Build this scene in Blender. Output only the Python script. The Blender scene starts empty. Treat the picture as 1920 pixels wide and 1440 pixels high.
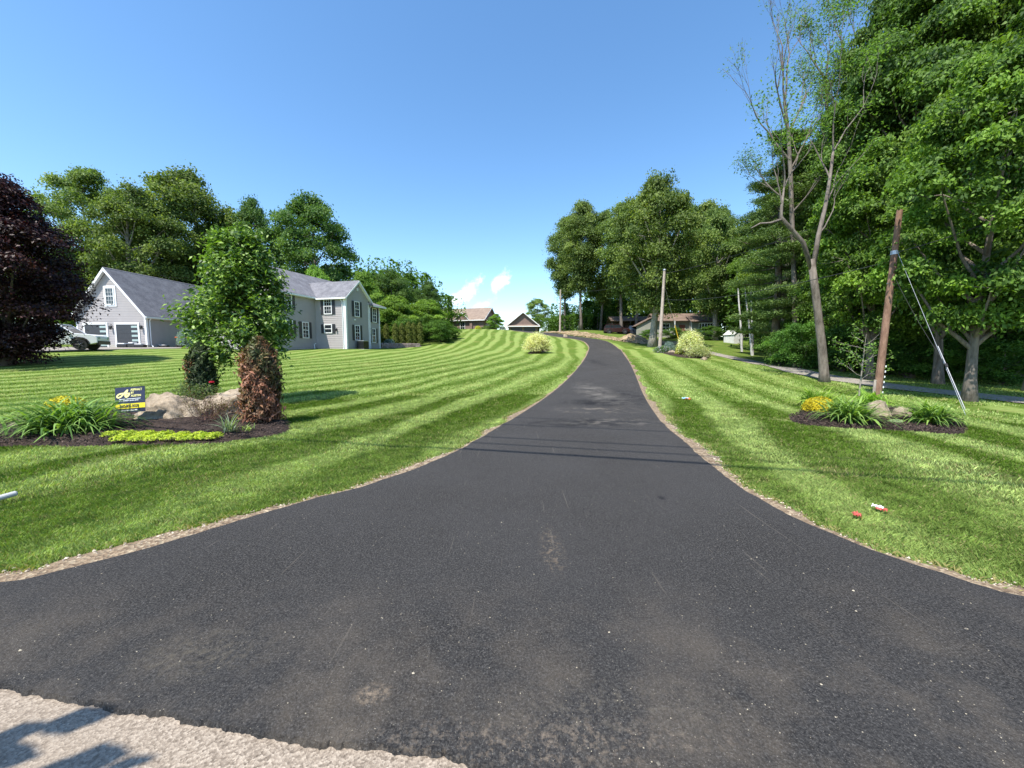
import bpy, bmesh, math, random
import numpy as np
from mathutils import Vector, Matrix, noise as mnoise

random.seed(7)
rng = np.random.default_rng(7)
PI = math.pi
scene = bpy.context.scene
COL = scene.collection

# ------------------------------------------------------------------ camera
FPX = 721.0
PITCH = math.atan(60.0 / FPX)
CAMH = 1.6
CT, ST = math.cos(PITCH), math.sin(PITCH)
cam_data = bpy.data.cameras.new("camera")
cam_data.sensor_width = 36.0
cam_data.lens = 36.0 * FPX / 1920.0
cam_data.clip_start = 0.05
cam_data.clip_end = 3000
cam = bpy.data.objects.new("camera", cam_data)
COL.objects.link(cam)
cam.location = (0, 0, CAMH)
cam.rotation_euler = (PI / 2 - PITCH, 0, 0)
scene.camera = cam


def P(px, py, Y):
    """world point at distance Y seen at that place of the photo (used to survey the site)"""
    a = (px - 960) / FPX
    b = (720 - py) / FPX
    dy = CT + b * ST
    dz = -ST + b * CT
    t = Y / dy
    return Vector((a * t, Y, CAMH + dz * t))


# ------------------------------------------------------------------ terrain
ctrl = []


def cp(x, y, z):
    ctrl.append((x, y, z))


def cpp(px, py, Y):
    p = P(px, py, Y)
    cp(p.x, p.y, p.z)


for yy in (-60, -25, -8, -2, 3, 8):
    for xx in (-70, -35, -16, -6, 0, 6, 16, 35, 70):
        cp(xx, yy, 0)
for xx in (-12, -5, 2, 8, 15, 30, 60):
    cp(xx, 12.5, 0.02)
for xx in (-30, -16, -8, -1, 5, 12, 20, 35):
    cp(xx, 17, 0.12 if xx > -20 else 0.28)
for xx in (-8, 0, 6.1, 12, 19):
    cp(xx, 25, 0.54)
cp(-16, 25, 0.7)
cp(-30, 23, 0.8)
cp(-45, 24, 1.1)
cp(-36, 27, 1.32)
cp(-33.5, 31, 1.74)
cp(-42, 34, 1.8)
cp(-24, 33, 1.42)
cp(-12, 34, 1.1)
cp(-37.7, 40, 2.05)
cp(-60, 45, 2.3)
cp(-17.3, 40.5, 1.93)
cp(-21, 41, 1.95)
cp(-15.7, 46, 2.0)
cp(-30, 50, 2.3)
cpp(800, 652, 49)
cpp(860, 632, 59)
cpp(870, 617, 74)
cpp(950, 619, 80)
cpp(1000, 622, 76)
cp(-13, 85, 5.9)
cp(-6.5, 87, 5.8)
cp(2, 88, 5.3)
cp(4.7, 36, 1.15)
cp(0, 47, 2.05)
cp(5, 60, 3.6)
cp(8.9, 36, 1.15)
cp(11.3, 47, 1.95)
cpp(1122, 642, 55)
cpp(1100, 636.5, 60)
cpp(1068, 631, 67)
cp(16, 47, 1.95)
cpp(1237, 649, 45)
cpp(1298, 660, 41)
cpp(1320, 660, 40)
cpp(1100, 619, 76)
cpp(1200, 629, 70)
cpp(1290, 634, 66)
cpp(1400, 642, 58)
cpp(1400, 664, 42)
cpp(1430, 684, 28)
cpp(1480, 692, 28)
cp(24, 22, 0.15)
cp(35, 26, 0.3)
cp(60, 35, 0.8)
cp(60, 60, 3.0)
for xx in (-80, -40, 0, 40, 80):
    cp(xx, 110, 5.5)
cp(-90, 60, 3)
cp(90, 60, 3)
ctrl = np.array(ctrl)


def _phi(r):
    return np.where(r > 1e-9, r * r * np.log(np.maximum(r, 1e-9)), 0.0)


_n = len(ctrl)
_s = 0.05
_A = np.zeros((_n + 3, _n + 3))
_xy = ctrl[:, :2] * _s
_r = np.sqrt(((_xy[:, None] - _xy[None]) ** 2).sum(-1))
_A[:_n, :_n] = _phi(_r) + np.eye(_n) * 0.004
_A[:_n, _n] = 1
_A[:_n, _n + 1:] = _xy
_A[_n, :_n] = 1
_A[_n + 1:, :_n] = _xy.T
_w = np.linalg.solve(_A, np.concatenate([ctrl[:, 2], [0, 0, 0]]))


def _rbf(x, y):
    q = np.stack([np.clip(x, -90, 90), np.clip(y, -60, 112)], -1) * _s
    out = np.zeros(len(q))
    for i in range(0, len(q), 20000):
        c = q[i:i + 20000]
        r = np.sqrt(((c[:, None] - _xy[None]) ** 2).sum(-1))
        out[i:i + 20000] = _phi(r) @ _w[:_n] + _w[_n] + c @ _w[_n + 1:]
    k = np.clip((np.asarray(y) - 8.0) / 6.0, 0, 1)          # dead level round the mouth of the drive
    return out * k * k * (3 - 2 * k)


def _axis(parts):
    a = []
    for s, e, st in parts:
        a += list(np.arange(s, e, st))
    a.append(parts[-1][1])
    return np.array(a)


GX = _axis([(-600, -100, 50), (-100, -40, 4), (-40, -16, 1), (-16, 16, 0.5), (16, 44, 1), (44, 100, 4), (100, 600, 50)])
GY = _axis([(-200, -20, 30), (-20, 0, 2), (0, 20, 0.5), (20, 90, 1), (90, 120, 3), (120, 900, 60)])
_gx, _gy = np.meshgrid(GX, GY)
GZ = _rbf(_gx.ravel(), _gy.ravel()).reshape(_gx.shape)


def hz(x, y):
    x = np.atleast_1d(np.asarray(x, float))
    y = np.atleast_1d(np.asarray(y, float))
    i = np.clip(np.searchsorted(GX, x) - 1, 0, len(GX) - 2)
    j = np.clip(np.searchsorted(GY, y) - 1, 0, len(GY) - 2)
    u = np.clip((x - GX[i]) / (GX[i + 1] - GX[i]), 0, 1)
    v = np.clip((y - GY[j]) / (GY[j + 1] - GY[j]), 0, 1)
    return (GZ[j, i] * (1 - u) * (1 - v) + GZ[j, i + 1] * u * (1 - v) + GZ[j + 1, i] * (1 - u) * v + GZ[j + 1, i + 1] * u * v)


def h(x, y):
    return float(hz(x, y)[0])


def hit(px, py, ymax=90):
    a = (px - 960) / FPX
    b = (720 - py) / FPX
    d = Vector((a, CT + b * ST, -ST + b * CT))
    ts = np.concatenate([np.arange(0.6, 12, 0.02), np.arange(12, ymax, 0.05)])
    X, Y, Z = d.x * ts, d.y * ts, CAMH + d.z * ts
    k = np.nonzero(Z <= hz(X, Y))[0]
    k = k[0] if len(k) else len(ts) - 1
    return Vector((X[k], Y[k], Z[k]))


# ------------------------------------------------------------------ materials
def new_mat(name):
    m = bpy.data.materials.new(name)
    m.use_nodes = True
    nt = m.node_tree
    b = nt.nodes["Principled BSDF"]
    return m, nt, b


def N(nt, t, **kw):
    n = nt.nodes.new(t)
    for k, v in kw.items():
        if k in n.inputs:
            n.inputs[k].default_value = v
        else:
            setattr(n, k, v)
    return n


def ramp(nt, src, stops):
    r = nt.nodes.new("ShaderNodeValToRGB")
    cr = r.color_ramp
    while len(cr.elements) < len(stops):
        cr.elements.new(0.5)
    for e, (p, c) in zip(cr.elements, stops):
        e.position = p
        e.color = (*c, 1) if len(c) == 3 else c
    nt.links.new(src, r.inputs[0])
    return r.outputs[0]


def mixc(nt, fac, a, b, mode='MIX'):
    m = nt.nodes.new("ShaderNodeMix")
    m.data_type = 'RGBA'
    m.blend_type = mode
    for sock, v in ((m.inputs[0], fac), (m.inputs[6], a), (m.inputs[7], b)):
        if hasattr(v, "is_linked") or hasattr(v, "links"):
            nt.links.new(v, sock)
        elif isinstance(v, (int, float)):
            sock.default_value = v
        else:
            sock.default_value = (*v, 1)
    return m.outputs[2]


def noise_tex(nt, scale, detail=4, rough=0.6, coord=None, stretch=None):
    n = N(nt, "ShaderNodeTexNoise")
    n.inputs["Scale"].default_value = scale
    n.inputs["Detail"].default_value = detail
    n.inputs["Roughness"].default_value = rough
    if coord is None:
        coord = nt.nodes.new("ShaderNodeTexCoord").outputs["Object"]
    if stretch:
        mp = nt.nodes.new("ShaderNodeMapping")
        mp.inputs["Scale"].default_value = stretch[:3]
        if len(stretch) > 3:
            mp.inputs["Rotation"].default_value = (0, 0, stretch[3])
        nt.links.new(coord, mp.inputs[0])
        coord = mp.outputs[0]
    nt.links.new(coord, n.inputs["Vector"])
    return n.outputs[0]


def bump(nt, b, height, strength=0.3, dist=0.02):
    bp = nt.nodes.new("ShaderNodeBump")
    bp.inputs["Strength"].default_value = strength
    bp.inputs["Distance"].default_value = dist
    nt.links.new(height, bp.inputs["Height"])
    nt.links.new(bp.outputs[0], b.inputs["Normal"])


def flat(name, col, rough=0.6, metal=0.0, var=0.12, vs=6.0, bmp=0.0, bs=40.0, spec=0.5):
    m, nt, b = new_mat(name)
    n = noise_tex(nt, vs)
    lo = tuple(c * (1 - var) for c in col)
    hi = tuple(min(1, c * (1 + var)) for c in col)
    c = ramp(nt, n, [(0.3, lo), (0.7, hi)])
    nt.links.new(c, b.inputs["Base Color"])
    b.inputs["Roughness"].default_value = rough
    b.inputs["Metallic"].default_value = metal
    b.inputs["Specular IOR Level"].default_value = spec
    if bmp:
        bump(nt, b, noise_tex(nt, bs), bmp)
    return m


def leafmat(name, transl=0.34, rough=0.6, spec=0.22, tcol=(1.5, 1.7, 0.5), gain=1.0):
    m, nt, b = new_mat(name)
    at = N(nt, "ShaderNodeAttribute", attribute_name="col")
    oi = nt.nodes.new("ShaderNodeObjectInfo")
    hs = nt.nodes.new("ShaderNodeHueSaturation")
    mr = N(nt, "ShaderNodeMapRange")
    mr.inputs[3].default_value = 0.88 * gain
    mr.inputs[4].default_value = 1.15 * gain
    nt.links.new(oi.outputs["Random"], mr.inputs[0])
    nt.links.new(mr.outputs[0], hs.inputs["Value"])
    mr2 = N(nt, "ShaderNodeMapRange")
    mr2.inputs[3].default_value = 0.497
    mr2.inputs[4].default_value = 0.511
    nt.links.new(oi.outputs["Random"], mr2.inputs[0])
    nt.links.new(mr2.outputs[0], hs.inputs["Hue"])
    nt.links.new(at.outputs["Color"], hs.inputs["Color"])
    nt.links.new(hs.outputs[0], b.inputs["Base Color"])
    b.inputs["Roughness"].default_value = rough
    b.inputs["Specular IOR Level"].default_value = spec
    tr = nt.nodes.new("ShaderNodeBsdfTranslucent")
    tc = mixc(nt, 1.0, hs.outputs[0], tcol, 'MULTIPLY')
    nt.links.new(tc, tr.inputs[0])
    mx = nt.nodes.new("ShaderNodeMixShader")
    mx.inputs[0].default_value = transl
    nt.links.new(b.outputs[0], mx.inputs[1])
    nt.links.new(tr.outputs[0], mx.inputs[2])
    out = nt.nodes["Material Output"]
    nt.links.new(mx.outputs[0], out.inputs[0])
    return m


M = {}
M['leaf'] = leafmat('leaf', tcol=(1.55, 1.65, 0.55), gain=1.15)
M['needle'] = leafmat('needle', 0.2, 0.55, 0.3, tcol=(1.3, 1.4, 0.5))
M['purple'] = leafmat('purple_leaf', 0.18, 0.5, 0.3, tcol=(1.8, 0.7, 0.5))
M['grass'] = leafmat('grass_blade', 0.3, 0.55, 0.28, tcol=(1.3, 1.4, 0.5))
M['petal'] = leafmat('petal', 0.2, 0.6, 0.2, tcol=(1, 1, 0.8))
M['white'] = flat('white_vinyl', (0.78, 0.79, 0.8), 0.45, var=0.04)
M['shutter'] = flat('dark_shutter', (0.035, 0.037, 0.045), 0.5, bmp=0.1)
M['siding'] = flat('grey_siding', (0.36, 0.335, 0.335), 0.6, var=0.05, vs=1.5)
M['brown_siding'] = flat('brown_siding', (0.20, 0.135, 0.115), 0.7, var=0.10, vs=2)
M['pale_siding'] = flat('pale_siding', (0.27, 0.27, 0.23), 0.7, var=0.12, vs=2)
M['shed_white'] = flat('shed_white', (0.6, 0.6, 0.58), 0.7, var=0.12, vs=3)
M['concrete'] = flat('concrete', (0.4, 0.38, 0.34), 0.9, var=0.15, bmp=0.2)
M['black'] = flat('black_plastic', (0.02, 0.02, 0.022), 0.4)
M['rubber'] = flat('rubber', (0.018, 0.018, 0.02), 0.85)
M['steel'] = flat('galvanised', (0.45, 0.46, 0.48), 0.4, 0.8)
M['wire'] = flat('cable', (0.03, 0.03, 0.03), 0.6)
M['rim'] = flat('rim', (0.15, 0.15, 0.16), 0.35, 0.7)
M['carwhite'] = flat('car_white', (0.72, 0.74, 0.78), 0.22, var=0.02)
M['cardark'] = flat('car_dark', (0.03, 0.035, 0.05), 0.2, var=0.05)
M['carred'] = flat('car_red', (0.03, 0.010, 0.010), 0.25, var=0.05)
M['orange_lid'] = flat('orange_lid', (0.65, 0.14, 0.03), 0.45)
M['bin'] = flat('bin_brown', (0.035, 0.025, 0.022), 0.5)
M['yellow_plastic'] = flat('yellow_plastic', (0.75, 0.5, 0.03), 0.5)
M['sign_navy'] = flat('sign_navy', (0.02, 0.025, 0.06), 0.45, var=0.05)
M['sign_yellow'] = flat('sign_yellow', (0.8, 0.65, 0.03), 0.5, var=0.02)
M['sign_cream'] = flat('sign_cream', (0.85, 0.78, 0.32), 0.5, var=0.02)
M['sign_white'] = flat('sign_white', (0.8, 0.82, 0.85), 0.5, var=0.02)
M['red_plastic'] = flat('red_plastic', (0.5, 0.09, 0.07), 0.4)
M['orange_plastic'] = flat('orange_plastic', (0.75, 0.2, 0.06), 0.45)
M['pvc'] = flat('grey_pipe', (0.42, 0.42, 0.43), 0.5)
M['lightblue'] = flat('paleblue_plastic', (0.3, 0.55, 0.75), 0.45)
M['rust_roof'] = flat('weathered_roof', (0.15, 0.105, 0.08), 0.9, var=0.4, vs=1.2)
M['brick'] = flat('brick', (0.17, 0.07, 0.05), 0.9, var=0.3, vs=8)

m, nt, b = new_mat('window_glass')
b.inputs["Base Color"].default_value = (0.015, 0.02, 0.025, 1)
b.inputs["Roughness"].default_value = 0.06
b.inputs["Specular IOR Level"].default_value = 0.9
M['glass'] = m
m, nt, b = new_mat('frosted_glass')
b.inputs["Base Color"].default_value = (0.32, 0.42, 0.42, 1)
b.inputs["Roughness"].default_value = 0.15
M['frost'] = m


def shingle(name, c0, c1):
    m, nt, b = new_mat(name)
    tc = nt.nodes.new("ShaderNodeTexCoord").outputs["Object"]
    n1 = noise_tex(nt, 1.3, 3, 0.6, tc)
    n2 = noise_tex(nt, 1.0, 2, 0.7, tc, (6, 6, 14))
    c = ramp(nt, n2, [(0.32, c0), (0.68, c1)])
    c = mixc(nt, 0.5, c, ramp(nt, n1, [(0.35, c0), (0.7, c1)]))
    nt.links.new(c, b.inputs["Base Color"])
    b.inputs["Roughness"].default_value = 0.95
    b.inputs["Specular IOR Level"].default_value = 0.2
    w = N(nt, "ShaderNodeTexWave", bands_direction='Z', wave_profile='SAW')
    w.inputs["Scale"].default_value = 1.6
    nt.links.new(tc, w.inputs[0])
    bump(nt, b, w.outputs[1], 0.35, 0.03)
    return m


M['roof'] = shingle('grey_shingle', (0.10, 0.10, 0.115), (0.23, 0.23, 0.25))
M['roof_brown'] = shingle('brown_shingle', (0.17, 0.13, 0.105), (0.3, 0.235, 0.19))


def barkmat(name, c0, c1, sc=9):
    m, nt, b = new_mat(name)
    tc = nt.nodes.new("ShaderNodeTexCoord").outputs["Object"]
    n1 = noise_tex(nt, 1.0, 5, 0.7, tc, (sc, sc, sc * 0.22))
    n2 = noise_tex(nt, 0.9, 3, 0.6, tc)
    c = ramp(nt, n1, [(0.3, c0), (0.7, c1)])
    c = mixc(nt, ramp(nt, n2, [(0.45, (0, 0, 0)), (0.7, (0.6, 0.6, 0.6))]), c, tuple(min(1, k * 1.35) for k in c1))
    nt.links.new(c, b.inputs["Base Color"])
    b.inputs["Roughness"].default_value = 0.9
    b.inputs["Specular IOR Level"].default_value = 0.15
    bump(nt, b, n1, 0.8, 0.04)
    return m


M['bark'] = barkmat('bark_grey', (0.06, 0.05, 0.042), (0.22, 0.19, 0.165))
M['bark_pale'] = barkmat('bark_pale', (0.14, 0.12, 0.10), (0.38, 0.35, 0.31))
M['bark_white'] = barkmat('bark_white', (0.3, 0.29, 0.28), (0.62, 0.61, 0.6), 5)
M['bark_dark'] = barkmat('bark_dark', (0.03, 0.025, 0.022), (0.11, 0.09, 0.075))
M['pole_brown'] = barkmat('pole_brown', (0.11, 0.06, 0.042), (0.29, 0.18, 0.13), 14)
M['pole_grey'] = barkmat('pole_grey', (0.25, 0.2, 0.17), (0.46, 0.4, 0.35), 14)
M['twig'] = flat('twig', (0.16, 0.08, 0.06), 0.9, var=0.3)

# boulder
m, nt, b = new_mat('boulder_stone')
n1 = noise_tex(nt, 3.0, 8, 0.7)
n2 = noise_tex(nt, 0.8, 4, 0.6)
c = ramp(nt, n1, [(0.28, (0.09, 0.072, 0.055)), (0.5, (0.30, 0.245, 0.18)), (0.75, (0.48, 0.415, 0.33))])
c = mixc(nt, ramp(nt, n2, [(0.45, (0, 0, 0)), (0.65, (0.5, 0.5, 0.5))]), c, (0.40, 0.31, 0.22))
nt.links.new(c, b.inputs["Base Color"])
b.inputs["Roughness"].default_value = 0.95
b.inputs["Specular IOR Level"].default_value = 0.2
vor = N(nt, "ShaderNodeTexVoronoi", feature='DISTANCE_TO_EDGE')
vor.inputs["Scale"].default_value = 2.0
tcv = nt.nodes.new("ShaderNodeTexCoord")
nt.links.new(tcv.outputs["Object"], vor.inputs["Vector"])
bump(nt, b, n1, 1.0, 0.09)
M['stone'] = m

# lawn soil/thatch under the blades + far turf
m, nt, b = new_mat('lawn')
at = N(nt, "ShaderNodeAttribute", attribute_name="stripe")
geo = nt.nodes.new("ShaderNodeNewGeometry")
nz = noise_tex(nt, 0.5, 5, 0.7)
ad = N(nt, "ShaderNodeMath", operation='MULTIPLY_ADD')
nt.links.new(nz, ad.inputs[0])
ad.inputs[1].default_value = 0.55
nt.links.new(at.outputs["Fac"], ad.inputs[2])
sn = N(nt, "ShaderNodeMath", operation='MULTIPLY')
nt.links.new(ad.outputs[0], sn.inputs[0])
sn.inputs[1].default_value = 2 * PI
s2 = N(nt, "ShaderNodeMath", operation='SINE')
nt.links.new(sn.outputs[0], s2.inputs[0])
s3 = N(nt, "ShaderNodeMapRange")
s3.inputs[1].default_value = -0.45
s3.inputs[2].default_value = 0.6
nt.links.new(s2.outputs[0], s3.inputs[0])
fine = noise_tex(nt, 9.0, 5, 0.75)
med = noise_tex(nt, 0.8, 4, 0.6)
cdark = ramp(nt, fine, [(0.3, (0.06, 0.11, 0.012)), (0.7, (0.115, 0.185, 0.028))])
clight = ramp(nt, fine, [(0.3, (0.13, 0.195, 0.04)), (0.7, (0.29, 0.37, 0.11))])
cst = mixc(nt, s3.outputs[0], cdark, clight)  # mowing stripes: the sheen of leaning blades is put into the turf colour
cplain = ramp(nt, fine, [(0.3, (0.05, 0.09, 0.014)), (0.7, (0.13, 0.19, 0.035))])
at2 = N(nt, "ShaderNodeAttribute", attribute_name="mown")
call = mixc(nt, at2.outputs["Fac"], cplain, cst)
call = mixc(nt, ramp(nt, noise_tex(nt, 2.2, 6, 0.8), [(0.45, (0, 0, 0)), (0.65, (0.45, 0.45, 0.45))]), call, (0.10, 0.145, 0.02))
dry = ramp(nt, med, [(0.52, (0, 0, 0)), (0.72, (0.55, 0.55, 0.55))])
call = mixc(nt, dry, call, (0.25, 0.24, 0.08))
at3 = N(nt, "ShaderNodeAttribute", attribute_name="near")
thatch = ramp(nt, fine, [(0.3, (0.045, 0.06, 0.016)), (0.7, (0.11, 0.12, 0.04))])
call = mixc(nt, at3.outputs["Fac"], call, thatch)
nt.links.new(call, b.inputs["Base Color"])
b.inputs["Roughness"].default_value = 0.95
b.inputs["Specular IOR Level"].default_value = 0.1
bump(nt, b, noise_tex(nt, 14, 4, 0.8), 0.9, 0.06)
M['lawn'] = m

# asphalt
m, nt, b = new_mat('fresh_asphalt')
tc = nt.nodes.new("ShaderNodeTexCoord").outputs["Object"]
f1 = noise_tex(nt, 85, 4, 0.85, tc)
f2 = noise_tex(nt, 30, 5, 0.8, tc)
l1 = noise_tex(nt, 0.55, 4, 0.6, tc)
c = ramp(nt, f1, [(0.36, (0.008, 0.008, 0.009)), (0.50, (0.040, 0.038, 0.037)), (0.60, (0.078, 0.075, 0.072)), (0.72, (0.19, 0.185, 0.175))])
c = mixc(nt, ramp(nt, l1, [(0.35, (0, 0, 0)), (0.7, (0.45, 0.45, 0.45))]), c, (0.060, 0.059, 0.060))
# dusty tan patches: near the old road and along the wheel path
sx = N(nt, "ShaderNodeSeparateXYZ")
nt.links.new(tc, sx.inputs[0])
dust_n = noise_tex(nt, 1.6, 5, 0.65, tc)
near = N(nt, "ShaderNodeMapRange")
near.inputs[1].default_value = 2.6
near.inputs[2].default_value = 1.2
near.inputs[3].default_value = 0.0
near.inputs[4].default_value = 0.6
nt.links.new(sx.outputs[1], near.inputs[0])
dm = N(nt, "ShaderNodeMath", operation='MULTIPLY')
nt.links.new(near.outputs[0], dm.inputs[0])
dr = ramp(nt, dust_n, [(0.45, (0, 0, 0)), (0.72, (1, 1, 1))])
nt.links.new(dr, dm.inputs[1])
c = mixc(nt, dm.outputs[0], c, (0.20, 0.165, 0.125))


def blotch(nt, c, cx, cy, rx, ry, col, amt, sc=2.0, rot=0.0, thr=0.42):
    mp = nt.nodes.new("ShaderNodeMapping")
    mp.vector_type = 'TEXTURE'
    mp.inputs["Location"].default_value = (cx, cy, 0)
    mp.inputs["Rotation"].default_value = (0, 0, rot)
    mp.inputs["Scale"].default_value = (rx, ry, 1000)
    nt.links.new(tc, mp.inputs[0])
    ln = N(nt, "ShaderNodeVectorMath", operation='LENGTH')
    nt.links.new(mp.outputs[0], ln.inputs[0])
    mr = N(nt, "ShaderNodeMapRange")
    mr.inputs[1].default_value = 1.0
    mr.inputs[2].default_value = 0.3
    mr.inputs[3].default_value = 0
    mr.inputs[4].default_value = amt
    nt.links.new(ln.outputs["Value"], mr.inputs[0])
    nn = ramp(nt, noise_tex(nt, sc, 5, 0.75, tc), [(thr, (0, 0, 0)), (thr + 0.18, (1, 1, 1))])
    mu = N(nt, "ShaderNodeMath", operation='MULTIPLY')
    nt.links.new(mr.outputs[0], mu.inputs[0])
    nt.links.new(nn, mu.inputs[1])
    return mixc(nt, mu.outputs[0], c, col)


for (px, py, rx, ry, col, amt, sc, thr) in [
    (1130, 758, 1.6, 1.1, (0.012, 0.012, 0.014), 0.9, 1.5, 0.40),
    (1120, 772, 1.4, 0.8, (0.19, 0.165, 0.135), 0.8, 3, 0.5),
    (1170, 742, 0.8, 2.2, (0.012, 0.012, 0.014), 0.9, 2, 0.42),
    (1120, 738, 0.9, 4.0, (0.15, 0.14, 0.125), 0.65, 2, 0.42),
    (1118, 680, 0.7, 4.0, (0.015, 0.015, 0.018), 0.85, 2, 0.42),
    (1085, 797, 1.6, 0.7, (0.014, 0.014, 0.016), 0.85, 2, 0.40),
    (1150, 795, 1.4, 0.6, (0.16, 0.145, 0.125), 0.7, 3, 0.48),
    (700, 1318, 0.10, 0.07, (0.28, 0.22, 0.16), 0.9, 40, 0.44),
    (1035, 1040, 0.12, 0.45, (0.22, 0.17, 0.12), 0.75, 26, 0.50),
    (1150, 660, 1.4, 7.0, (0.12, 0.115, 0.11), 0.35, 2, 0.45),
    (1000, 1420, 1.0, 0.14, (0.26, 0.21, 0.16), 0.7, 30, 0.50),
    (1150, 1350, 0.8, 0.22, (0.17, 0.15, 0.12), 0.5, 24, 0.5),
    (380, 1240, 0.45, 0.22, (0.13, 0.115, 0.09), 0.6, 22, 0.46),
    (1240, 941, 0.05, 0.08, (0.015, 0.015, 0.018), 0.9, 20, 0.3),
]:
    w0 = hit(px, py)
    c = blotch(nt, c, w0.x, w0.y, rx, ry, col, amt, sc, 0.0, thr)
# long thin scratches along the drive
for (st, thr, am) in (((26, 0.7, 1, 0.12), 0.71, 0.28), ((38, 1.1, 1, -0.22), 0.72, 0.28)):
    sc_ = ramp(nt, noise_tex(nt, 1.0, 2, 0.5, tc, st), [(thr, (0, 0, 0)), (thr + 0.03, (am, am, am))])
    c = mixc(nt, sc_, c, (0.17, 0.15, 0.125))
# pale chips of stone and blossom
for sc_, thr, co in ((26, 0.036, (0.45, 0.39, 0.29)), (70, 0.085, (0.42, 0.38, 0.32)), (160, 0.16, (0.24, 0.22, 0.20))):
    v = N(nt, "ShaderNodeTexVoronoi")
    v.inputs["Scale"].default_value = sc_
    nt.links.new(tc, v.inputs["Vector"])
    g = N(nt, "ShaderNodeMath", operation='LESS_THAN')
    nt.links.new(v.outputs["Distance"], g.inputs[0])
    g.inputs[1].default_value = thr
    sel = noise_tex(nt, 2.2, 3, 0.6, tc)
    cut = {26: 2.3, 70: 4.2, 160: 99}[sc_]
    lo = N(nt, "ShaderNodeMapRange")
    lo.inputs[1].default_value = cut
    lo.inputs[2].default_value = cut * 0.4
    lo.inputs[3].default_value = 0.25
    lo.inputs[4].default_value = 1.0
    nt.links.new(sx.outputs[1], lo.inputs[0])
    cs = N(nt, "ShaderNodeSeparateColor")
    nt.links.new(v.outputs["Color"], cs.inputs[0])
    g2 = N(nt, "ShaderNodeMath", operation='GREATER_THAN')
    nt.links.new(cs.outputs[0], g2.inputs[0])
    g2.inputs[1].default_value = 0.6
    m1 = N(nt, "ShaderNodeMath", operation='MULTIPLY')
    nt.links.new(g.outputs[0], m1.inputs[0])
    nt.links.new(g2.outputs[0], m1.inputs[1])
    m2 = N(nt, "ShaderNodeMath", operation='MULTIPLY')
    nt.links.new(m1.outputs[0], m2.inputs[0])
    nt.links.new(lo.outputs[0], m2.inputs[1])
    c = mixc(nt, m2.outputs[0], c, co)
nt.links.new(c, b.inputs["Base Color"])
b.inputs["Roughness"].default_value = 0.85
b.inputs["Specular IOR Level"].default_value = 0.10
hm = mixc(nt, 0.5, f1, f2)
bump(nt, b, hm, 1.0, 0.02)
M['asphalt'] = m


def gravelmat(name, cols, sc, strength=0.8, dist=0.012):
    m, nt, b = new_mat(name)
    tc = nt.nodes.new("ShaderNodeTexCoord").outputs["Object"]
    v = N(nt, "ShaderNodeTexVoronoi")
    v.inputs["Scale"].default_value = sc
    nt.links.new(tc, v.inputs["Vector"])
    cs = N(nt, "ShaderNodeSeparateColor")
    nt.links.new(v.outputs["Color"], cs.inputs[0])
    n = noise_tex(nt, sc * 0.5, 5, 0.75, tc)
    n0 = noise_tex(nt, 1.2, 3, 0.6, tc)
    c = ramp(nt, n, [(0.3, cols[0]), (0.5, cols[1]), (0.72, cols[2])])
    c2 = ramp(nt, cs.outputs[0], [(0.0, cols[0]), (0.5, cols[1]), (1.0, cols[2])])
    c = mixc(nt, 0.55, c, c2)
    c = mixc(nt, ramp(nt, n0, [(0.4, (0, 0, 0)), (0.7, (0.4, 0.4, 0.4))]), c, cols[1])
    nt.links.new(c, b.inputs["Base Color"])
    b.inputs["Roughness"].default_value = 0.95
    b.inputs["Specular IOR Level"].default_value = 0.2
    bump(nt, b, mixc(nt, 0.5, v.outputs["Distance"], n), strength, dist)
    return m


M['old_road'] = gravelmat('old_road', ((0.07, 0.055, 0.042), (0.25, 0.205, 0.16), (0.46, 0.395, 0.32)), 120, 0.8, 0.005)
M['gravel'] = gravelmat('gravel', ((0.13, 0.11, 0.095), (0.25, 0.225, 0.20), (0.38, 0.35, 0.31)), 14)
M['verge'] = gravelmat('verge', ((0.055, 0.036, 0.025), (0.22, 0.16, 0.105), (0.48, 0.40, 0.28)), 38, 1.0, 0.03)
M['mulch'] = gravelmat('mulch', ((0.010, 0.007, 0.006), (0.038, 0.026, 0.021), (0.10, 0.072, 0.06)), 34, 1.0, 0.04)
M['dirt'] = gravelmat('dirt', ((0.09, 0.10, 0.03), (0.27, 0.20, 0.12), (0.42, 0.32, 0.22)), 2.2, 0.8, 0.08)
M['stonewall'] = gravelmat('fieldstone', ((0.14, 0.11, 0.10), (0.28, 0.22, 0.20), (0.40, 0.34, 0.31)), 3.5, 1.0, 0.08)


# ------------------------------------------------------------------ object helpers
def tag(o, label=None, cat=None, group=None, kind=None):
    if label:
        o["label"] = label
    if cat:
        o["category"] = cat
    if group:
        o["group"] = group
    if kind:
        o["kind"] = kind
    return o


def thing(name, label, cat, loc=(0, 0, 0), rz=0.0, group=None):
    o = bpy.data.objects.new(name, None)
    o.empty_display_size = 0.2
    COL.objects.link(o)
    o.location = loc
    o.rotation_euler = (0, 0, rz)
    return tag(o, label, cat, group)


def link_mesh(name, me, mat, parent=None):
    o = bpy.data.objects.new(name, me)
    COL.objects.link(o)
    if mat is not None and not me.materials:
        me.materials.append(mat)
    if parent is not None:
        o.parent = parent
    return o


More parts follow.
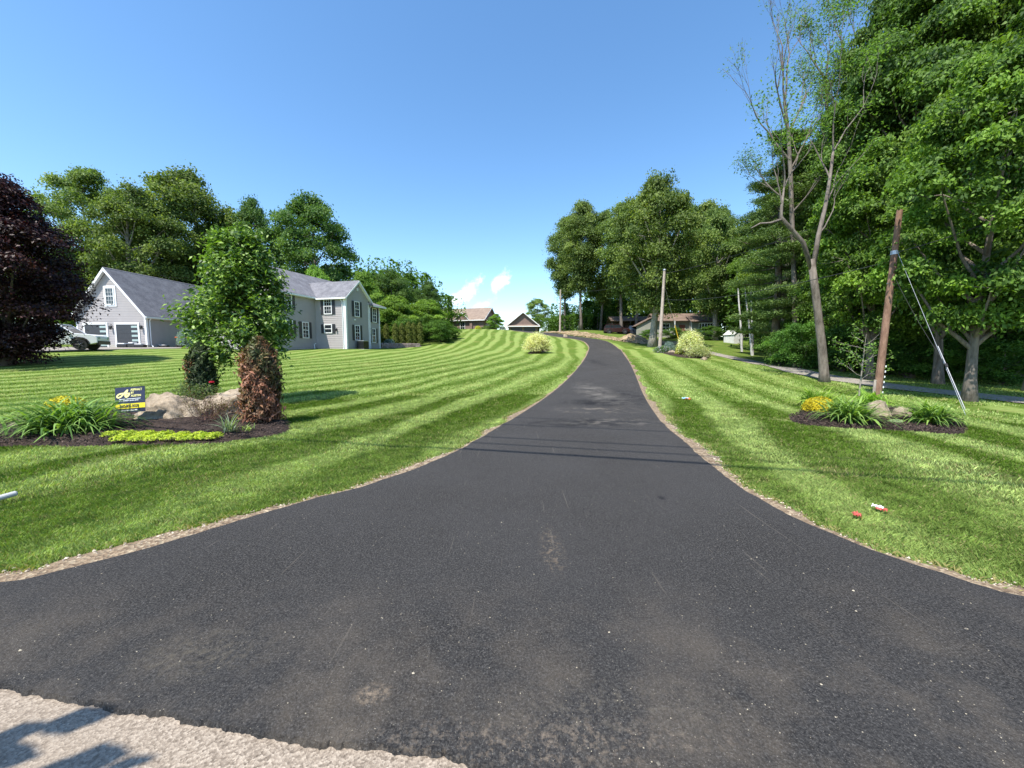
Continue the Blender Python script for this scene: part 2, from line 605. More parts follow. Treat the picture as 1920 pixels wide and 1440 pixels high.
class MB:
    def __init__(s):
        s.v = []
        s.f = []

    def add(s, vs, fs):
        k = len(s.v)
        s.v += [tuple(q) for q in vs]
        s.f += [tuple(i + k for i in f) for f in fs]
        return s

    def box(s, x0, x1, y0, y1, z0, z1, mat=None):
        vs = [Vector((x, y, z)) for x in (x0, x1) for y in (y0, y1) for z in (z0, z1)]
        if mat is not None:
            vs = [mat @ q for q in vs]
        return s.add(vs, [(0, 1, 3, 2), (4, 6, 7, 5), (0, 4, 5, 1), (2, 3, 7, 6), (0, 2, 6, 4), (1, 5, 7, 3)])

    def prism(s, poly, d, mat=None):
        """poly in 3D, extruded by vector d"""
        n = len(poly)
        a = [Vector(p) for p in poly]
        b_ = [p + Vector(d) for p in a]
        vs = a + b_
        if mat is not None:
            vs = [mat @ q for q in vs]
        fs = [tuple(range(n))[::-1], tuple(range(n, 2 * n))]
        fs += [(i, (i + 1) % n, n + (i + 1) % n, n + i) for i in range(n)]
        return s.add(vs, fs)

    def tube(s, pts, rad, n=8, cap=True):
        pts = [Vector(p) for p in pts]
        k0 = len(s.v)
        up = Vector((0, 0, 1))
        prev = None
        for i, p in enumerate(pts):
            d = (pts[min(i + 1, len(pts) - 1)] - pts[max(i - 1, 0)])
            if d.length < 1e-9:
                d = up.copy()
            d.normalize()
            if prev is None:
                a = d.cross(Vector((0, 1, 0)) if abs(d.y) < 0.9 else Vector((1, 0, 0)))
            else:
                a = prev - d * prev.dot(d)
            a.normalize()
            prev = a
            b_ = d.cross(a)
            r = rad[i] if hasattr(rad, '__len__') else rad
            for j in range(n):
                t = 2 * PI * j / n
                s.v.append(tuple(p + (a * math.cos(t) + b_ * math.sin(t)) * r))
        for i in range(len(pts) - 1):
            for j in range(n):
                A = k0 + i * n + j
                B = k0 + i * n + (j + 1) % n
                s.f.append((A, B, B + n, A + n))
        if cap:
            s.f.append(tuple(k0 + j for j in range(n))[::-1])
            s.f.append(tuple(k0 + (len(pts) - 1) * n + j for j in range(n)))
        return s

    def mesh(s, name, smooth=False):
        me = bpy.data.meshes.new(name)
        me.from_pydata(s.v, [], s.f)
        me.validate()
        if smooth:
            me.polygons.foreach_set("use_smooth", [True] * len(me.polygons))
        me.update()
        return me

    def build(s, name, mat, parent=None, smooth=False, bevel=0.0):
        o = link_mesh(name, s.mesh(name, smooth), mat, parent)
        if bevel:
            bv = o.modifiers.new("bevel", 'BEVEL')
            bv.width = bevel
            bv.segments = 2
            bv.limit_method = 'ANGLE'
        return o


def split_build(mb, name, mat, parent, sizes=None):
    """one child per separate piece of the collected geometry (boxes of 8 vertices; what is left over goes in 45-vertex arch strips)"""
    k = 0
    n = len(mb.v)
    while k < n:
        m_ = 8 if (sizes is None or k < 16) else 45
        sub = MB()
        sub.v = mb.v[k:k + m_]
        sub.f = [tuple(i - k for i in f) for f in mb.f if k <= min(f) and max(f) < k + m_]
        sub.build(name if (sizes is None or k < 16) else "fender_trim", mat, parent)
        k += m_


def quads_mesh(name, V, col=None, per=4):
    """V: (n,per,3) array of loose polygons; col: (n,3) colour of each"""
    n = len(V)
    me = bpy.data.meshes.new(name)
    me.vertices.add(n * per)
    me.vertices.foreach_set("co", V.astype(np.float32).ravel())
    me.loops.add(n * per)
    me.loops.foreach_set("vertex_index", np.arange(n * per, dtype=np.int32))
    me.polygons.add(n)
    me.polygons.foreach_set("loop_start", np.arange(0, n * per, per, dtype=np.int32))
    me.update(calc_edges=True)
    if col is not None:
        a = me.attributes.new("col", 'FLOAT_COLOR', 'POINT')
        c = np.ones((n, per, 4), np.float32)
        c[:, :, :3] = col[:, None, :]
        a.data.foreach_set("color", c.ravel())
    return me


def unit(v):
    return v / np.maximum(np.linalg.norm(v, axis=-1, keepdims=True), 1e-9)


def leaves(c, nrm, size, aspect=0.55, fold=0.12, r=rng, adir=None, droop=0.25):
    """four-cornered folded leaves at points c with normals nrm"""
    n = len(c)
    nrm = unit(nrm)
    a = adir if adir is not None else r.normal(size=(n, 3))
    a = a - nrm * (a * nrm).sum(-1, keepdims=True)
    a = unit(a)
    a[:, 2] -= droop
    a = unit(a)
    bb = unit(np.cross(nrm, a))
    s = np.asarray(size).reshape(-1, 1) * np.ones((n, 1))
    L = s * 0.5
    W = s * aspect * 0.5
    V = np.empty((n, 4, 3))
    V[:, 0] = c - a * L
    V[:, 1] = c + bb * W + nrm * s * fold
    V[:, 2] = c + a * L
    V[:, 3] = c - bb * W + nrm * s * fold
    return V


def lerpc(c0, c1, t):
    c0 = np.array(c0)
    c1 = np.array(c1)
    return c0 + (c1 - c0) * t[:, None]


# ------------------------------------------------------------------ trees
def make_tree(seed, H, R, zb, nlobe=16, per_lobe=9, leaf_n=120, leaf=0.3, c0=(0.035, 0.085, 0.015), c1=(0.14, 0.26, 0.04),
              flatc=0.38, clump=0.95, top=0.55, trunk_r=0.28, mats=('leaf', 'bark'), lobe_r=0.42, cone=0.0, lean=0.0, limbs=True, nside=9, dens=1.6,
              upness=0.55):
    """returns (trunk mesh, crown mesh) for a broad tree: lobes round a trunk, clumps on each lobe, leaves in each clump"""
    r = np.random.default_rng(seed)
    rd = random.Random(seed)
    lobes = []
    for i in range(nlobe):
        t = (i + 0.5) / nlobe
        t = t + rd.uniform(-0.04, 0.04)
        z = zb + (H - zb) * (0.08 + 0.84 * t)
        prof = math.sin(PI * min(1, max(0.02, (t * (1 - top) / 0.5 if t < top else 0.5 + (t - top) / (1 - top) * 0.5)))) if cone == 0 else 1
        if cone == 0:
            tt = t / top * 0.5 if t < top else 0.5 + (t - top) / (1 - top) * 0.5
            prof = max(0.12, math.sin(PI * min(0.97, max(0.08, tt)))) ** 0.7
        else:
            prof = (1 - t) ** cone * min(1, 0.55 + t * 2.5)
        ang = i * 2.399 + rd.uniform(-0.5, 0.5)
        lr = R * lobe_r * (0.7 + 0.55 * rd.random()) * (0.6 + 0.4 * prof)
        rho = max(0, R * prof - lr * 0.75) * (0.75 + 0.3 * rd.random())
        lobes.append((Vector((math.cos(ang) * rho, math.sin(ang) * rho, z)), lr))
    C, NR, K = [], [], []
    tips = []
    for (lc, lr) in lobes:
        for k in range(per_lobe):
            d = r.normal(size=3)
            d[2] = abs(d[2]) * 0.9 - 0.25
            d = d / np.linalg.norm(d)
            cc = np.array(lc) + d * lr * np.array([1, 1, 0.75]) * r.uniform(0.6, 1.1)
            cr = clump * R / 6.0 * r.uniform(0.7, 1.3)
            tips.append((lc, Vector(cc)))
            m_ = int(leaf_n * dens * r.uniform(0.6, 1.4))
            g = r.normal(size=(m_, 3)) * 0.5
            rad = np.linalg.norm(g[:, :2], axis=1)
            off = g * np.array([cr, cr, cr * flatc])
            off[:, 2] -= (rad ** 2) * cr * 0.28
            C.append(cc + off)
            nn = r.normal(size=(m_, 3)) * 0.6
            nn[:, 2] += upness
            nn[:, :2] += g[:, :2] * 0.5 + d[:2] * 0.3
            NR.append(nn)
            K.append(np.full(m_, r.uniform(0, 1)))
    C = np.concatenate(C)
    NR = np.concatenate(NR)
    K = np.concatenate(K)
    t = np.clip(K ** 2.2 * 0.65 + r.uniform(0, 1, len(C)) ** 1.5 * 0.45, 0, 1)
    col = lerpc(c0, c1, t) * r.uniform(0.85, 1.15, (len(C), 1))
    V = leaves(C, NR, leaf * r.uniform(0.65, 1.25, len(C)), r=r)
    crown = quads_mesh("crown", V, col)
    crown.materials.append(M[mats[0]])
    mb = MB()
    ztop = zb + (H - zb) * 0.8
    pts, rad = [], []
    nseg = 12
    wob = [rd.uniform(-1, 1) for _ in range(4)]
    for i in range(nseg + 1):
        q = i / nseg
        x = (math.sin(q * 3 + wob[0]) - math.sin(wob[0])) * trunk_r * 0.9 + lean * q * q
        y = (math.sin(q * 4 + wob[1]) - math.sin(wob[1])) * trunk_r * 0.9
        pts.append(Vector((x, y, ztop * q - 0.15 * (i == 0))))
        fl = 1 + 0.55 * math.exp(-q * ztop / 0.45)
        rad.append(trunk_r * (1 - 0.82 * q) * fl)
    mb.tube(pts, rad, nside)

    def at_z(z):
        q = min(1, max(0, z / ztop)) * nseg
        i = min(nseg - 1, int(q))
        return pts[i].lerp(pts[i + 1], q - i), rad[i] + (rad[i + 1] - rad[i]) * (q - i)
    if limbs:
        for (lc, lr) in lobes:
            z0 = max(zb * 0.75, lc.z - (0.8 * math.hypot(lc.x, lc.y) + 0.6))
            z0 = min(z0, ztop * 0.97)
            p0, r0 = at_z(z0)
            e = lc
            mid = p0.lerp(e, 0.5) + Vector((0, 0, -0.10 * (e - p0).length))
            rr = min(r0 * 0.62, trunk_r * 0.45)
            mb.tube([p0, p0.lerp(mid, 0.5) + Vector((0, 0, 0.02)), mid, mid.lerp(e, 0.6), e], [rr, rr * 0.8, rr * 0.6, rr * 0.42, rr * 0.25], 6, False)
        for j, (lc, tp) in enumerate(tips):
            if j % 2 == 0:
                rr = trunk_r * 0.1
                mb.tube([lc, lc.lerp(tp, 0.5) + Vector((0, 0, -0.08)), tp], [rr, rr * 0.6, rr * 0.25], 4, False)
    trunk = mb.mesh("trunk", True)
    trunk.materials.append(M[mats[1]])
    return trunk, crown


PROTO = {}


def proto(key, **kw):
    PROTO[key] = (make_tree(**kw), kw['H'], kw['R'])


proto('oak', seed=11, H=20, R=6.5, zb=3.4, nlobe=38, per_lobe=9, leaf_n=105, leaf=0.33, clump=1.05, lobe_r=0.34, flatc=0.62, trunk_r=0.52, mats=('leaf', 'bark_pale'),
      c0=(0.045, 0.085, 0.022), c1=(0.22, 0.29, 0.07))
proto('oak_airy', seed=12, H=20, R=6.0, zb=3.5, nlobe=34, per_lobe=8, leaf_n=90, leaf=0.30, clump=0.95, lobe_r=0.32, flatc=0.6, trunk_r=0.32,
      c0=(0.07, 0.12, 0.03), c1=(0.23, 0.30, 0.09))
proto('dark', seed=13, H=20, R=5.5, zb=2.4, nlobe=36, per_lobe=9, leaf_n=95, leaf=0.34, clump=1.1, lobe_r=0.36, flatc=0.62, trunk_r=0.33,
      c0=(0.04, 0.085, 0.022), c1=(0.13, 0.20, 0.05), top=0.6)
proto('tall', seed=14, H=24, R=4.6, zb=6.5, nlobe=38, per_lobe=8, leaf_n=100, leaf=0.33, clump=1.45, lobe_r=0.40, flatc=0.62, trunk_r=0.30,
      c0=(0.045, 0.078, 0.022), c1=(0.20, 0.26, 0.07), top=0.5)
proto('maple', seed=15, H=14, R=5.0, zb=1.9, nlobe=34, per_lobe=9, leaf_n=150, leaf=0.225, clump=1.0, flatc=0.32, lobe_r=0.34, trunk_r=0.26, upness=0.75,
      c0=(0.018, 0.045, 0.010), c1=(0.20, 0.31, 0.045), top=0.45)
proto('maple_tall', seed=16, H=22, R=6.0, zb=2.0, nlobe=42, per_lobe=10, leaf_n=190, leaf=0.24, clump=1.05, flatc=0.40, lobe_r=0.32, trunk_r=0.36, upness=0.7,
      c0=(0.016, 0.040, 0.010), c1=(0.135, 0.215, 0.038), top=0.5)
proto('bright', seed=17, H=9, R=3.6, zb=0.8, nlobe=16, per_lobe=10, leaf_n=105, leaf=0.24, clump=1.2, flatc=0.42, trunk_r=0.16,
      c0=(0.07, 0.14, 0.02), c1=(0.24, 0.36, 0.06), top=0.45)
proto('under', seed=18, H=4, R=2.4, zb=0.2, nlobe=12, per_lobe=8, leaf_n=95, leaf=0.15, clump=1.4, flatc=0.45, trunk_r=0.06,
      c0=(0.03, 0.075, 0.012), c1=(0.13, 0.24, 0.04), top=0.4)


def tree(kind, name, label, x, y, H, R, rz=None, cat="tree", group=None, z=None, mat=None):
    (tm, cm), PH, PR = PROTO[kind]
    z0 = h(x, y) if z is None else z
    o = thing(name, label, cat, (x, y, z0), random.uniform(0, 6.28) if rz is None else rz, group)
    o.scale = (R / PR, R / PR, H / PH)
    link_mesh("trunk", tm, None, o)
    link_mesh("crown", cm, None, o)
    return o


def tree_px(kind, name, label, px, top, Y, hw, **kw):
    """site a tree from the photo: crown centre column, top row, distance, half width in photo pixels"""
    p = P(px, (top + 640) / 2, Y)
    z0 = h(p.x, Y)
    zt = P(px, top, Y).z
    cs = math.cos(math.atan2(abs(p.x), Y))
    return tree(kind, name, label, p.x, Y, (zt - z0) * 0.99, hw / FPX * Y * 1.02 * cs ** 0.35, **kw)


# ================================================================== SETTING
def stripe_u(x, y):
    yy = np.arange(-60, 900, 1.0)
    sl = np.interp(yy, [0, 20, 35, 50, 60, 80], [0.262, 0.262, 0.21, 0.10, 0.03, 0.03])
    cxs = np.cumsum(sl)
    cx = np.interp(y, yy, cxs - np.interp(0, yy, cxs)) - 0.6
    w = x - cx
    w = w + 0.22 * np.sin(0.21 * y + 0.5 * w) + 0.12 * np.sin(0.6 * y + 1.3 * w)
    yc = np.clip(y, 0, 30)
    return np.where(w < 0, w * (1 + 0.016 * yc) / 2.45, w / (1 + 0.009 * yc) / 1.62 + 0.3) + 0.10 * np.sin(1.9 * w + 0.15 * y)


def pip(x, y, poly):
    poly = np.asarray(poly)
    ins = np.zeros(len(x), bool)
    n = len(poly)
    for i in range(n):
        x0, y0 = poly[i]
        x1, y1 = poly[(i + 1) % n]
        c_ = ((y0 > y) != (y1 > y)) & (x < (x1 - x0) * (y - y0) / (y1 - y0 + 1e-12) + x0)
        ins ^= c_
    return ins


# gravel lane on the right (centre line) and mown area
LANE_PX = [(1322, 661), (1375, 671), (1430, 683), (1485, 694), (1540, 706), (1620, 718), (1700, 729), (1800, 739), (1930, 753), (2150, 778)]
lane = [hit(*q) for q in LANE_PX]
lane = [(p.x, p.y) for p in lane]
lane = [(24.5, 58.0), (22.8, 50.0)] + lane + [(40, 5.5), (60, 2.0)]
MOWN = [(-60, 0.5), (-60, 27), (-36, 27.5), (-32, 36), (-22, 40), (-16, 40), (-14, 48), (-10, 52), (-9, 60), (-14, 80), (-10, 95), (6, 95), (8, 72),
        (14, 56), (17, 46)] + [(a - 0.8, b_ - 0.8) for a, b_ in lane[3:]] + [(60, -5)]

gm = bpy.data.meshes.new("lawn")
ny, nx = _gx.shape
Vv = np.stack([_gx, _gy, GZ], -1).reshape(-1, 3)
idx = np.arange(nx * ny).reshape(ny, nx)
F = np.stack([idx[:-1, :-1], idx[:-1, 1:], idx[1:, 1:], idx[1:, :-1]], -1).reshape(-1, 4)
gm.from_pydata(Vv.tolist(), [], F.tolist())
gm.polygons.foreach_set("use_smooth", [True] * len(gm.polygons))
for nm, val in (("stripe", stripe_u(_gx.ravel(), _gy.ravel())),
                ("mown", pip(_gx.ravel(), _gy.ravel(), MOWN).astype(float)),
                ("near", np.clip(1 - (np.hypot(_gx.ravel(), _gy.ravel()) - 7) / 9, 0, 1) * 0.75)):
    a = gm.attributes.new(nm, 'FLOAT', 'POINT')
    a.data.foreach_set("value", val.astype(np.float32))
gm.materials.append(M['lawn'])
ground = link_mesh("lawn_ground", gm, None)
tag(ground, kind="structure")

# driveway ---------------------------------------------------------------
LEFT_PX = [(0, 1112), (120, 1080), (250, 1047), (380, 1008), (500, 968), (600, 940), (700, 914), (780, 885), (850, 856), (905, 823), (960, 790),
           (1003, 762), (1040, 735), (1066, 711), (1085, 690), (1098, 672), (1107, 656)]
RIGHT_PX = [(1920, 1140), (1810, 1100), (1700, 1066), (1600, 1028), (1500, 986), (1435, 950), (1380, 915), (1335, 880), (1300, 850), (1268, 821), (1240, 795),
            (1220, 767), (1205, 740), (1195, 713), (1185, 690), (1175, 672), (1164, 655)]
Lw = [hit(*q) for q in LEFT_PX]
Rw = [hit(*q) for q in RIGHT_PX]
Lw = [(p.x, p.y) for p in Lw]
Rw = [(p.x, p.y) for p in Rw]
# pull the far ends onto a clean 3.4 m wide curve over the crest
FARC = [(11.45, 48.0), (12.0, 52.0), (12.2, 56.0), (11.7, 60.0), (10.4, 64.0), (8.2, 68.0), (5.0, 72.0), (1.0, 75.5)]


def offset_line(pts, d):
    out = []
    for i, p in enumerate(pts):
        a = Vector(pts[max(0, i - 1)])
        b_ = Vector(pts[min(len(pts) - 1, i + 1)])
        t = (b_ - a).normalized()
        out.append((p[0] + t.y * d, p[1] - t.x * d))
    return out


Lw = [p for p in Lw if p[1] < 44] + offset_line(FARC, -1.75)
Rw = [p for p in Rw if p[1] < 44] + offset_line(FARC, 1.75)
Lw = [(-16, 1.35), (-10, 1.55), (-6, 1.95)] + Lw
Rw = [(16, 0.1), (9, 0.9), (5.2, 1.7)] + Rw


def resample(pts, n):
    p = np.array(pts)
    d = np.concatenate([[0], np.cumsum(np.hypot(*np.diff(p, axis=0).T))])
    s = np.linspace(0, d[-1], n)
    return np.stack([np.interp(s, d, p[:, 0]), np.interp(s, d, p[:, 1])], -1)


def smoothline(pts, it=2):
    p = np.array(pts, float)
    for _ in range(it):
        q = [p[0]]
        for i in range(len(p) - 1):
            q.append(p[i] * 0.75 + p[i + 1] * 0.25)
            q.append(p[i] * 0.25 + p[i + 1] * 0.75)
        q.append(p[-1])
        p = np.array(q)
    return p


def wiggle(p, amp, freq, seed):
    """push a line sideways by noise"""
    p = np.array(p)
    t = np.gradient(p, axis=0)
    t = unit(t)
    nrm = np.stack([t[:, 1], -t[:, 0]], -1)
    w = np.array([mnoise.noise(Vector((a * freq, b_ * freq, seed))) + 0.5 * mnoise.noise(Vector((a * freq * 3, b_ * freq * 3, seed + 9))) for a, b_ in p])
    return p + nrm * (w * amp)[:, None]


Ls = smoothline(Lw)
Rs = smoothline(Rw)


def split_at(p, y):
    k = np.nonzero(p[:, 1] > y)[0][0]
    return p[:k], p[k:]


def densify(p, st):
    out = []
    for i in range(len(p) - 1):
        n = max(1, int(np.hypot(*(p[i + 1] - p[i])) / st))
        for k in range(n):
            out.append(p[i] + (p[i + 1] - p[i]) * k / n)
    out.append(p[-1])
    return np.array(out)


YS = 9.0
Ln, Lf = split_at(Ls, YS)
Rn, Rf = split_at(Rs, YS)
Ln = wiggle(densify(Ln, 0.05), 0.035, 2.5, 1.0)
Rn = wiggle(densify(Rn, 0.05), 0.035, 2.5, 5.0)
SEAM_PX = [(0, 1303), (60, 1311), (120, 1322), (225, 1342), (330, 1362), (450, 1386), (560, 1404), (700, 1421), (860, 1441)]
seam = [hit(*q) for q in SEAM_PX]
seam = [(-16, 2.5 - 1.6), (-6, 2.0 - 0.35)] + [(p.x, p.y) for p in seam] + [(0.6, 1.08), (2.0, 0.75), (5, 0.35), (16, -0.6)]
seam = wiggle(densify(smoothline(seam, 2), 0.008), 0.022, 6.0, 3.0)
seam = wiggle(seam, 0.009, 38.0, 8.0)
ZD = 0.045
mb = MB()
near_poly = [(x, y, ZD) for x, y in Ln] + [(x, y, ZD) for x, y in Rn[::-1]] + [(x, y, ZD) for x, y in seam[::-1]]
mb.add(near_poly, [tuple(range(len(near_poly)))[::-1]])
# low lip where the new surface ends on the old road
k = len(seam)
mb.add([(x, y, ZD) for x, y in seam] + [(x, y - 0.015, 0.0) for x, y in seam], [(i, i + 1, k + i + 1, k + i) for i in range(k - 1)])
nr = 110
Lr = resample(np.vstack([Ln[-1:], Lf]), nr)
Rr = resample(np.vstack([Rn[-1:], Rf]), nr)
nc = 8
rows = []
for i in range(nr):
    for j in range(nc + 1):
        q = Lr[i] + (Rr[i] - Lr[i]) * j / nc
        rows.append((q[0], q[1], h(q[0], q[1]) + ZD + 0.0))
mb.add(rows, [(i * (nc + 1) + j, i * (nc + 1) + j + 1, (i + 1) * (nc + 1) + j + 1, (i + 1) * (nc + 1) + j) for i in range(nr - 1) for j in range(nc)])
drive = mb.build("driveway", M['asphalt'])
tag(drive, kind="structure")

# bare earth strips along both edges
VO = {}
mb = MB()
for side, (nn_, ff) in enumerate(((Ln, Lf), (Rn, Rf))):
    line = np.vstack([nn_, densify(ff, 0.4)])
    sgn = -1 if side == 0 else 1
    t = unit(np.gradient(line, axis=0))
    nrm = np.stack([t[:, 1], -t[:, 0]], -1) * sgn
    wid = np.array([0.16 + 0.19 * mnoise.noise(Vector((a * 0.9, b_ * 0.9, 7 + side))) + 0.07 * mnoise.noise(Vector((a * 5, b_ * 5, 17 + side))) for a, b_ in line])
    wid = np.clip(wid * (1.4 if side else 1.15) + 0.05 * np.array([mnoise.noise(Vector((a * 9, b_ * 9, 27))) for a, b_ in line]), 0.05, 0.5)
    wid[line[:, 1] > 12] *= 0.75
    inn = line - nrm * 0.06
    midl = line + nrm * (wid * 0.5)[:, None]
    out = line + nrm * wid[:, None]
    VO[side] = out
    n = len(line)
    vs = []
    for L_, dz in ((inn, 0.032), (midl, 0.036), (out, 0.012)):
        zz = hz(L_[:, 0], L_[:, 1])
        jit = np.array([0.010 * mnoise.noise(Vector((a * 14, b_ * 14, 3))) for a, b_ in L_])
        vs += [(L_[i, 0], L_[i, 1], zz[i] + dz + (jit[i] if dz == 0.036 else 0)) for i in range(n)]
    fs = []
    for r_ in range(2):
        for i in range(n - 1):
            f = (r_ * n + i, r_ * n + i + 1, (r_ + 1) * n + i + 1, (r_ + 1) * n + i)
            fs.append(f if side else f[::-1])
    mb.add(vs, fs)
verge = mb.build("bare_earth_verge", M['verge'])
tag(verge, kind="structure")
GRASS_OUT = np.vstack([VO[0], VO[1][::-1]])

# old road in front
mb = MB()
xs = [-60, -16, -6, -3, 0, 3, 8, 16, 60]
mb.add([(x, 3.0 if abs(x) < 4 else 1.1, 0.022) for x in xs] + [(x, -40, 0.022) for x in xs], [(i, i + 1 + 0, len(xs) + i + 1, len(xs) + i) for i in range(len(xs) - 1)])
# keep it below the driveway sheet and clear of the lawn
for i, x in enumerate(xs):
    yb = float(np.interp(x, seam[:, 0], seam[:, 1])) if abs(x) < 16 else (0.9 if x < 0 else -0.6)
    mb.v[i] = (x, yb + 0.10, 0.022)
road = mb.build("old_road", M['old_road'])
tag(road, kind="structure")


def ribbon(name, line, half, mat, dz=0.03, wig=0.15, nc=4):
    line = densify(smoothline(line, 2), 0.5)
    t = unit(np.gradient(line, axis=0))
    nrm = np.stack([t[:, 1], -t[:, 0]], -1)
    hl = np.array([half * (1 + wig * mnoise.noise(Vector((a * 0.6, b_ * 0.6, 2)))) for a, b_ in line])
    hr = np.array([half * (1 + wig * mnoise.noise(Vector((a * 0.6, b_ * 0.6, 12)))) for a, b_ in line])
    mb = MB()
    vs = []
    for i in range(len(line)):
        A = line[i] - nrm[i] * hl[i]
        B = line[i] + nrm[i] * hr[i]
        for j in range(nc + 1):
            q = A + (B - A) * j / nc
            vs.append((q[0], q[1], h(q[0], q[1]) + dz))
    mb.add(vs, [(i * (nc + 1) + j, i * (nc + 1) + j + 1, (i + 1) * (nc + 1) + j + 1, (i + 1) * (nc + 1) + j) for i in range(len(line) - 1) for j in range(nc)])
    o = mb.build(name, mat)
    tag(o, kind="structure")
    return line


lane_d = ribbon("gravel_path", lane, 0.85, M['gravel'])


def patch(name, outline, mat, dome=0.06, rings=10, rough=0.02, seed=0, dz=0.012, edge=0.12):
    """bed or patch laid over the ground; outline in world x,y"""
    o = wiggle(densify(np.vstack([smoothline(np.vstack([outline, outline[:1]]), 2)]), 0.12 if dome < 0.5 else 0.4), edge, 1.5, seed)
    o = o[:-1]
    c_ = o.mean(0)
    vs = [(c_[0], c_[1], h(*c_) + dome + dz)]
    n = len(o)
    for r_ in range(1, rings + 1):
        q = r_ / rings
        for p in o:
            w = c_ + (p - c_) * q
            z = h(*w) + dz + dome * (1 - q ** 3)
            if r_ < rings:
                z += rough * mnoise.noise(Vector((w[0] * 6, w[1] * 6, seed))) + rough * 0.6 * mnoise.noise(Vector((w[0] * 17, w[1] * 17, seed)))
            else:
                z -= 0.02
            vs.append((w[0], w[1], z))
    fs = [(0, 1 + i, 1 + (i + 1) % n) for i in range(n)]
    for r_ in range(rings - 1):
        k = 1 + r_ * n
        fs += [(k + i, k + n + i, k + n + (i + 1) % n, k + (i + 1) % n) for i in range(n)]
    mb = MB()
    mb.add(vs, fs)
    ob = mb.build(name, mat, smooth=True)
    tag(ob, kind="structure")
    return o


def pxpoly(pts):
    return np.array([(q.x, q.y) for q in (hit(*p) for p in pts)])


bedL = patch("mulch_bed", pxpoly([(-80, 850), (0, 840), (156, 837), (300, 836), (406, 834), (450, 826), (505, 820), (553, 806), (540, 790), (470, 768), (330, 762),
                                  (180, 772), (60, 788), (-80, 800)]), M['mulch'], 0.10, 26, 0.05, 1)
bedR = patch("mulch_bed", pxpoly([(1472, 786), (1495, 797), (1560, 803), (1640, 808), (1740, 813), (1805, 818), (1818, 805), (1790, 784), (1720, 770), (1650, 764), (1560, 766),
                                  (1495, 775)]), M['mulch'], 0.08, 22, 0.05, 2)
bedM = patch("mulch_bed", pxpoly([(1236, 660), (1262, 668), (1300, 673), (1335, 671), (1330, 664), (1290, 659), (1250, 656)]), M['mulch'], 0.08, 8, 0.04, 3, dz=0.03, edge=0.1)
mulch_shadeW = patch("mulch_bed", pxpoly([(990, 664), (1010, 663), (1030, 658), (1034, 655), (1010, 656), (992, 659)]), M['mulch'], 0.05, 6, 0.04, 4, dz=0.03, edge=0.05)  # slight mulch; its dark colour also stands in for shade under the lone willow
patch("gravel_yard", np.array([(-75, 22), (-48, 24.5), (-40, 26.3), (-33.5, 31), (-31.5, 37.5), (-33, 41), (-37, 41), (-60, 41.5), (-80, 41)]), M['gravel'], 0.0, 30, 0.0, 5, dz=0.045, edge=0.2)
patch("dirt_patch", np.array([(6, 75), (9.5, 70.5), (14.5, 62), (17.5, 54), (23, 52), (27, 52.5), (25, 56), (19.5, 58), (16, 66), (11.5, 76)]), M['dirt'], 0.05, 16, 0.22, 6, dz=0.05, edge=1.2)

# soil heap on the patch
mb = MB()
hp = P(1183, 636, 60)
zz = h(hp.x, 60)
nR, nA = 9, 28
vs = [(0, 0, 1.0)]
for i in range(1, nR + 1):
    q = i / nR
    for j in range(nA):
        a = 2 * PI * j / nA
        rr = q * (2.3 + 0.7 * mnoise.noise(Vector((math.cos(a) * 1.5, math.sin(a) * 1.5, 4))))
        z = 1.0 * math.cos(q * PI / 2) ** 1.2 + 0.12 * mnoise.noise(Vector((rr * math.cos(a) * 2, rr * math.sin(a) * 2, 8)))
        vs.append((rr * math.cos(a), rr * math.sin(a), z if i < nR else -0.15))
fs = [(0, 1 + i, 1 + (i + 1) % nA) for i in range(nA)]
for r_ in range(nR - 1):
    k = 1 + r_ * nA
    fs += [(k + i, k + nA + i, k + nA + (i + 1) % nA, k + (i + 1) % nA) for i in range(nA)]
mb.add(vs, fs)
o = mb.build("soil_heap", M['dirt'], smooth=True)
o.location = (hp.x, 60, zz)
tag(o, "heap of tan excavated soil beside the bend of the driveway", "soil heap")

# ------------------------------------------------------------------ grass
EXCL = [GRASS_OUT, bedL, bedR]


SPOTS = []
for (px, py, rx_, ry_, am) in ((470, 925, 0.45, 0.12, 0.9), (560, 955, 0.30, 0.12, 0.8), (330, 985, 0.25, 0.10, 0.7), (590, 945, 0.3, 0.1, 0.7), (1420, 905, 0.3, 0.15, 0.7),
                               (1480, 790, 0.3, 0.25, 0.8), (1430, 838, 0.4, 0.2, 0.6), (1050, 742, 0.3, 0.8, 0.6), (1025, 770, 0.3, 0.5, 0.6), (1235, 775, 0.25, 0.6, 0.6), (790, 880, 0.3, 0.2, 0.6)):
    q_ = hit(px, py)
    SPOTS.append((q_.x, q_.y, rx_, ry_, am))


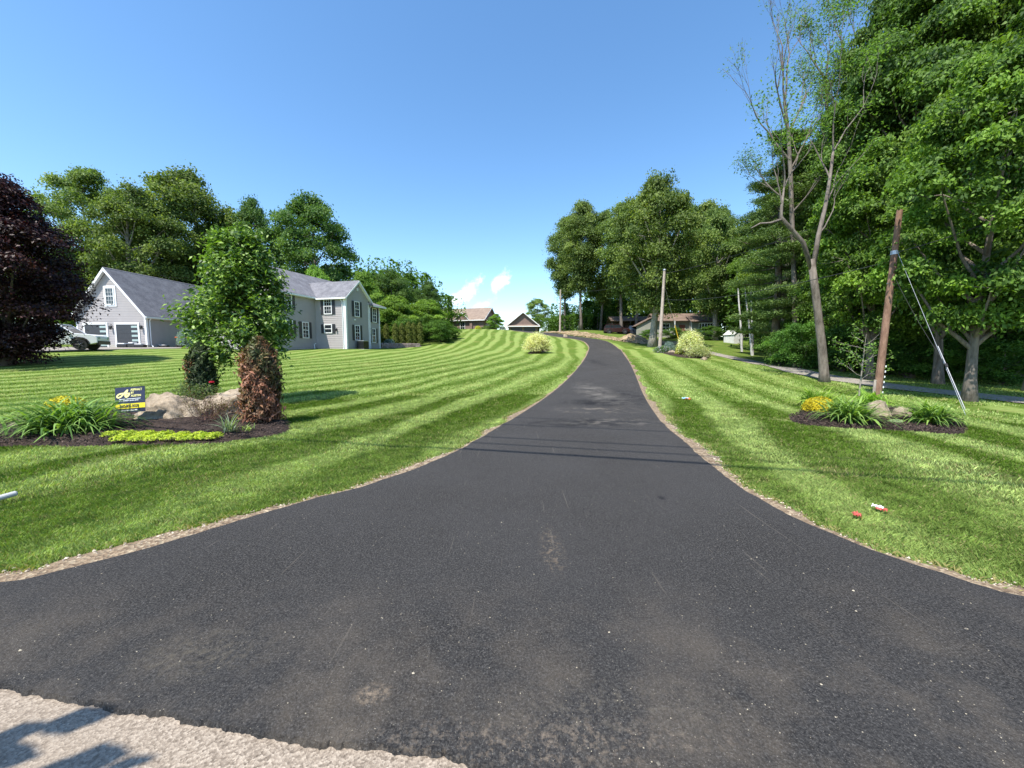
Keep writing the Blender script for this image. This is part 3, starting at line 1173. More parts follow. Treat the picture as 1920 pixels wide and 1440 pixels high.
def blades(n, rmin, rmax, width, height, seed):
    r = np.random.default_rng(seed)
    k = int(n * 1.0)
    ang = r.uniform(-math.radians(74), math.radians(74), k)
    rad = np.sqrt(r.uniform(rmin ** 2, rmax ** 2, k))
    x = np.sin(ang) * rad
    y = np.cos(ang) * rad
    keep = (y > 1.2)
    for e in EXCL:
        keep &= ~pip(x, y, e)
    lm = np.array(lane)
    yl = np.interp(x, lm[::-1, 0][np.argsort(lm[::-1, 0])], lm[::-1, 1][np.argsort(lm[::-1, 0])])
    keep &= ~((x > 13) & (np.abs(y - yl) < 1.5))
    keep &= (y > np.where(x < -3, 1.9, 0.5))
    if rmax > 25:
        keep &= r.uniform(0, 1, k) < np.clip((rmax - rad) / (rmax - 18), 0, 1)
    x, y = x[keep], y[keep]
    # bare and thin spots
    thin = np.array([mnoise.noise(Vector((a * 0.9, b_ * 0.9, 31))) for a, b_ in zip(x, y)]) 
    for (qx, qy, rx_, ry_, am) in SPOTS:
        thin = thin + am * np.exp(-(((x - qx) / rx_) ** 2 + ((y - qy) / ry_) ** 2))
    kk = (thin < 0.42) | (r.uniform(0, 1, len(x)) < np.clip(0.35 - (thin - 0.42) * 0.5, 0.06, 0.35))
    x, y, thin = x[kk], y[kk], thin[kk]
    n = len(x)
    z = hz(x, y)
    u = stripe_u(x, y) + thin * 0.12
    mown = pip(x, y, MOWN)
    s = np.clip(np.sin(2 * PI * u) / 1.0 + 0.42, 0, 1) * np.clip(0.8 + 0.5 * thin, 0.45, 1)
    s = np.where(mown, s, 0.3)
    nearedge = np.clip(1 - (np.hypot(x, y) - 4) / 5, 0, 1) * 0.7
    s = s * (1 - nearedge) + 0.5 * nearedge
    hgt = height * r.uniform(0.55, 1.25, n) * (1 + 0.5 * np.clip(thin + 0.2, -0.4, 0.5))
    # mower lays alternate passes away from and toward the camera
    tuft = np.array([[mnoise.noise(Vector((a * 5, b_ * 5, 61))), mnoise.noise(Vector((a * 5, b_ * 5, 71)))] for a, b_ in zip(x, y)])
    ld = np.stack([r.normal(0, 0.7, n) + tuft[:, 0] * 1.5, (s - 0.5) * 0.7 + r.normal(0, 0.7, n) + tuft[:, 1] * 1.5], -1)
    ld = unit(ld) * (hgt * r.uniform(0.25, 0.95, n))[:, None]
    wd = width * r.uniform(0.6, 1.3, n)
    pa = r.uniform(0, 2 * PI, n)
    sx_, sy_ = np.cos(pa) * wd / 2, np.sin(pa) * wd / 2
    V = np.empty((n, 4, 3))
    V[:, 0] = np.stack([x - sx_, y - sy_, z - 0.005], -1)
    V[:, 1] = np.stack([x + sx_, y + sy_, z - 0.005], -1)
    V[:, 2] = np.stack([x + sx_ * 0.6 + ld[:, 0] * 0.45, y + sy_ * 0.6 + ld[:, 1] * 0.45, z + hgt * 0.65], -1)
    V[:, 3] = np.stack([x + ld[:, 0], y + ld[:, 1], z + hgt * 0.95], -1)
    c0 = lerpc((0.100, 0.168, 0.013), (0.42, 0.50, 0.17), s)  # stripe sheen from blade lean also painted into the blade colour
    col = c0 * r.uniform(0.7, 1.35, (n, 1)) * (1 + 0.25 * tuft[:, :1])
    dryb = r.uniform(0, 1, n) < (0.07 + 0.55 * np.clip(thin - 0.2, 0, 1))
    col[dryb] = np.array([0.33, 0.29, 0.13]) * r.uniform(0.7, 1.2, (dryb.sum(), 1))
    return V, col


GV, GC = [], []
for a in ((690000, 2.2, 6.5, 0.0042, 0.036, 1), (590000, 6.5, 14, 0.0080, 0.038, 2), (520000, 14, 38, 0.022, 0.042, 3)):
    v_, c_ = blades(*a)
    GV.append(v_)
    GC.append(c_)
# straggling tufts leaning over the bare strip
r = np.random.default_rng(77)
for side in (0, 1):
    L_ = VO[side]
    L_ = L_[(L_[:, 1] < 14)]
    L_ = densify(L_, 0.012)
    k = np.repeat(np.arange(len(L_)), 7)
    x = L_[k, 0] + r.normal(0, 0.035, len(k))
    y = L_[k, 1] + r.normal(0, 0.05, len(k))
    ok = np.array([mnoise.noise(Vector((a * 2.2, b_ * 2.2, 51 + side))) > -0.2 for a, b_ in zip(x, y)])
    x, y = x[ok], y[ok]
    n = len(x)
    hg = r.uniform(0.02, 0.055, n)
    ld = unit(r.normal(size=(n, 2))) * (hg * 0.8)[:, None]
    wd = 0.005 + 0.0009 * y
    V = np.empty((n, 4, 3))
    V[:, 0] = np.stack([x - wd / 2, y, hz(x, y)], -1)
    V[:, 1] = np.stack([x + wd / 2, y, hz(x, y)], -1)
    V[:, 2] = np.stack([x + wd * 0.3 + ld[:, 0] * 0.4, y + ld[:, 1] * 0.4, hz(x, y) + hg * 0.7], -1)
    V[:, 3] = np.stack([x + ld[:, 0], y + ld[:, 1], hz(x, y) + hg], -1)
    t = r.uniform(0, 1, n)
    GV.append(V)
    GC.append(np.where((t < 0.45)[:, None], lerpc((0.36, 0.3, 0.13), (0.3, 0.29, 0.1), t), lerpc((0.09, 0.16, 0.03), (0.2, 0.28, 0.07), t)))
gme = quads_mesh("grass", np.concatenate(GV), np.concatenate(GC))
gme.materials.append(M['grass'])
tag(link_mesh("grass", gme, None), "short green mown grass covering the lawns either side of the driveway", "grass", kind="stuff")

# loose stone chips on the asphalt and crumbs on the verge
def pebbles(name, pts, zs, sizes, cols, matname, label):
    r = np.random.default_rng(5)
    base = np.array([(1, 0, 0), (0, 1, 0), (-1, 0, 0), (0, -1, 0), (0, 0, 0.7)])
    fs = [(0, 1, 4), (1, 2, 4), (2, 3, 4), (3, 0, 4)]
    n = len(pts)
    V = np.empty((n, 4, 3, 3))
    ang = r.uniform(0, 6.28, n)
    B = base[None] * r.uniform(0.55, 1.3, (n, 5, 3)) * sizes[:, None, None]
    ca, sa = np.cos(ang)[:, None], np.sin(ang)[:, None]
    X = B[:, :, 0] * ca - B[:, :, 1] * sa
    Y_ = B[:, :, 0] * sa + B[:, :, 1] * ca
    Q = np.stack([X + pts[:, 0:1], Y_ + pts[:, 1:2], B[:, :, 2] + zs[:, None]], -1)
    for i, f in enumerate(fs):
        V[:, i] = Q[:, f]
    me = quads_mesh(name, V.reshape(-1, 3, 3), np.repeat(cols, 4, 0), 3)
    me.materials.append(M[matname])
    return tag(link_mesh(name, me, None), label, "gravel", kind="stuff")


m, nt, b = new_mat('chip')
at = N(nt, "ShaderNodeAttribute", attribute_name="col")
nt.links.new(at.outputs["Color"], b.inputs["Base Color"])
b.inputs["Roughness"].default_value = 0.9
M['chip'] = m
r = np.random.default_rng(9)
n = 2600
x = r.uniform(-4, 4, n)
y = 0.9 + r.exponential(1.0, n)
k = pip(x, y, np.array([(q[0], q[1]) for q in near_poly]))
x, y = x[k], y[k]
n = len(x)
pebbles("stone_chips", np.stack([x, y], -1), np.full(n, ZD), r.uniform(0.0012, 0.0042, n) * (1 + 1.0 * (r.uniform(0, 1, n) > 0.96)),
        lerpc((0.06, 0.055, 0.05), (0.50, 0.44, 0.33), r.uniform(0, 1, n) ** 1.2), 'chip', "pale stone chips scattered over the fresh black asphalt")
pp, zs_ = [], []
for side in (0, 1):
    nn_ = (Ln, Rn)[side]
    oo = VO[side][:len(nn_)]
    for _ in range(5200):
        i = r.integers(0, len(nn_))
        if nn_[i][1] > 9 or abs(nn_[i][0]) > 8:
            continue
        q = nn_[i] + (oo[i] - nn_[i]) * r.uniform(0.0, 1.0)
        pp.append(q + r.normal(0, 0.01, 2))
pp = np.array(pp)
n = len(pp)
pebbles("verge_crumbs", pp, hz(pp[:, 0], pp[:, 1]) + 0.028, r.uniform(0.003, 0.014, n), lerpc((0.10, 0.06, 0.04), (0.62, 0.54, 0.42), r.uniform(0, 1, n)), 'chip',
        "crumbs of stone and soil along the edges of the driveway")
# bark chips on the beds
cc, cz = [], []
for bd in (bedL, bedR):
    mn, mx = bd.min(0), bd.max(0)
    q = r.uniform(mn, mx, (26000, 2))
    q = q[pip(q[:, 0], q[:, 1], bd)]
    c_ = bd.mean(0)
    cc.append(q)
    dn = np.abs(q - c_)
    cz.append(hz(q[:, 0], q[:, 1]) + (0.11 if bd is bedL else 0.09) - 0.05 * r.uniform(0, 1, len(q)))
cc = np.concatenate(cc)
cz = np.concatenate(cz)
n = len(cc)
Vc = leaves(np.column_stack([cc, cz]), r.normal(size=(n, 3)) * 0.5 + np.array([0, 0, 1]), r.uniform(0.02, 0.06, n), 0.4, 0.05, r, droop=0)
me = quads_mesh("bark_mulch", Vc, lerpc((0.012, 0.008, 0.007), (0.10, 0.065, 0.05), r.uniform(0, 1, n) ** 1.5))
me.materials.append(M['chip'])
tag(link_mesh("bark_mulch", me, None), "dark shredded bark mulch spread over the planting beds", "mulch", kind="stuff")

# ================================================================== BUILDINGS
def siding_wall(mb, poly, origin, u, out, course=0.19, lap=0.022, mat=None):
    """clapboards filling a convex wall outline poly [(u,v)...] on the plane origin + u*U + v*Z"""
    u = Vector(u)
    out = Vector(out)
    O = Vector(origin)
    vmin = min(p[1] for p in poly)
    vmax = max(p[1] for p in poly)

    def span(v):
        xs = []
        n = len(poly)
        for i in range(n):
            a, b_ = poly[i], poly[(i + 1) % n]
            if abs(a[1] - b_[1]) < 1e-9:
                if abs(a[1] - v) < 1e-6:
                    xs += [a[0], b_[0]]
                continue
            t = (v - a[1]) / (b_[1] - a[1])
            if -1e-6 <= t <= 1 + 1e-6:
                xs.append(a[0] + (b_[0] - a[0]) * t)
        return min(xs), max(xs)
    v = vmin
    Z = Vector((0, 0, 1))
    while v < vmax - 1e-4:
        v2 = min(v + course, vmax)
        a0, a1 = span(v + 1e-5)
        b0, b1 = span(v2 - 1e-5)
        w = O + u * a0 + Z * v
        mb.add([O + u * a0 + Z * v + out * lap, O + u * a1 + Z * v + out * lap, O + u * b1 + Z * v2, O + u * b0 + Z * v2, O + u * a0 + Z * v, O + u * a1 + Z * v],
               [(0, 1, 2, 3), (0, 4, 5, 1)])
        v = v2


def window(parent, c, u, out, w, hh, shutters=True, grid=(2, 2), shw=0.36, label=None):
    """double-hung window: frame (> pane), two shutters"""
    u = Vector(u)
    out = Vector(out)
    C = Vector(c)
    R = Matrix((u, -out, Vector((0, 0, 1)))).transposed().to_4x4()
    T = Matrix.Translation(C) @ R
    fr = MB()
    t = 0.085
    d0, d1 = -0.075, -0.01
    fr.box(-w / 2, -w / 2 + t, d0, d1, -hh / 2, hh / 2, T)
    fr.box(w / 2 - t, w / 2, d0, d1, -hh / 2, hh / 2, T)
    fr.box(-w / 2 + t, w / 2 - t, d0, d1, hh / 2 - t, hh / 2, T)
    fr.box(-w / 2 + t, w / 2 - t, d0, d1, -hh / 2, -hh / 2 + t, T)
    fr.box(-w / 2 + t, w / 2 - t, d0 + 0.012, d1, -0.03, 0.03, T)
    gx, gz = grid
    for sgn in (1, -1):
        z0, z1 = (0.03, hh / 2 - t) if sgn > 0 else (-hh / 2 + t, -0.03)
        for i in range(1, gx + 1):
            x = -w / 2 + t + (w - 2 * t) * i / (gx + 1)
            fr.box(x - 0.011, x + 0.011, d0 + 0.025, d1, z0, z1, T)
        for i in range(1, gz):
            z = z0 + (z1 - z0) * i / gz
            fr.box(-w / 2 + t, w / 2 - t, d0 + 0.028, d1, z - 0.011, z + 0.011, T)
    o = fr.build("window", M['white'], parent)
    MB().box(-w / 2 + t, w / 2 - t, d0 + 0.045, d0 + 0.055, -hh / 2 + t, hh / 2 - t, T).build("pane", M['glass'], o)
    if shutters:
        for sgn in (-1, 1):
            s = MB()
            x0 = sgn * (w / 2 + 0.015)
            x1 = sgn * (w / 2 + 0.015 + shw)
            a, b_ = min(x0, x1), max(x0, x1)
            s.box(a, b_, -0.055, -0.03, -hh / 2, hh / 2, T)
            nl = int(hh / 0.09)
            for i in range(nl):
                z = -hh / 2 + 0.06 + i * (hh - 0.12) / nl
                s.box(a + 0.04, b_ - 0.04, -0.068, -0.053, z, z + 0.05, T)
            s.build("shutter", M['shutter'], parent)
    return o


def roof_slab(mb, a, b_, c, d, th=0.14):
    """thick quad; a,b on the eave, c,d on the ridge"""
    a, b_, c, d = map(Vector, (a, b_, c, d))
    n = (b_ - a).cross(d - a).normalized()
    if n.z < 0:
        n = -n
    mb.prism([a, b_, c, d], -n * th)


# ---------------- gray garage
GO = Vector((-37.7, 40, 0))
gz = 2.02
gar = thing("garage", "tall grey clapboard garage with steep gable roof and two dark doors, left of the house", "garage", (GO.x, GO.y, gz), math.radians(-3))
W, HE, HR, LG = 7.6, 3.45, 8.0, 17.0
mb = MB()
siding_wall(mb, [(-W, 0.35), (0, 0.35), (0, HE), (-W / 2, HR - 0.15), (-W, HE)], (0, 0, 0), (1, 0, 0), (0, -1, 0), 0.17)
siding_wall(mb, [(0, 0.35), (LG, 0.35), (LG, HE), (0, HE)], (0, 0, 0), (0, 1, 0), (1, 0, 0), 0.17)
mb.add([(-W, 0, 0.35), (-W, LG, 0.35), (-W, LG, HE), (-W, 0, HE)], [(0, 1, 2, 3)])
mb.add([(-W, LG, 0.35), (0, LG, 0.35), (0, LG, HE), (-W / 2, LG, HR - 0.15), (-W, LG, HE)], [(0, 1, 2, 3, 4)])
mb.build("wall", M['siding'], gar)
MB().box(-W - 0.02, 0.02, -0.02, LG + 0.02, -0.6, 0.35).build("foundation", M['concrete'], gar)
mb = MB()
ov = 0.32
sl = (HR - HE) / (W / 2)
for s in (0, 1):
    xe = ov if s == 0 else -W - ov
    ze = HE - ov * sl
    roof_slab(mb, (xe, -0.35, ze + 0.2), (xe, LG + 0.3, ze + 0.2), (-W / 2, LG + 0.3, HR + 0.2), (-W / 2, -0.35, HR + 0.2))
mb.build("roof", M['roof'], gar)
mb = MB()
for s in (0, 1):
    xe = ov + 0.02 if s == 0 else -W - ov - 0.02
    ze = HE - ov * sl
    p = [(xe, -0.38, ze - 0.16), (xe, -0.38, ze + 0.13), (-W / 2, -0.38, HR + 0.14), (-W / 2, -0.38, HR - 0.2)]
    mb.prism(p, (0, 0.05, 0))
    mb.prism([(xe * 1.0, -0.34, ze - 0.03), (-W / 2, -0.34, HR - 0.05), (-W / 2, -0.34, HR - 0.02), (xe, -0.34, ze)], (0, 0.34, 0))
mb.box(ov - 0.02, ov + 0.1, -0.33, LG, HE - ov * sl - 0.02, HE - ov * sl + 0.15)
mb.box(0.0, ov - 0.03, -0.2, LG, HE - ov * sl - 0.06, HE - ov * sl - 0.03)
mb.build("trim", M['white'], gar)
mb = MB()
mb.box(-0.16, 0.035, -0.04, 0.0, 0.3, HE - 0.1)
mb.box(0.0, 0.04, 0.0, 0.17, 0.3, HE - 0.1)
mb.box(-W - 0.03, -W + 0.15, -0.04, 0, 0.3, HE - 0.1)
split_build(mb, "corner_board", M['white'], gar)
MB().tube([(0.34, 0.25, HE - 0.35), (0.1, 0.3, HE - 0.65), (0.09, 0.3, 0.35), (0.35, 0.25, 0.1)], 0.05, 6).build("downspout", M['white'], gar)
mb = MB()
window(gar, (-W / 2 + 0.15, -0.03, 5.3), (1, 0, 0), (0, -1, 0), 0.95, 1.75, False, (2, 2))
fr = MB()
cx_ = -W / 2 + 0.15
for (x0, x1, z0, z1) in ((cx_ - 0.66, cx_ - 0.475, 4.25, 6.35), (cx_ + 0.475, cx_ + 0.66, 4.25, 6.35), (cx_ - 0.475, cx_ + 0.475, 6.175, 6.35), (cx_ - 0.475, cx_ + 0.475, 4.25, 4.425)):
    fr.box(x0, x1, -0.06, -0.005, z0, z1)
fr.build("window_casing", M['white'], gar)
for k, x0 in enumerate((-0.9 - 2.35, -W + 0.9)):
    wd, hd = 2.35, 2.32
    d = MB()
    nb = 5
    for i in range(nb):
        d.box(x0, x0 + wd, -0.035, -0.012, 0.08 + i * hd / nb + 0.012, 0.08 + (i + 1) * hd / nb)
    d.box(x0, x0 + wd, -0.012, 0.03, 0.05, hd + 0.08)
    do = d.build("garage_door", M['shutter'], gar)
    g = MB()
    for i in range(nb - 1):
        z = 0.08 + i * hd / nb
        g.box(x0 + wd - 0.72, x0 + wd - 0.05, -0.045, -0.03, z + 0.14, z + hd / nb - 0.12)
    g.box(x0 + wd - 0.72, x0 + wd - 0.05, -0.045, -0.03, 0.08 + 4 * hd / nb + 0.14, hd + 0.08 - 0.12)
    g.build("door_window", M['frost'], do)
    f = MB()
    f.box(x0 - 0.18, x0, -0.07, 0, 0.02, hd + 0.1)
    f.box(x0 + wd, x0 + wd + 0.18, -0.07, 0, 0.02, hd + 0.1)
    f.box(x0 - 0.18, x0 + wd + 0.18, -0.072, 0, hd + 0.1, hd + 0.3)
    f.build("door_frame", M['white'], gar)
for x in (-0.45, -3.75):
    l = MB()
    l.box(x - 0.05, x + 0.05, -0.04, -0.02, 2.0, 2.3)
    l.tube([(x, -0.05, 2.25), (x, -0.2, 2.33), (x, -0.2, 2.2)], 0.02, 6)
    l.prism([(x - 0.1, -0.3, 2.2), (x + 0.1, -0.3, 2.2), (x + 0.1, -0.1, 2.2), (x - 0.1, -0.1, 2.2)], (0, 0, 0.04))
    l.prism([(x - 0.07, -0.27, 1.9), (x + 0.07, -0.27, 1.9), (x + 0.07, -0.13, 1.9), (x - 0.07, -0.13, 1.9)], (0, 0, 0.3))
    l.build("wall_lamp", M['black'], gar)

# ---------------- gray house
HZ = 1.9
hs = thing("house", "two storey grey clapboard house with dark shutters beyond the striped lawn", "house", (-17.3, 40.5, HZ), math.radians(-15))
WX, WL, ML, MW = -3.8, 3.9, 5.0, 9.0
HEW, HEM, HRM, HRW = 5.5, 5.55, 8.6, 7.25
HT = 6.0
mb = MB()
siding_wall(mb, [(WX, 0), (0, 0), (0, HEW), (WX, HEW)], (0, 0, 0), (1, 0, 0), (0, -1, 0))
siding_wall(mb, [(0, 0), (WL, 0), (WL, HEW), (WL / 2, HRW - 0.1), (0, HEW)], (0, 0, 0), (0, 1, 0), (1, 0, 0))
siding_wall(mb, [(WL, 0), (HT, 0), (HT, 5.05), (WL, 5.05)], (-0.06, 0, 0), (0, 1, 0), (1, 0, 0))
siding_wall(mb, [(-ML, 0), (0, 0), (0, HEM), (-ML, HEM)], (WX, 0, 0), (0, 1, 0), (1, 0, 0))
siding_wall(mb, [(WX - MW, 0), (WX, 0), (WX, HEM), (WX - MW / 2, HRM - 0.1), (WX - MW, HEM)], (0, -ML, 0), (1, 0, 0), (0, -1, 0))
mb.add([(-8, HT, 0), (-0.06, HT, 0), (-0.06, HT, 5.05), (-8, HT, 5.05)], [(0, 1, 2, 3)])
mb.add([(WX - MW, -ML, 0), (WX - MW, 9, 0), (WX - MW, 9, HEM), (WX - MW, -ML, HEM)], [(0, 1, 2, 3)])
mb.add([(WX - MW, 9, 0), (WX, 9, 0), (WX, 9, HEM), (WX - MW / 2, 9, HRM - 0.1), (WX - MW, 9, HEM)], [(0, 1, 2, 3, 4)])
mb.add([(WX, HT, 0), (WX, 9, 0), (WX, 9, HEM), (WX, HT, HEM)], [(0, 1, 2, 3)])
mb.add([(WX, 0, -0.6), (0.02, 0, -0.6), (0.02, 0, 0), (WX, 0, 0)], [(0, 1, 2, 3)])
mb.build("wall", M['siding'], hs)
mb = MB()
mb.box(WX - 0.2, -0.02, 0.02, HT - 0.02, -0.8, 0.02)
mb.box(WX - MW + 0.02, WX - 0.02, -ML + 0.02, 8.98, -0.8, 0.02)
mb.build("foundation", M['concrete'], hs)
mb = MB()
ov = 0.33
sm = (HRM - HEM) / (MW / 2)
roof_slab(mb, (WX + ov, -ML - 0.3, HEM - ov * sm + 0.16), (WX + ov, 9.3, HEM - ov * sm + 0.16), (WX - MW / 2, 9.3, HRM + 0.16), (WX - MW / 2, -ML - 0.3, HRM + 0.16))
roof_slab(mb, (WX - MW - ov, -ML - 0.3, HEM - ov * sm + 0.16), (WX - MW - ov, 9.3, HEM - ov * sm + 0.16), (WX - MW / 2, 9.3, HRM + 0.16), (WX - MW / 2, -ML - 0.3, HRM + 0.16))
sw = (HRW - HEW) / (WL / 2)
xin = WX - 2.4
roof_slab(mb, (0.3, -ov, HEW - ov * sw + 0.16), (WX + 0.36, -ov, HEW - ov * sw + 0.16), (xin, WL / 2, HRW + 0.16), (0.3, WL / 2, HRW + 0.16))
roof_slab(mb, (0.3, WL + ov, HEW - ov * sw + 0.16), (WX, WL + ov, HEW - ov * sw + 0.16), (xin, WL / 2, HRW + 0.16), (0.3, WL / 2, HRW + 0.16))
roof_slab(mb, (0.55, WL - 0.1, 5.02), (0.55, HT + 0.5, 5.02), (-4.2, HT + 0.5, 6.6), (-4.2, WL - 0.1, 6.6), 0.16)
mb.build("roof", M['roof'], hs)
mb = MB()
# fascia, soffit, rakes
zf = HEM - ov * sm
mb.box(WX + ov - 0.02, WX + ov + 0.09, -ML - 0.3, -ov, zf - 0.04, zf + 0.12)
mb.box(WX + 0.0, WX + ov - 0.03, -ML, -ov, zf - 0.05, zf - 0.02)
zf = HEW - ov * sw
mb.box(WX + 0.45, 0.3, -ov - 0.09, -ov + 0.02, zf - 0.03, zf + 0.12)
mb.box(WX + 0.45, 0.28, -ov + 0.03, -0.025, zf - 0.05, zf - 0.02)
for s in (0, 1):
    ye = -ov if s == 0 else WL + ov
    mb.prism([(0.305, ye, zf - 0.06), (0.305, ye, zf + 0.12), (0.305, WL / 2, HRW + 0.12), (0.305, WL / 2, HRW - 0.07)], (0.035, 0, 0))
    mb.prism([(0.03, ye, zf - 0.05), (0.03, ye, zf - 0.02), (0.03, WL / 2, HRW - 0.03), (0.03, WL / 2, HRW - 0.06)], (0.27, 0, 0))
mb.box(0.5, 0.6, WL + 0.1, HT + 0.5, 4.83, 4.99)
mb.build("trim", M['white'], hs)
mb = MB()
mb.box(-0.28, 0.04, -0.045, 0.0, -0.1, HEW - 0.05)
mb.box(0.0, 0.045, 0.0, 0.16, -0.1, HEW - 0.05)
mb.box(0.0, 0.045, WL - 0.14, WL, -0.1, HEW - 0.3)
mb.box(-0.055, 0.0, HT - 0.14, HT + 0.02, -0.1, 4.9)
mb.box(WX - 0.16, WX + 0.045, -ML - 0.045, -ML, -0.1, HEM - 0.1)
mb.box(WX, WX + 0.046, -ML, -ML + 0.16, -0.1, HEM - 0.1)
split_build(mb, "corner_board", M['white'], hs)
MB().tube([(-0.45, -ov, HEW - 0.3), (-0.33, -0.1, HEW - 0.6), (-0.33, -0.09, 0.05), (-0.33, -0.25, -0.03)], 0.045, 6).build("downspout", M['white'], hs)
MB().tube([(0.32, WL + 0.35, HEW - 0.45), (0.1, WL + 0.05, HEW - 0.8), (0.09, WL + 0.03, 0.05)], 0.045, 6).build("downspout", M['white'], hs)
F_, R_, Uf, Uy = (0, -1, 0), (1, 0, 0), (1, 0, 0), (0, 1, 0)
window(hs, (-2.15, -0.02, 4.5), Uf, F_, 1.0, 1.68, True, (2, 2))
window(hs, (-2.2, -0.02, 2.15), Uf, F_, 1.0, 0.95, True, (0, 1))
for (yy, z) in ((1.75, 4.32), (1.7, 1.78)):
    window(hs, (0.02, yy, z), (0, 1, 0), R_, 0.86, 1.66, True, (1, 2))
for (yy, z) in ((4.95, 3.95), (4.72, 1.6)):
    window(hs, (-0.04, yy, z), (0, 1, 0), R_, 0.8, 1.66, True, (1, 2), 0.32)
for (yy, z) in ((-3.55, 4.72), (-3.55, 2.0), (-1.5, 1.95)):
    window(hs, (WX + 0.02, yy, z), (0, 1, 0), R_, 0.88, 1.68, True, (1, 2))
l = MB()
l.box(-1.2, -1.1, -0.05, -0.02, 1.98, 2.2)
l.prism([(-1.22, -0.2, 1.9), (-1.08, -0.2, 1.9), (-1.08, -0.06, 1.9), (-1.22, -0.06, 1.9)], (0, 0, 0.25))
l.build("wall_lamp", M['black'], hs)
MB().tube([(WX + 0.1, -0.42, 0.0), (WX + 0.1, -0.42, 0.5), (WX + 0.28, -0.42, 0.62)], 0.05, 8).build("vent_pipe", M['white'], hs)
MB().box(0.02, 0.14, 1.8, 1.98, 6.3, 6.55).build("gable_light", M['white'], hs)
MB().box(0.02, 0.12, 1.25, 1.45, 3.1, 3.22).build("dryer_vent", M['white'], hs)

# air conditioner by the wing
ac = thing("air_conditioner", "dark boxy air conditioner with a pale top against the shaded gable wall", "air conditioner", (0, 0, 0), 0)
Rm = Matrix.Translation((-17.3, 40.5, HZ)) @ Matrix.Rotation(math.radians(-15), 4, 'Z')
ac.matrix_world = Rm @ Matrix.Translation((0.75, 1.6, 0.0))
mb = MB()
mb.box(-0.42, 0.42, -0.42, 0.42, 0.02, 0.85)
for i in range(9):
    z = 0.12 + i * 0.075
    mb.box(-0.45, 0.45, -0.45, 0.45, z, z + 0.025)
mb.build("casing", M['black'], ac)
MB().box(-0.47, 0.47, -0.47, 0.47, 0.85, 0.93).build("top", M['steel'], ac, bevel=0.02)
MB().box(-0.55, 0.55, -0.55, 0.55, -0.3, 0.02).build("pad", M['concrete'], ac)

# ---------------- brown house on the crest
BZ = 5.75
bh = thing("house", "brown single storey house with a small entry gable on the hill crest", "house", (-6.3, 86, BZ), math.radians(-16))
LW, DW = 10.0, 9.5
mb = MB()
siding_wall(mb, [(-LW, 0), (0, 0), (0, 3.0), (-LW, 3.0)], (0, 0, 0), Uf, F_, 0.2)
siding_wall(mb, [(0, 0), (DW, 0), (DW, 3.0), (DW / 2, 6.0), (0, 3.0)], (0, 0, 0), Uy, R_, 0.2)
siding_wall(mb, [(-LW - 9, 0), (-LW, 0), (-LW, 3.2), (-LW - 9, 3.2)], (0, -1.2, 0), Uf, F_, 0.2)
mb.add([(-LW, -1.2, 0), (-LW, 0, 0), (-LW, 0, 3.2), (-LW, -1.2, 3.2)], [(0, 1, 2, 3)])
mb.add([(-LW - 9, DW, 0), (0, DW, 0), (0, DW, 3.0), (-LW - 9, DW, 3.0)], [(0, 1, 2, 3)])
mb.add([(-LW - 9, -1.2, 0), (-LW - 9, DW, 0), (-LW - 9, DW, 3.2), (-LW - 9, -1.2, 3.2)], [(0, 1, 2, 3)])
# entry gable face
siding_wall(mb, [(-6.4, 3.15), (-3.6, 3.15), (-5.0, 4.45)], (0, -0.35, 0), Uf, F_, 0.15)
mb.box(-3.2, -2.6, -0.3, 0.0, 0, 3.0)
mb.build("wall", M['brown_siding'], bh)
mb = MB()
roof_slab(mb, (0.35, -0.5, 2.95), (-LW, -0.5, 2.95), (-LW - 2, DW / 2, 6.15), (0.35, DW / 2, 6.15))
roof_slab(mb, (0.35, DW + 0.5, 2.95), (-LW, DW + 0.5, 2.95), (-LW - 2, DW / 2, 6.15), (0.35, DW / 2, 6.15))
# hipped block on the left
hb = (-LW - 4.4, 4.1, 7.6)
e = [(-LW + 0.4, -1.7, 3.1), (-LW - 9.4, -1.7, 3.1), (-LW - 9.4, DW + 0.4, 3.1), (-LW + 0.4, DW + 0.4, 3.1)]
t0, t1 = (-LW - 3.9, 4.1, 7.5), (-LW - 5.6, 4.1, 7.5)
mb.add([*e, t0, t1, *[(x, y, z - 0.15) for x, y, z in e]], [(0, 4, 5, 1), (1, 5, 2), (2, 5, 4, 3), (3, 4, 0), (0, 1, 7, 6), (1, 2, 8, 7), (2, 3, 9, 8), (3, 0, 6, 9), (6, 7, 8, 9)])
roof_slab(mb, (-6.75, -0.6, 3.0), (-6.75, 1.8, 3.0), (-5.0, 1.8, 4.7), (-5.0, -0.6, 4.7), 0.1)
roof_slab(mb, (-3.25, -0.6, 3.0), (-3.25, 1.8, 3.0), (-5.0, 1.8, 4.7), (-5.0, -0.6, 4.7), 0.1)
roof_slab(mb, (1.0, -0.4, 2.85), (1.0, DW + 0.4, 2.85), (-0.2, DW + 0.4, 3.2), (-0.2, -0.4, 3.2), 0.1)
mb.build("roof", M['roof_brown'], bh)
mb = MB()
mb.box(-LW, 0.36, -0.6, -0.5, 2.78, 2.97)
mb.box(1.0, 1.08, -0.4, DW + 0.4, 2.68, 2.84)
for s in (0, 1):
    ye = -0.5 if s == 0 else DW + 0.5
    mb.prism([(0.37, ye, 2.72), (0.37, ye, 2.94), (0.37, DW / 2, 6.14), (0.37, DW / 2, 5.95)], (0.04, 0, 0))
    xe = -6.8 if s == 0 else -3.2
    mb.prism([(xe, -0.64, 2.86), (xe, -0.64, 3.02), (-5.0, -0.64, 4.72), (-5.0, -0.64, 4.56)], (0, 0.035, 0))
mb.build("trim", M['white'], bh)
window(bh, (-5.0, -0.02, 1.5), Uf, F_, 1.2, 2.3, False, (1, 2))
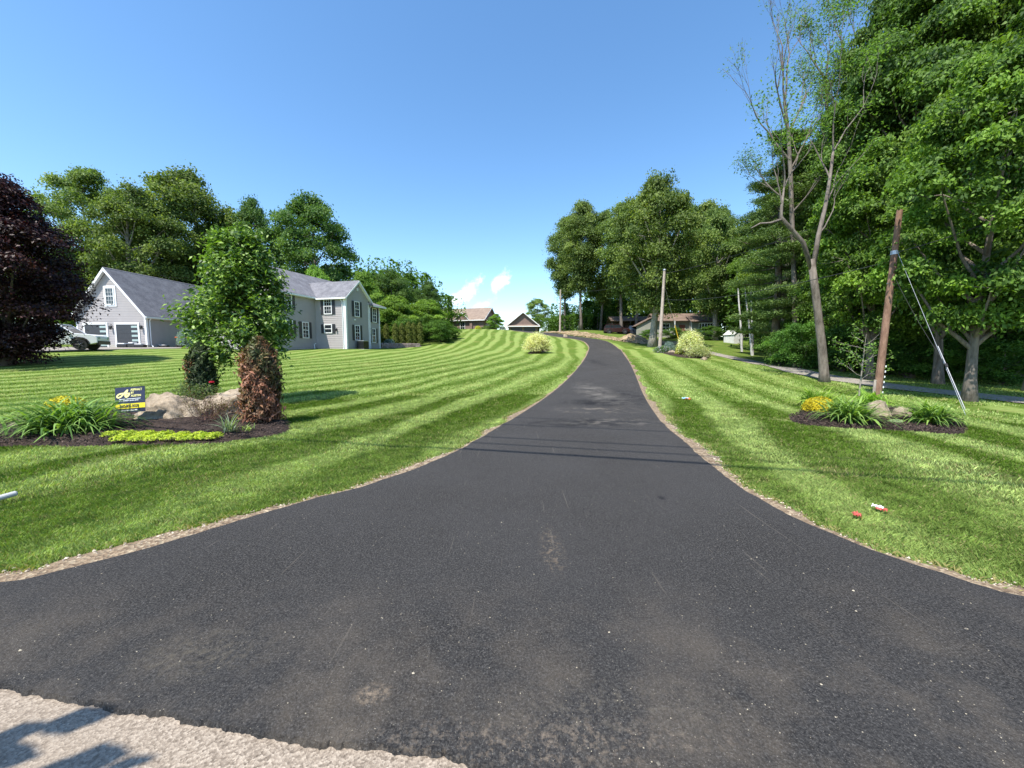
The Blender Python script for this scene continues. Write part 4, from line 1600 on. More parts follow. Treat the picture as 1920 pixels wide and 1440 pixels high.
window(bh, (-12.5, -1.22, 1.6), Uf, F_, 1.4, 1.8, False, (1, 2))
MB().box(0.02, 0.05, 1.2, 4.4, 0.0, 2.3).build("garage_door", M['black'], bh)

# brown detached garage
dg = thing("garage", "small brown detached garage with two black doors peeking over the hill crest", "garage", (-0.8, 87.2, 5.2), math.radians(-4))
GWd, GE, GR_ = 6.6, 2.45, 5.2
mb = MB()
siding_wall(mb, [(0, 0), (GWd, 0), (GWd, GE), (GWd / 2, GR_ - 0.1), (0, GE)], (0, 0, 0), Uf, F_, 0.2)
mb.add([(0, 0, 0), (0, 7, 0), (0, 7, GE), (0, 0, GE)], [(3, 2, 1, 0)])
mb.add([(GWd, 0, 0), (GWd, 7, 0), (GWd, 7, GE), (GWd, 0, GE)], [(0, 1, 2, 3)])
mb.add([(0, 7, 0), (GWd, 7, 0), (GWd, 7, GE), (GWd / 2, 7, GR_ - 0.1), (0, 7, GE)], [(0, 1, 2, 3, 4)])
mb.build("wall", M['brown_siding'], dg)
mb = MB()
for s in (0, 1):
    xe = -0.5 if s == 0 else GWd + 0.5
    roof_slab(mb, (xe, -0.5, GE - 0.25), (xe, 7.4, GE - 0.25), (GWd / 2, 7.4, GR_ + 0.12), (GWd / 2, -0.5, GR_ + 0.12))
mb.prism([(-0.5, -0.75, GE - 0.3), (-0.3, 0, GE + 0.05), (GWd + 0.3, 0, GE + 0.05), (GWd + 0.5, -0.75, GE - 0.3)], (0, 0, -0.08))
mb.build("roof", M['roof_brown'], dg)
mb = MB()
for s in (0, 1):
    xe = -0.52 if s == 0 else GWd + 0.52
    mb.prism([(xe, -0.55, GE - 0.42), (xe, -0.55, GE - 0.24), (GWd / 2, -0.55, GR_ + 0.12), (GWd / 2, -0.55, GR_ - 0.08)], (0, 0.04, 0))
mb.box(-0.52, GWd + 0.52, -0.80, -0.76, GE - 0.45, GE - 0.28)
mb.build("trim", M['white'], dg)
for x0 in (0.55, 3.55):
    MB().box(x0, x0 + 2.5, -0.05, -0.02, 0, 1.95).build("garage_door", M['black'], dg)
    f = MB()
    f.box(x0 - 0.1, x0, -0.06, 0, 0, 2.05)
    f.box(x0 + 2.5, x0 + 2.6, -0.06, 0, 0, 2.05)
    f.box(x0 - 0.1, x0 + 2.6, -0.062, 0, 1.95, 2.08)
    f.build("door_frame", M['brown_siding'], dg)

# ---------------- ranch house in the trees
rp = P(1232, 634, 67)
rz_ = h(30, 67)
rh = thing("house", "low pale ranch house with weathered roof and white bay window under trees", "house", (rp.x, 67, rz_), math.radians(-5))
LH = 9.6
mb = MB()
siding_wall(mb, [(0, 0), (LH, 0), (LH, 2.9), (0, 2.9)], (0, 0, 0), Uf, F_, 0.2)
siding_wall(mb, [(0, 0), (7, 0), (7, 2.9), (3.5, 4.2), (0, 2.9)], (LH, 0, 0), Uy, R_, 0.2)
siding_wall(mb, [(0, 0), (7, 0), (7, 2.9), (3.5, 4.2), (0, 2.9)], (0, 0, 0), Uy, (-1, 0, 0), 0.2)
siding_wall(mb, [(-3.2, 0), (0, 0), (0, 3.6), (-3.2, 2.2)], (0, 1.5, 0), Uf, F_, 0.2)
siding_wall(mb, [(5.2, 0), (LH, 0), (LH, 2.75), (5.2, 2.75)], (0, -1.3, 0), Uf, F_, 0.2)
mb.add([(5.2, -1.3, 0), (5.2, 0, 0), (5.2, 0, 2.75), (5.2, -1.3, 2.75)], [(0, 1, 2, 3)])
mb.add([(LH, -1.3, 0), (LH, 0, 0), (LH, 0, 2.75), (LH, -1.3, 2.75)], [(3, 2, 1, 0)])
mb.box(0.02, LH - 0.02, 0.02, 6.9, -1, 0)
mb.build("wall", M['pale_siding'], rh)
mb = MB()
roof_slab(mb, (-0.5, -0.7, 2.85), (LH + 0.5, -0.7, 2.85), (LH + 0.5, 3.5, 4.45), (-0.5, 3.5, 4.45))
roof_slab(mb, (-0.5, 7.7, 2.85), (LH + 0.5, 7.7, 2.85), (LH + 0.5, 3.5, 4.45), (-0.5, 3.5, 4.45))
roof_slab(mb, (4.9, -2.0, 2.6), (LH + 0.6, -2.0, 2.6), (LH + 0.6, 1.0, 3.9), (4.9, 1.0, 3.9), 0.12)
roof_slab(mb, (-3.6, 1.2, 2.1), (-3.6, 6, 2.1), (-0.2, 6, 3.9), (-0.2, 1.2, 3.9), 0.12)
mb.build("roof", M['rust_roof'], rh)
mb = MB()
mb.box(8.2, 8.9, 3.0, 3.7, 3.8, 5.3)
mb.box(8.12, 8.98, 2.92, 3.78, 5.3, 5.42)
mb.build("chimney", M['brick'], rh)
bw = MB()
bw.prism([(6.4, -1.31, 1.0), (6.7, -1.7, 1.0), (8.5, -1.7, 1.0), (8.8, -1.31, 1.0)], (0, 0, 0.15))
bw.prism([(6.4, -1.31, 2.25), (6.7, -1.7, 2.25), (8.5, -1.7, 2.25), (8.8, -1.31, 2.25)], (0, 0, 0.15))
for x, y in ((6.7, -1.68), (7.15, -1.68), (7.6, -1.68), (8.05, -1.68), (8.5, -1.68), (6.42, -1.36), (8.78, -1.36)):
    bw.box(x - 0.05, x + 0.05, y - 0.03, y + 0.05, 1.14, 2.26)
bo = bw.build("bay_window", M['white'], rh)
MB().prism([(6.42, -1.33, 1.15), (6.72, -1.65, 1.15), (8.48, -1.65, 1.15), (8.78, -1.33, 1.15)], (0, 0, 1.1)).build("pane", M['glass'], bo)
window(rh, (1.4, -0.02, 1.8), Uf, F_, 1.3, 1.2, False, (1, 1))
MB().box(3.6, 4.6, -0.06, -0.02, 0.1, 2.2).build("door", M['brick'], rh)
mb = MB()
for i in range(9):
    mb.box(2.6 + i * 0.3, 2.64 + i * 0.3, -1.25, -1.21, 0.3, 1.15)
mb.box(2.5, 5.15, -1.28, -1.18, 1.15, 1.22)
mb.box(2.5, 5.15, -1.3, -0.03, 0.1, 0.25)
mb.build("porch_railing", M['brick'], rh)
mb = MB()
mb.box(5.15, 5.25, -1.36, -1.27, 0, 2.6)
mb.box(2.45, 2.55, -1.28, -1.18, 0, 2.8)
split_build(mb, "porch_post", M['white'], rh)

# white shed
sp = P(1376, 641, 56)
sh = thing("shed", "small white shed with a dark doorway half hidden behind pale tree stems", "shed", (sp.x, 56, h(sp.x + 0.7, 56)), math.radians(12))
mb = MB()
siding_wall(mb, [(0, 0), (1.5, 0), (1.5, 1.35), (0.75, 1.95), (0, 1.35)], (0, 0, 0), Uf, F_, 0.15)
siding_wall(mb, [(0, 0), (2, 0), (2, 1.35), (0, 1.35)], (1.5, 0, 0), Uy, R_, 0.15)
mb.add([(0, 0, 0), (0, 2, 0), (0, 2, 1.35), (0, 0, 1.35)], [(3, 2, 1, 0)])
mb.build("wall", M['shed_white'], sh)
mb = MB()
roof_slab(mb, (-0.12, -0.12, 1.3), (-0.12, 2.1, 1.3), (0.75, 2.1, 2.0), (0.75, -0.12, 2.0), 0.05)
roof_slab(mb, (1.62, -0.12, 1.3), (1.62, 2.1, 1.3), (0.75, 2.1, 2.0), (0.75, -0.12, 2.0), 0.05)
mb.build("roof", M['shed_white'], sh)
MB().box(0.95, 1.4, -0.05, -0.02, 0, 0.75).build("door", M['black'], sh)

# open shed beyond the vehicles
cp_ = P(1150, 622, 74)
cs_ = thing("carport", "low open carport with a faded tan roof behind the parked pickup", "carport", (cp_.x, 75, h(cp_.x + 3, 75)), math.radians(-6))
mb = MB()
roof_slab(mb, (-0.3, -0.3, 2.3), (7.2, -0.3, 2.3), (7.2, 3, 3.4), (-0.3, 3, 3.4), 0.12)
roof_slab(mb, (-0.3, 6.3, 2.3), (7.2, 6.3, 2.3), (7.2, 3, 3.4), (-0.3, 3, 3.4), 0.12)
mb.build("roof", M['rust_roof'], cs_)
mb = MB()
for x in (0, 3.4, 6.9):
    for y in (0, 5.9):
        mb.box(x - 0.07, x + 0.07, y - 0.07, y + 0.07, -0.4, 2.4)
split_build(mb, "post", M['bark_dark'], cs_)
MB().box(-0.05, 6.95, 5.95, 6.02, 0, 2.3).build("back_wall", M['brown_siding'], cs_)

# retaining wall of fieldstone
mb = MB()
w0, w1 = P(714, 655, 47), P(792, 652, 50)
rw = random.Random(4)
x = 0
Ltot = math.hypot(w1.x - w0.x, 3)
for rowi in range(4):
    x = rw.uniform(0, 0.2)
    while x < Ltot * (1 - 0.04 * rowi):
        l_ = rw.uniform(0.25, 0.6)
        hh = 0.17
        z = rowi * 0.17
        mb.box(x, x + l_ - 0.02, rw.uniform(-0.05, 0.05) + rowi * 0.05, 0.5, z, z + hh - rw.uniform(0, 0.02))
        x += l_
o = mb.build("retaining_wall", M['stonewall'], bevel=0.03)
o.location = (w0.x, 47, h((w0.x + w1.x) / 2, 48.5) - 0.1)
o.rotation_euler = (0, 0, math.atan2(3, w1.x - w0.x))
tag(o, "low fieldstone retaining wall beside the grey house below the row of arborvitae", "retaining wall")


# ================================================================== VEHICLES
def vehicle(name, label, loc, rz, paint, kind='suv', scale=1.0):
    t = thing(name, label, "car" if kind != 'pickup' else "pickup truck", loc, rz)
    t.scale = (scale,) * 3
    if kind == 'pickup':
        L, Wd = 5.6, 1.95
        low = [(0, 0.5), (0, 0.95), (0.1, 1.1), (1.5, 1.22), (3.2, 1.22), (3.25, 1.25), (5.5, 1.25), (5.6, 0.6), (5.5, 0.42)]
        cab = [(1.35, 1.2), (2.0, 1.78), (3.1, 1.8), (3.3, 1.22)]
        wx = (0.95, 4.55)
    else:
        L, Wd = 4.8, 1.95
        low = [(0, 0.52), (0.0, 0.85), (0.06, 1.02), (0.35, 1.12), (1.4, 1.2), (4.6, 1.2), (4.78, 1.1), (4.8, 0.6), (4.7, 0.45)]
        cab = [(1.25, 1.18), (1.95, 1.78), (4.45, 1.82), (4.75, 1.18)]
        wx = (0.92, 3.85)
    R = 0.39

    def lower(y0, y1):
        poly = list(low)
        # bottom edge with wheel arches, walked from the rear to the front
        bot = []
        for cx in sorted(wx, reverse=True):
            for k in range(0, 9):
                a = PI * k / 8
                bot.append((cx + math.cos(a) * (R + 0.07), 0.40 + max(0, math.sin(a)) * (R + 0.06)))
        poly = poly + bot
        return [(p[0], y0, p[1]) for p in poly]
    mb = MB()
    mb.prism(lower(-Wd / 2 + 0.06, 0), (0, 0.0 + Wd - 0.12, 0))
    body = mb.build("body", paint, t, bevel=0.04)
    mb = MB()
    n = len(cab)
    lo_ = [Vector((x, -Wd / 2 + (0.08 if z < 1.3 else 0.24), z)) for x, z in cab]
    hi_ = [Vector((x, Wd / 2 - (0.08 if z < 1.3 else 0.24), z)) for x, z in cab]
    mb.add(lo_ + hi_, [tuple(range(n))[::-1], tuple(range(n, 2 * n))] + [(i, (i + 1) % n, n + (i + 1) % n, n + i) for i in range(n)])
    mb.build("windows", M['glass'], t)
    mb = MB()
    tx0, tx1 = cab[1][0], cab[2][0]
    mb.box(tx0 - 0.05, tx1 + 0.05, -Wd / 2 + 0.2, Wd / 2 - 0.2, cab[1][1] - 0.03, cab[1][1] + 0.06)
    for s in (-1, 1):
        yb, yt = s * (Wd / 2 - 0.07), s * (Wd / 2 - 0.225)
        for (xb, xt) in ((cab[0][0], cab[1][0]), (cab[3][0], cab[2][0]), ((cab[0][0] + cab[3][0]) / 2 - 0.1, (tx0 + tx1) / 2 - 0.1), (3.6, 3.6)):
            if kind == 'pickup' and xb == 3.6:
                continue
            mb.tube([(xb, yb, 1.18), (xt, yt, 1.78)], 0.045, 6)
    mb.build("roof", paint, t)
    for cx in wx:
        for s in (-1, 1):
            w = MB()
            y0, y1 = s * (Wd / 2 - 0.26), s * (Wd / 2 - 0.02)
            w.tube([(cx, y0, R), (cx, (y0 + y1) / 2, R), (cx, y1, R)], [R * 0.97, R, R * 0.97], 24)
            wo = w.build("wheel", M['rubber'], t)
            rr = MB()
            rr.tube([(cx, y1 + s * 0.005, R), (cx, y1 + s * 0.012, R)], R * 0.22, 12)
            for k in range(5):
                a = 2 * PI * k / 5
                rr.tube([(cx, y1 + s * 0.008, R), (cx + math.cos(a) * R * 0.6, y1 + s * 0.008, R + math.sin(a) * R * 0.6)], R * 0.09, 5)
            rr.build("rim", M['rim'], wo)
    mb = MB()
    mb.box(-0.06, 0.1, -Wd / 2 + 0.1, Wd / 2 - 0.1, 0.4, 0.66)
    mb.box(L - 0.1, L + 0.05, -Wd / 2 + 0.1, Wd / 2 - 0.1, 0.42, 0.66)
    for cx in wx:
        for s in (-1, 1):
            pts = [(cx + math.cos(PI * k / 8) * (R + 0.09), s * (Wd / 2 - 0.05), 0.42 + math.sin(PI * k / 8) * (R + 0.08)) for k in range(9)]
            mb.tube(pts, 0.05, 5)
    split_build(mb, "bumper", M['black'], t, [8, 8])
    for s in (-1, 1):
        MB().box(-0.03, 0.16, s * (Wd / 2 - 0.3) - 0.14, s * (Wd / 2 - 0.3) + 0.16, 0.80, 0.98).build("headlight", M['frost'], t, bevel=0.02)
        MB().box(1.45, 1.6, s * (Wd / 2 + 0.08) - 0.1, s * (Wd / 2 + 0.08) + 0.1, 1.2, 1.36).build("mirror", paint, t, bevel=0.03)
    return t


vx = P(208, 655, 31.5)
vehicle("parked_car", "white sport utility vehicle parked on gravel behind the dark purple maple", (vx.x, 31.0, h(vx.x, 31) + 0.045), math.radians(180 + 27), M['carwhite'], 'suv', 1.08)
p = P(1218, 624, 69)
vehicle("pickup_truck", "dark pickup truck parked in shade at the left end of the pale ranch house", (p.x, 70, h(p.x, 70) + 0.05), math.radians(140), M['cardark'], 'pickup')
p = P(1180, 624, 71)
vehicle("parked_car", "dark red car parked in front of the carport among the tree trunks", (p.x, 71, h(p.x, 71) + 0.05), math.radians(170), M['carred'], 'suv', 0.95)

# ================================================================== YARD OBJECTS
bx_ = P(327, 650, 40.5)
bn = thing("trash_bin", "dark wheeled trash bin with an orange lid against the garage side wall", "trash bin", (bx_.x, 41.4, h(bx_.x, 41.4) + 0.03), math.radians(80))
mb = MB()
a = [(-0.25, -0.27, 0.06), (0.25, -0.27, 0.06), (0.25, 0.27, 0.06), (-0.25, 0.27, 0.06)]
c_ = [(-0.32, -0.38, 1.0), (0.32, -0.38, 1.0), (0.32, 0.4, 1.0), (-0.32, 0.4, 1.0)]
mb.add(a + c_, [(3, 2, 1, 0), (4, 5, 6, 7), (0, 1, 5, 4), (1, 2, 6, 5), (2, 3, 7, 6), (3, 0, 4, 7)])
mb.box(-0.35, 0.35, -0.41, 0.43, 0.96, 1.01)
mb.build("bin_body", M['bin'], bn, bevel=0.02)
mb = MB()
mb.prism([(-0.35, -0.43, 1.02), (-0.35, 0.43, 1.02), (-0.35, 0.36, 1.12), (-0.35, -0.34, 1.09)], (0.7, 0, 0))
mb.build("lid", M['orange_lid'], bn, bevel=0.02)
for s in (-1, 1):
    MB().tube([(s * 0.27, 0.33, 0.13), (s * 0.33, 0.33, 0.13)], 0.13, 16).build("wheel", M['rubber'], bn)
MB().tube([(-0.28, 0.43, 0.93), (-0.28, 0.5, 0.95), (0.28, 0.5, 0.95), (0.28, 0.43, 0.93)], 0.018, 6).build("handle", M['bin'], bn)

# small goods stacked on the apron in front of the garage
for i, (px, w, hh, lab) in enumerate(((232, 0.95, 0.42, "dark bundle with a pale band lying left in front of the garage door"),
                                      (250, 0.75, 0.50, "dark bundle with white top, middle one in front of the garage door"),
                                      (263, 0.95, 0.36, "low dark bundle with a pale band lying right in front of the garage door"),
                                      (307, 0.9, 0.24, "low pale-topped dark bundle lying at the foot of the garage side wall"))):
    Yb = 38.6 if i < 3 else 41.0
    q = P(px, 652, Yb)
    t = thing("bundle", lab, "bundle", (q.x, Yb, h(q.x, Yb) + 0.05), rw.uniform(-0.2, 0.2))
    MB().box(-w / 2, w / 2, -0.25, 0.25, 0, hh * 0.75).build("bag", M['black'], t, bevel=0.06)
    MB().box(-w / 2 * 0.8, w / 2 * 0.5, -0.2, 0.26, hh * 0.76, hh).build("top", M['white'], t, bevel=0.03)


# yard sign
sgp = hit(246, 800)
sgn = thing("yard_sign", "small navy and yellow lawn sign with a phone number, leaning before the left boulder", "sign", (sgp.x, sgp.y, h(sgp.x, sgp.y) + 0.05), math.radians(8))
d_s = sgp.y
Rt = Matrix.Rotation(math.radians(-4), 4, 'Y') @ Matrix.Rotation(math.radians(-9), 4, 'X')
SW, SH = 0.60, 0.575
z0 = 0.27
mb = MB()
mb.box(-SW / 2, SW / 2, -0.003, 0.003, z0, z0 + SH, Rt)
bd = mb.build("panel", M['sign_navy'], sgn)
MB().box(-SW / 2 + 0.001, SW / 2 - 0.001, -0.0055, -0.0035, z0 + 0.09, z0 + 0.20, Rt).build("yellow_band", M['sign_yellow'], sgn)
MB().box(-SW / 2 + 0.08, SW / 2 - 0.09, -0.0050, -0.0035, z0 + 0.300, z0 + 0.312, Rt).build("rule_line", M['sign_white'], sgn)
mb = MB()
for x in (-0.12, 0.12):
    mb.tube([Rt @ Vector((x, 0.010, -0.1)), Rt @ Vector((x, 0.010, z0 + 0.3))], 0.004, 6)
mb.tube([Rt @ Vector((-0.12, 0.010, z0 - 0.06)), Rt @ Vector((0.12, 0.010, z0 - 0.06))], 0.004, 6)
mb.build("wire_stake", M['steel'], sgn)


def text(body, size, x, z, mat, parent, name="lettering", bold=0.0, wscale=1.0, shear=0.0):
    cu = bpy.data.curves.new("t", 'FONT')
    cu.body = body
    cu.size = size
    cu.align_x = 'LEFT'
    cu.offset = bold
    cu.shear = shear
    cu.extrude = 0.0008
    to = bpy.data.objects.new("t", cu)
    COL.objects.link(to)
    dg_ = bpy.context.evaluated_depsgraph_get()
    me = bpy.data.meshes.new_from_object(to.evaluated_get(dg_))
    bpy.data.objects.remove(to)
    me.transform(Matrix.Diagonal((wscale, 1, 1, 1)))
    me.transform(Matrix.Rotation(PI / 2, 4, 'X'))
    me.transform(Matrix.Translation((x, -0.0075, z)))
    me.transform(Rt)
    me.materials.clear()
    me.materials.append(mat)
    o = bpy.data.objects.new(name, me)
    COL.objects.link(o)
    o.parent = parent
    return o


text("ASPHALT", 0.066, 0.015, z0 + 0.487, M['sign_cream'], sgn, bold=0.0018, wscale=0.86)
text("BY", 0.062, 0.018, z0 + 0.420, M['sign_cream'], sgn, bold=0.0018, wscale=0.86)
text("AUSTIN", 0.066, 0.020, z0 + 0.350, M['sign_cream'], sgn, bold=0.0018, wscale=0.9)
text("PAVING  DRIVEWAYS  SEALING  REPAIRS", 0.031, -0.235, z0 + 0.258, M['sign_white'], sgn, bold=0.001, wscale=0.72)
text("860.805.0020", 0.088, -0.205, z0 + 0.113, M['sign_navy'], sgn, bold=0.0024, wscale=0.80)
text("A Paving Service Since 1988", 0.038, -0.19, z0 + 0.035, M['sign_white'], sgn, bold=0.001, wscale=0.76, shear=0.2)
# script capital A: a looping stroke
stroke = [(-0.035, 0.50), (-0.055, 0.505), (-0.10, 0.455), (-0.15, 0.395), (-0.20, 0.352), (-0.245, 0.345), (-0.265, 0.372), (-0.245, 0.408), (-0.20, 0.430), (-0.15, 0.437),
          (-0.10, 0.432), (-0.05, 0.425), (0.0, 0.43)]
s2_ = [(-0.05, 0.505), (-0.075, 0.44), (-0.095, 0.385), (-0.085, 0.355), (-0.06, 0.355), (-0.03, 0.385), (-0.005, 0.425)]
mb = MB()
for st_, w_ in ((stroke, 0.017), (s2_, 0.020)):
    p_ = smoothline(st_, 2)
    t_ = unit(np.gradient(p_, axis=0))
    for i in range(len(p_) - 1):
        n0 = np.array([t_[i][1], -t_[i][0]]) * w_
        n1 = np.array([t_[i + 1][1], -t_[i + 1][0]]) * w_
        q = [p_[i] - n0, p_[i] + n0, p_[i + 1] + n1, p_[i + 1] - n1]
        mb.add([Rt @ Vector((a[0], -0.0065 - 0.00002 * i - (0.0006 if w_ > 0.018 else 0), z0 + a[1])) for a in q], [(0, 1, 2, 3)])
mb.build("emblem", M['sign_cream'], sgn)
SC = (hit(271, 800).x - hit(221, 800).x) / SW
sgn.scale = (SC, SC, SC)

# ------------------------------------------------------------------ boulders
def boulder(label, cx, cy, lx, ly, lz, seed, rz=0, facets=None, sub=5, sink=0.12, name="boulder", group=None):
    bm = bmesh.new()
    bmesh.ops.create_icosphere(bm, subdivisions=sub, radius=1.0)
    rd = random.Random(seed)
    planes = [(Vector((rd.gauss(0, 1), rd.gauss(0, 1), rd.gauss(0, 0.8))).normalized(), rd.uniform(0.62, 0.9)) for _ in range(9)]
    if facets:
        planes += [(Vector(a).normalized(), b_) for a, b_ in facets]
    for v in bm.verts:
        p = v.co.copy()
        for n_, d in planes:
            e = p.dot(n_) - d
            if e > 0:
                p -= n_ * e * 0.92
        q = p * 1.6 + Vector((seed * 3.1, 0, 0))
        dsp = 0.16 * mnoise.noise(q) + 0.08 * mnoise.noise(q * 2.7) + 0.05 * mnoise.noise(q * 6) + 0.03 * mnoise.noise(q * 14) - 0.07 * max(0, 0.12 - abs(mnoise.noise(q * 1.9 + Vector((5, 5, 5))))) * 8
        p += p.normalized() * dsp
        v.co = Vector((p.x * lx / 2, p.y * ly / 2, p.z * lz))
    me = bpy.data.meshes.new(name)
    bm.to_mesh(me)
    bm.free()
    me.polygons.foreach_set("use_smooth", [True] * len(me.polygons))
    me.materials.append(M['stone'])
    o = link_mesh(name, me, None)
    o.location = (cx, cy, h(cx, cy) + lz * 0.0 - sink * lz)
    o.rotation_euler = (0, 0, rz)
    return tag(o, label, "boulder", group)


def span(pxa, pxb, Y):
    return (pxb - pxa) / FPX * Y


bl = hit(300, 797)
boulder("wide low tan boulder sloping down to the right behind the lawn sign", bl.x - 0.05, bl.y + 0.55, span(215, 385, bl.y), 1.3, 0.95, 3, 0.15, [((0.75, -0.3, 0.75), 0.42), ((-0.2, -0.5, 0.8), 0.6)])
b2 = hit(415, 785)
boulder("flat-topped tan boulder with a dark overhang between the twiggy shrub and the browned column", b2.x, b2.y + 0.5, span(322, 500, b2.y), 1.4, 0.98, 5, -0.1, [((0, 0, 1), 0.72), ((0.5, -0.8, -0.6), 0.35)])
q = hit(45, 800)
boulder("small tan stone at the far left of the left flower bed", q.x, q.y, 0.4, 0.3, 0.16, 8, 0.3, sub=4, sink=0)
q = hit(18, 806)
boulder("tiny pale stone beside the leftmost edge stone of the left flower bed", q.x, q.y, 0.22, 0.2, 0.11, 9, 0.9, sub=4, sink=0)
b3 = hit(1662, 787)
boulder("domed pinkish tan boulder in front of the brown pole", b3.x, b3.y + 0.15, span(1626, 1700, b3.y), 0.75, 0.46, 12, 0.2, [((0.6, -0.6, 0.5), 0.6)])
b4 = hit(1702, 786)
boulder("smaller round stone right of the domed boulder in the right bed", b4.x, b4.y + 0.1, span(1682, 1728, b4.y), 0.5, 0.34, 14, 0.2, sub=4)
b5 = hit(1605, 757)
boulder("low flat stone at the back of the right bed behind the daylilies", b5.x, b5.y, 0.6, 0.4, 0.16, 15, 0.2, sub=4)
q = hit(1259, 662)
boulder("pale stone in front of the blue spruce shrub", q.x, q.y, 1.0, 0.7, 0.35, 16, 0.2, sub=3)
q = P(1062, 632, 65.5)
boulder("dark rock at the inside edge of the driveway near the crest", q.x - 0.2, 65.5, 0.9, 0.7, 0.55, 17, 0.2, sub=3)
q = hit(1320, 675)
boulder("small grey stone under the variegated willow in the middle bed", q.x, q.y, 0.6, 0.5, 0.3, 18, 0.2, sub=3)


# ------------------------------------------------------------------ strappy and leafy plants
def strap_plant(seed, n, length, width, spread, c0, c1, up=1.0, droop=1.6):
    r = np.random.default_rng(seed)
    segs = 7
    V = []
    C = []
    for i in range(n):
        a = r.uniform(0, 2 * PI)
        L = length * r.uniform(0.6, 1.15)
        el = r.uniform(0.55, 1.45)
        base = np.array([r.normal(0, spread), r.normal(0, spread), 0.0])
        d = np.array([math.cos(a), math.sin(a)])
        sd = np.array([-d[1], d[0], 0])
        p = base.copy()
        ang = el
        w0_ = width * r.uniform(0.7, 1.2)
        prev = None
        t = r.uniform(0, 1)
        col = (np.array(c0) + (np.array(c1) - np.array(c0)) * t)
        for s in range(segs + 1):
            q = s / segs
            w = w0_ * (0.75 + 0.6 * q if q < 0.4 else (1 - (q - 0.4) / 0.6) * 0.99 + 0.01)
            L_ = p - sd * w / 2
            R__ = p + sd * w / 2
            if prev is not None:
                V.append(np.array([prev[0], prev[1], R__, L_]))
                C.append(col * (0.85 + 0.3 * q))
            prev = (L_, R__)
            ang -= droop / segs * (0.4 + 1.4 * q) * r.uniform(0.8, 1.2)
            st_ = L / segs
            p = p + np.array([d[0] * math.cos(ang) * st_, d[1] * math.cos(ang) * st_, math.sin(ang) * st_ * up])
            p[2] = max(p[2], 0.02)
    return quads_mesh("leaves", np.array(V), np.array(C))


def plant(name, label, cat, loc, me, mat='leaf', scale=1.0, rz=0, group=None):
    t = me
    o = bpy.data.objects.new(name, t)
    COL.objects.link(o)
    if not t.materials:
        t.materials.append(M[mat])
    o.location = loc
    o.scale = (scale,) * 3 if not hasattr(scale, '__len__') else scale
    o.rotation_euler = (0, 0, rz)
    return tag(o, label, cat, group)


DG0, DG1 = (0.05, 0.12, 0.02), (0.17, 0.30, 0.07)
dl1 = strap_plant(1, 480, 1.0, 0.042, 0.20, DG0, (0.22, 0.36, 0.09))
dl2 = strap_plant(2, 270, 0.80, 0.042, 0.10, (0.07, 0.14, 0.03), (0.22, 0.34, 0.08))
dl3 = strap_plant(3, 200, 0.60, 0.028, 0.12, (0.10, 0.19, 0.025), (0.26, 0.38, 0.06))


def at_px(px, py, dy=0.0, dz=0.0):
    q = hit(px, py)
    return Vector((q.x, q.y + dy, h(q.x, q.y + dy) + dz))


GD = "daylily clumps in the two beds"
q = at_px(132, 815, 0.0, 0.08)
plant("daylily_clump", "large daylily clump with arching green leaves left of the lawn sign", "plant", q, dl1, scale=(1.25, 1.0, 1.05), group=GD)
q = at_px(95, 815, 0.25, 0.08)
plant("daylily_clump", "smaller loose daylily clump at the left end of the big clump", "plant", q, dl2, scale=(1.1, 1, 0.9), rz=2, group=GD)
q = at_px(1600, 797, 0.15, 0.06)
plant("daylily_clump", "dense arching daylily clump at the front of the right bed by the yellow shrub", "plant", q, dl2, scale=1.12, group=GD)
q = at_px(1752, 800, 0.1, 0.06)
plant("daylily_clump", "arching daylily clump at the right end of the right bed", "plant", q, dl2, scale=1.0, rz=1.2, group=GD)
q = at_px(1548, 766, 0.3, 0.05)
plant("daylily_clump", "spreading bright daylily clump behind the yellow shrub of the right bed", "plant", q, dl3, scale=1.5, group=GD)
q = at_px(1650, 764, 0.3, 0.05)
plant("daylily_clump", "low bright daylily clump at the foot of the brown pole", "plant", q, dl3, scale=1.15, rz=2.2, group=GD)
iris = strap_plant(5, 40, 0.5, 0.02, 0.05, (0.12, 0.17, 0.10), (0.26, 0.33, 0.22), droop=0.9)
plant("grass_tuft", "thin pale blue-green iris tuft in front of the browned column", "plant", at_px(430, 817, 0, 0.08), iris)
plant("weed_tuft", "small low weed tuft on the mulch right of the iris tuft", "plant", at_px(465, 815, 0, 0.08), strap_plant(6, 22, 0.22, 0.02, 0.06, (0.15, 0.22, 0.06), (0.3, 0.38, 0.12)))


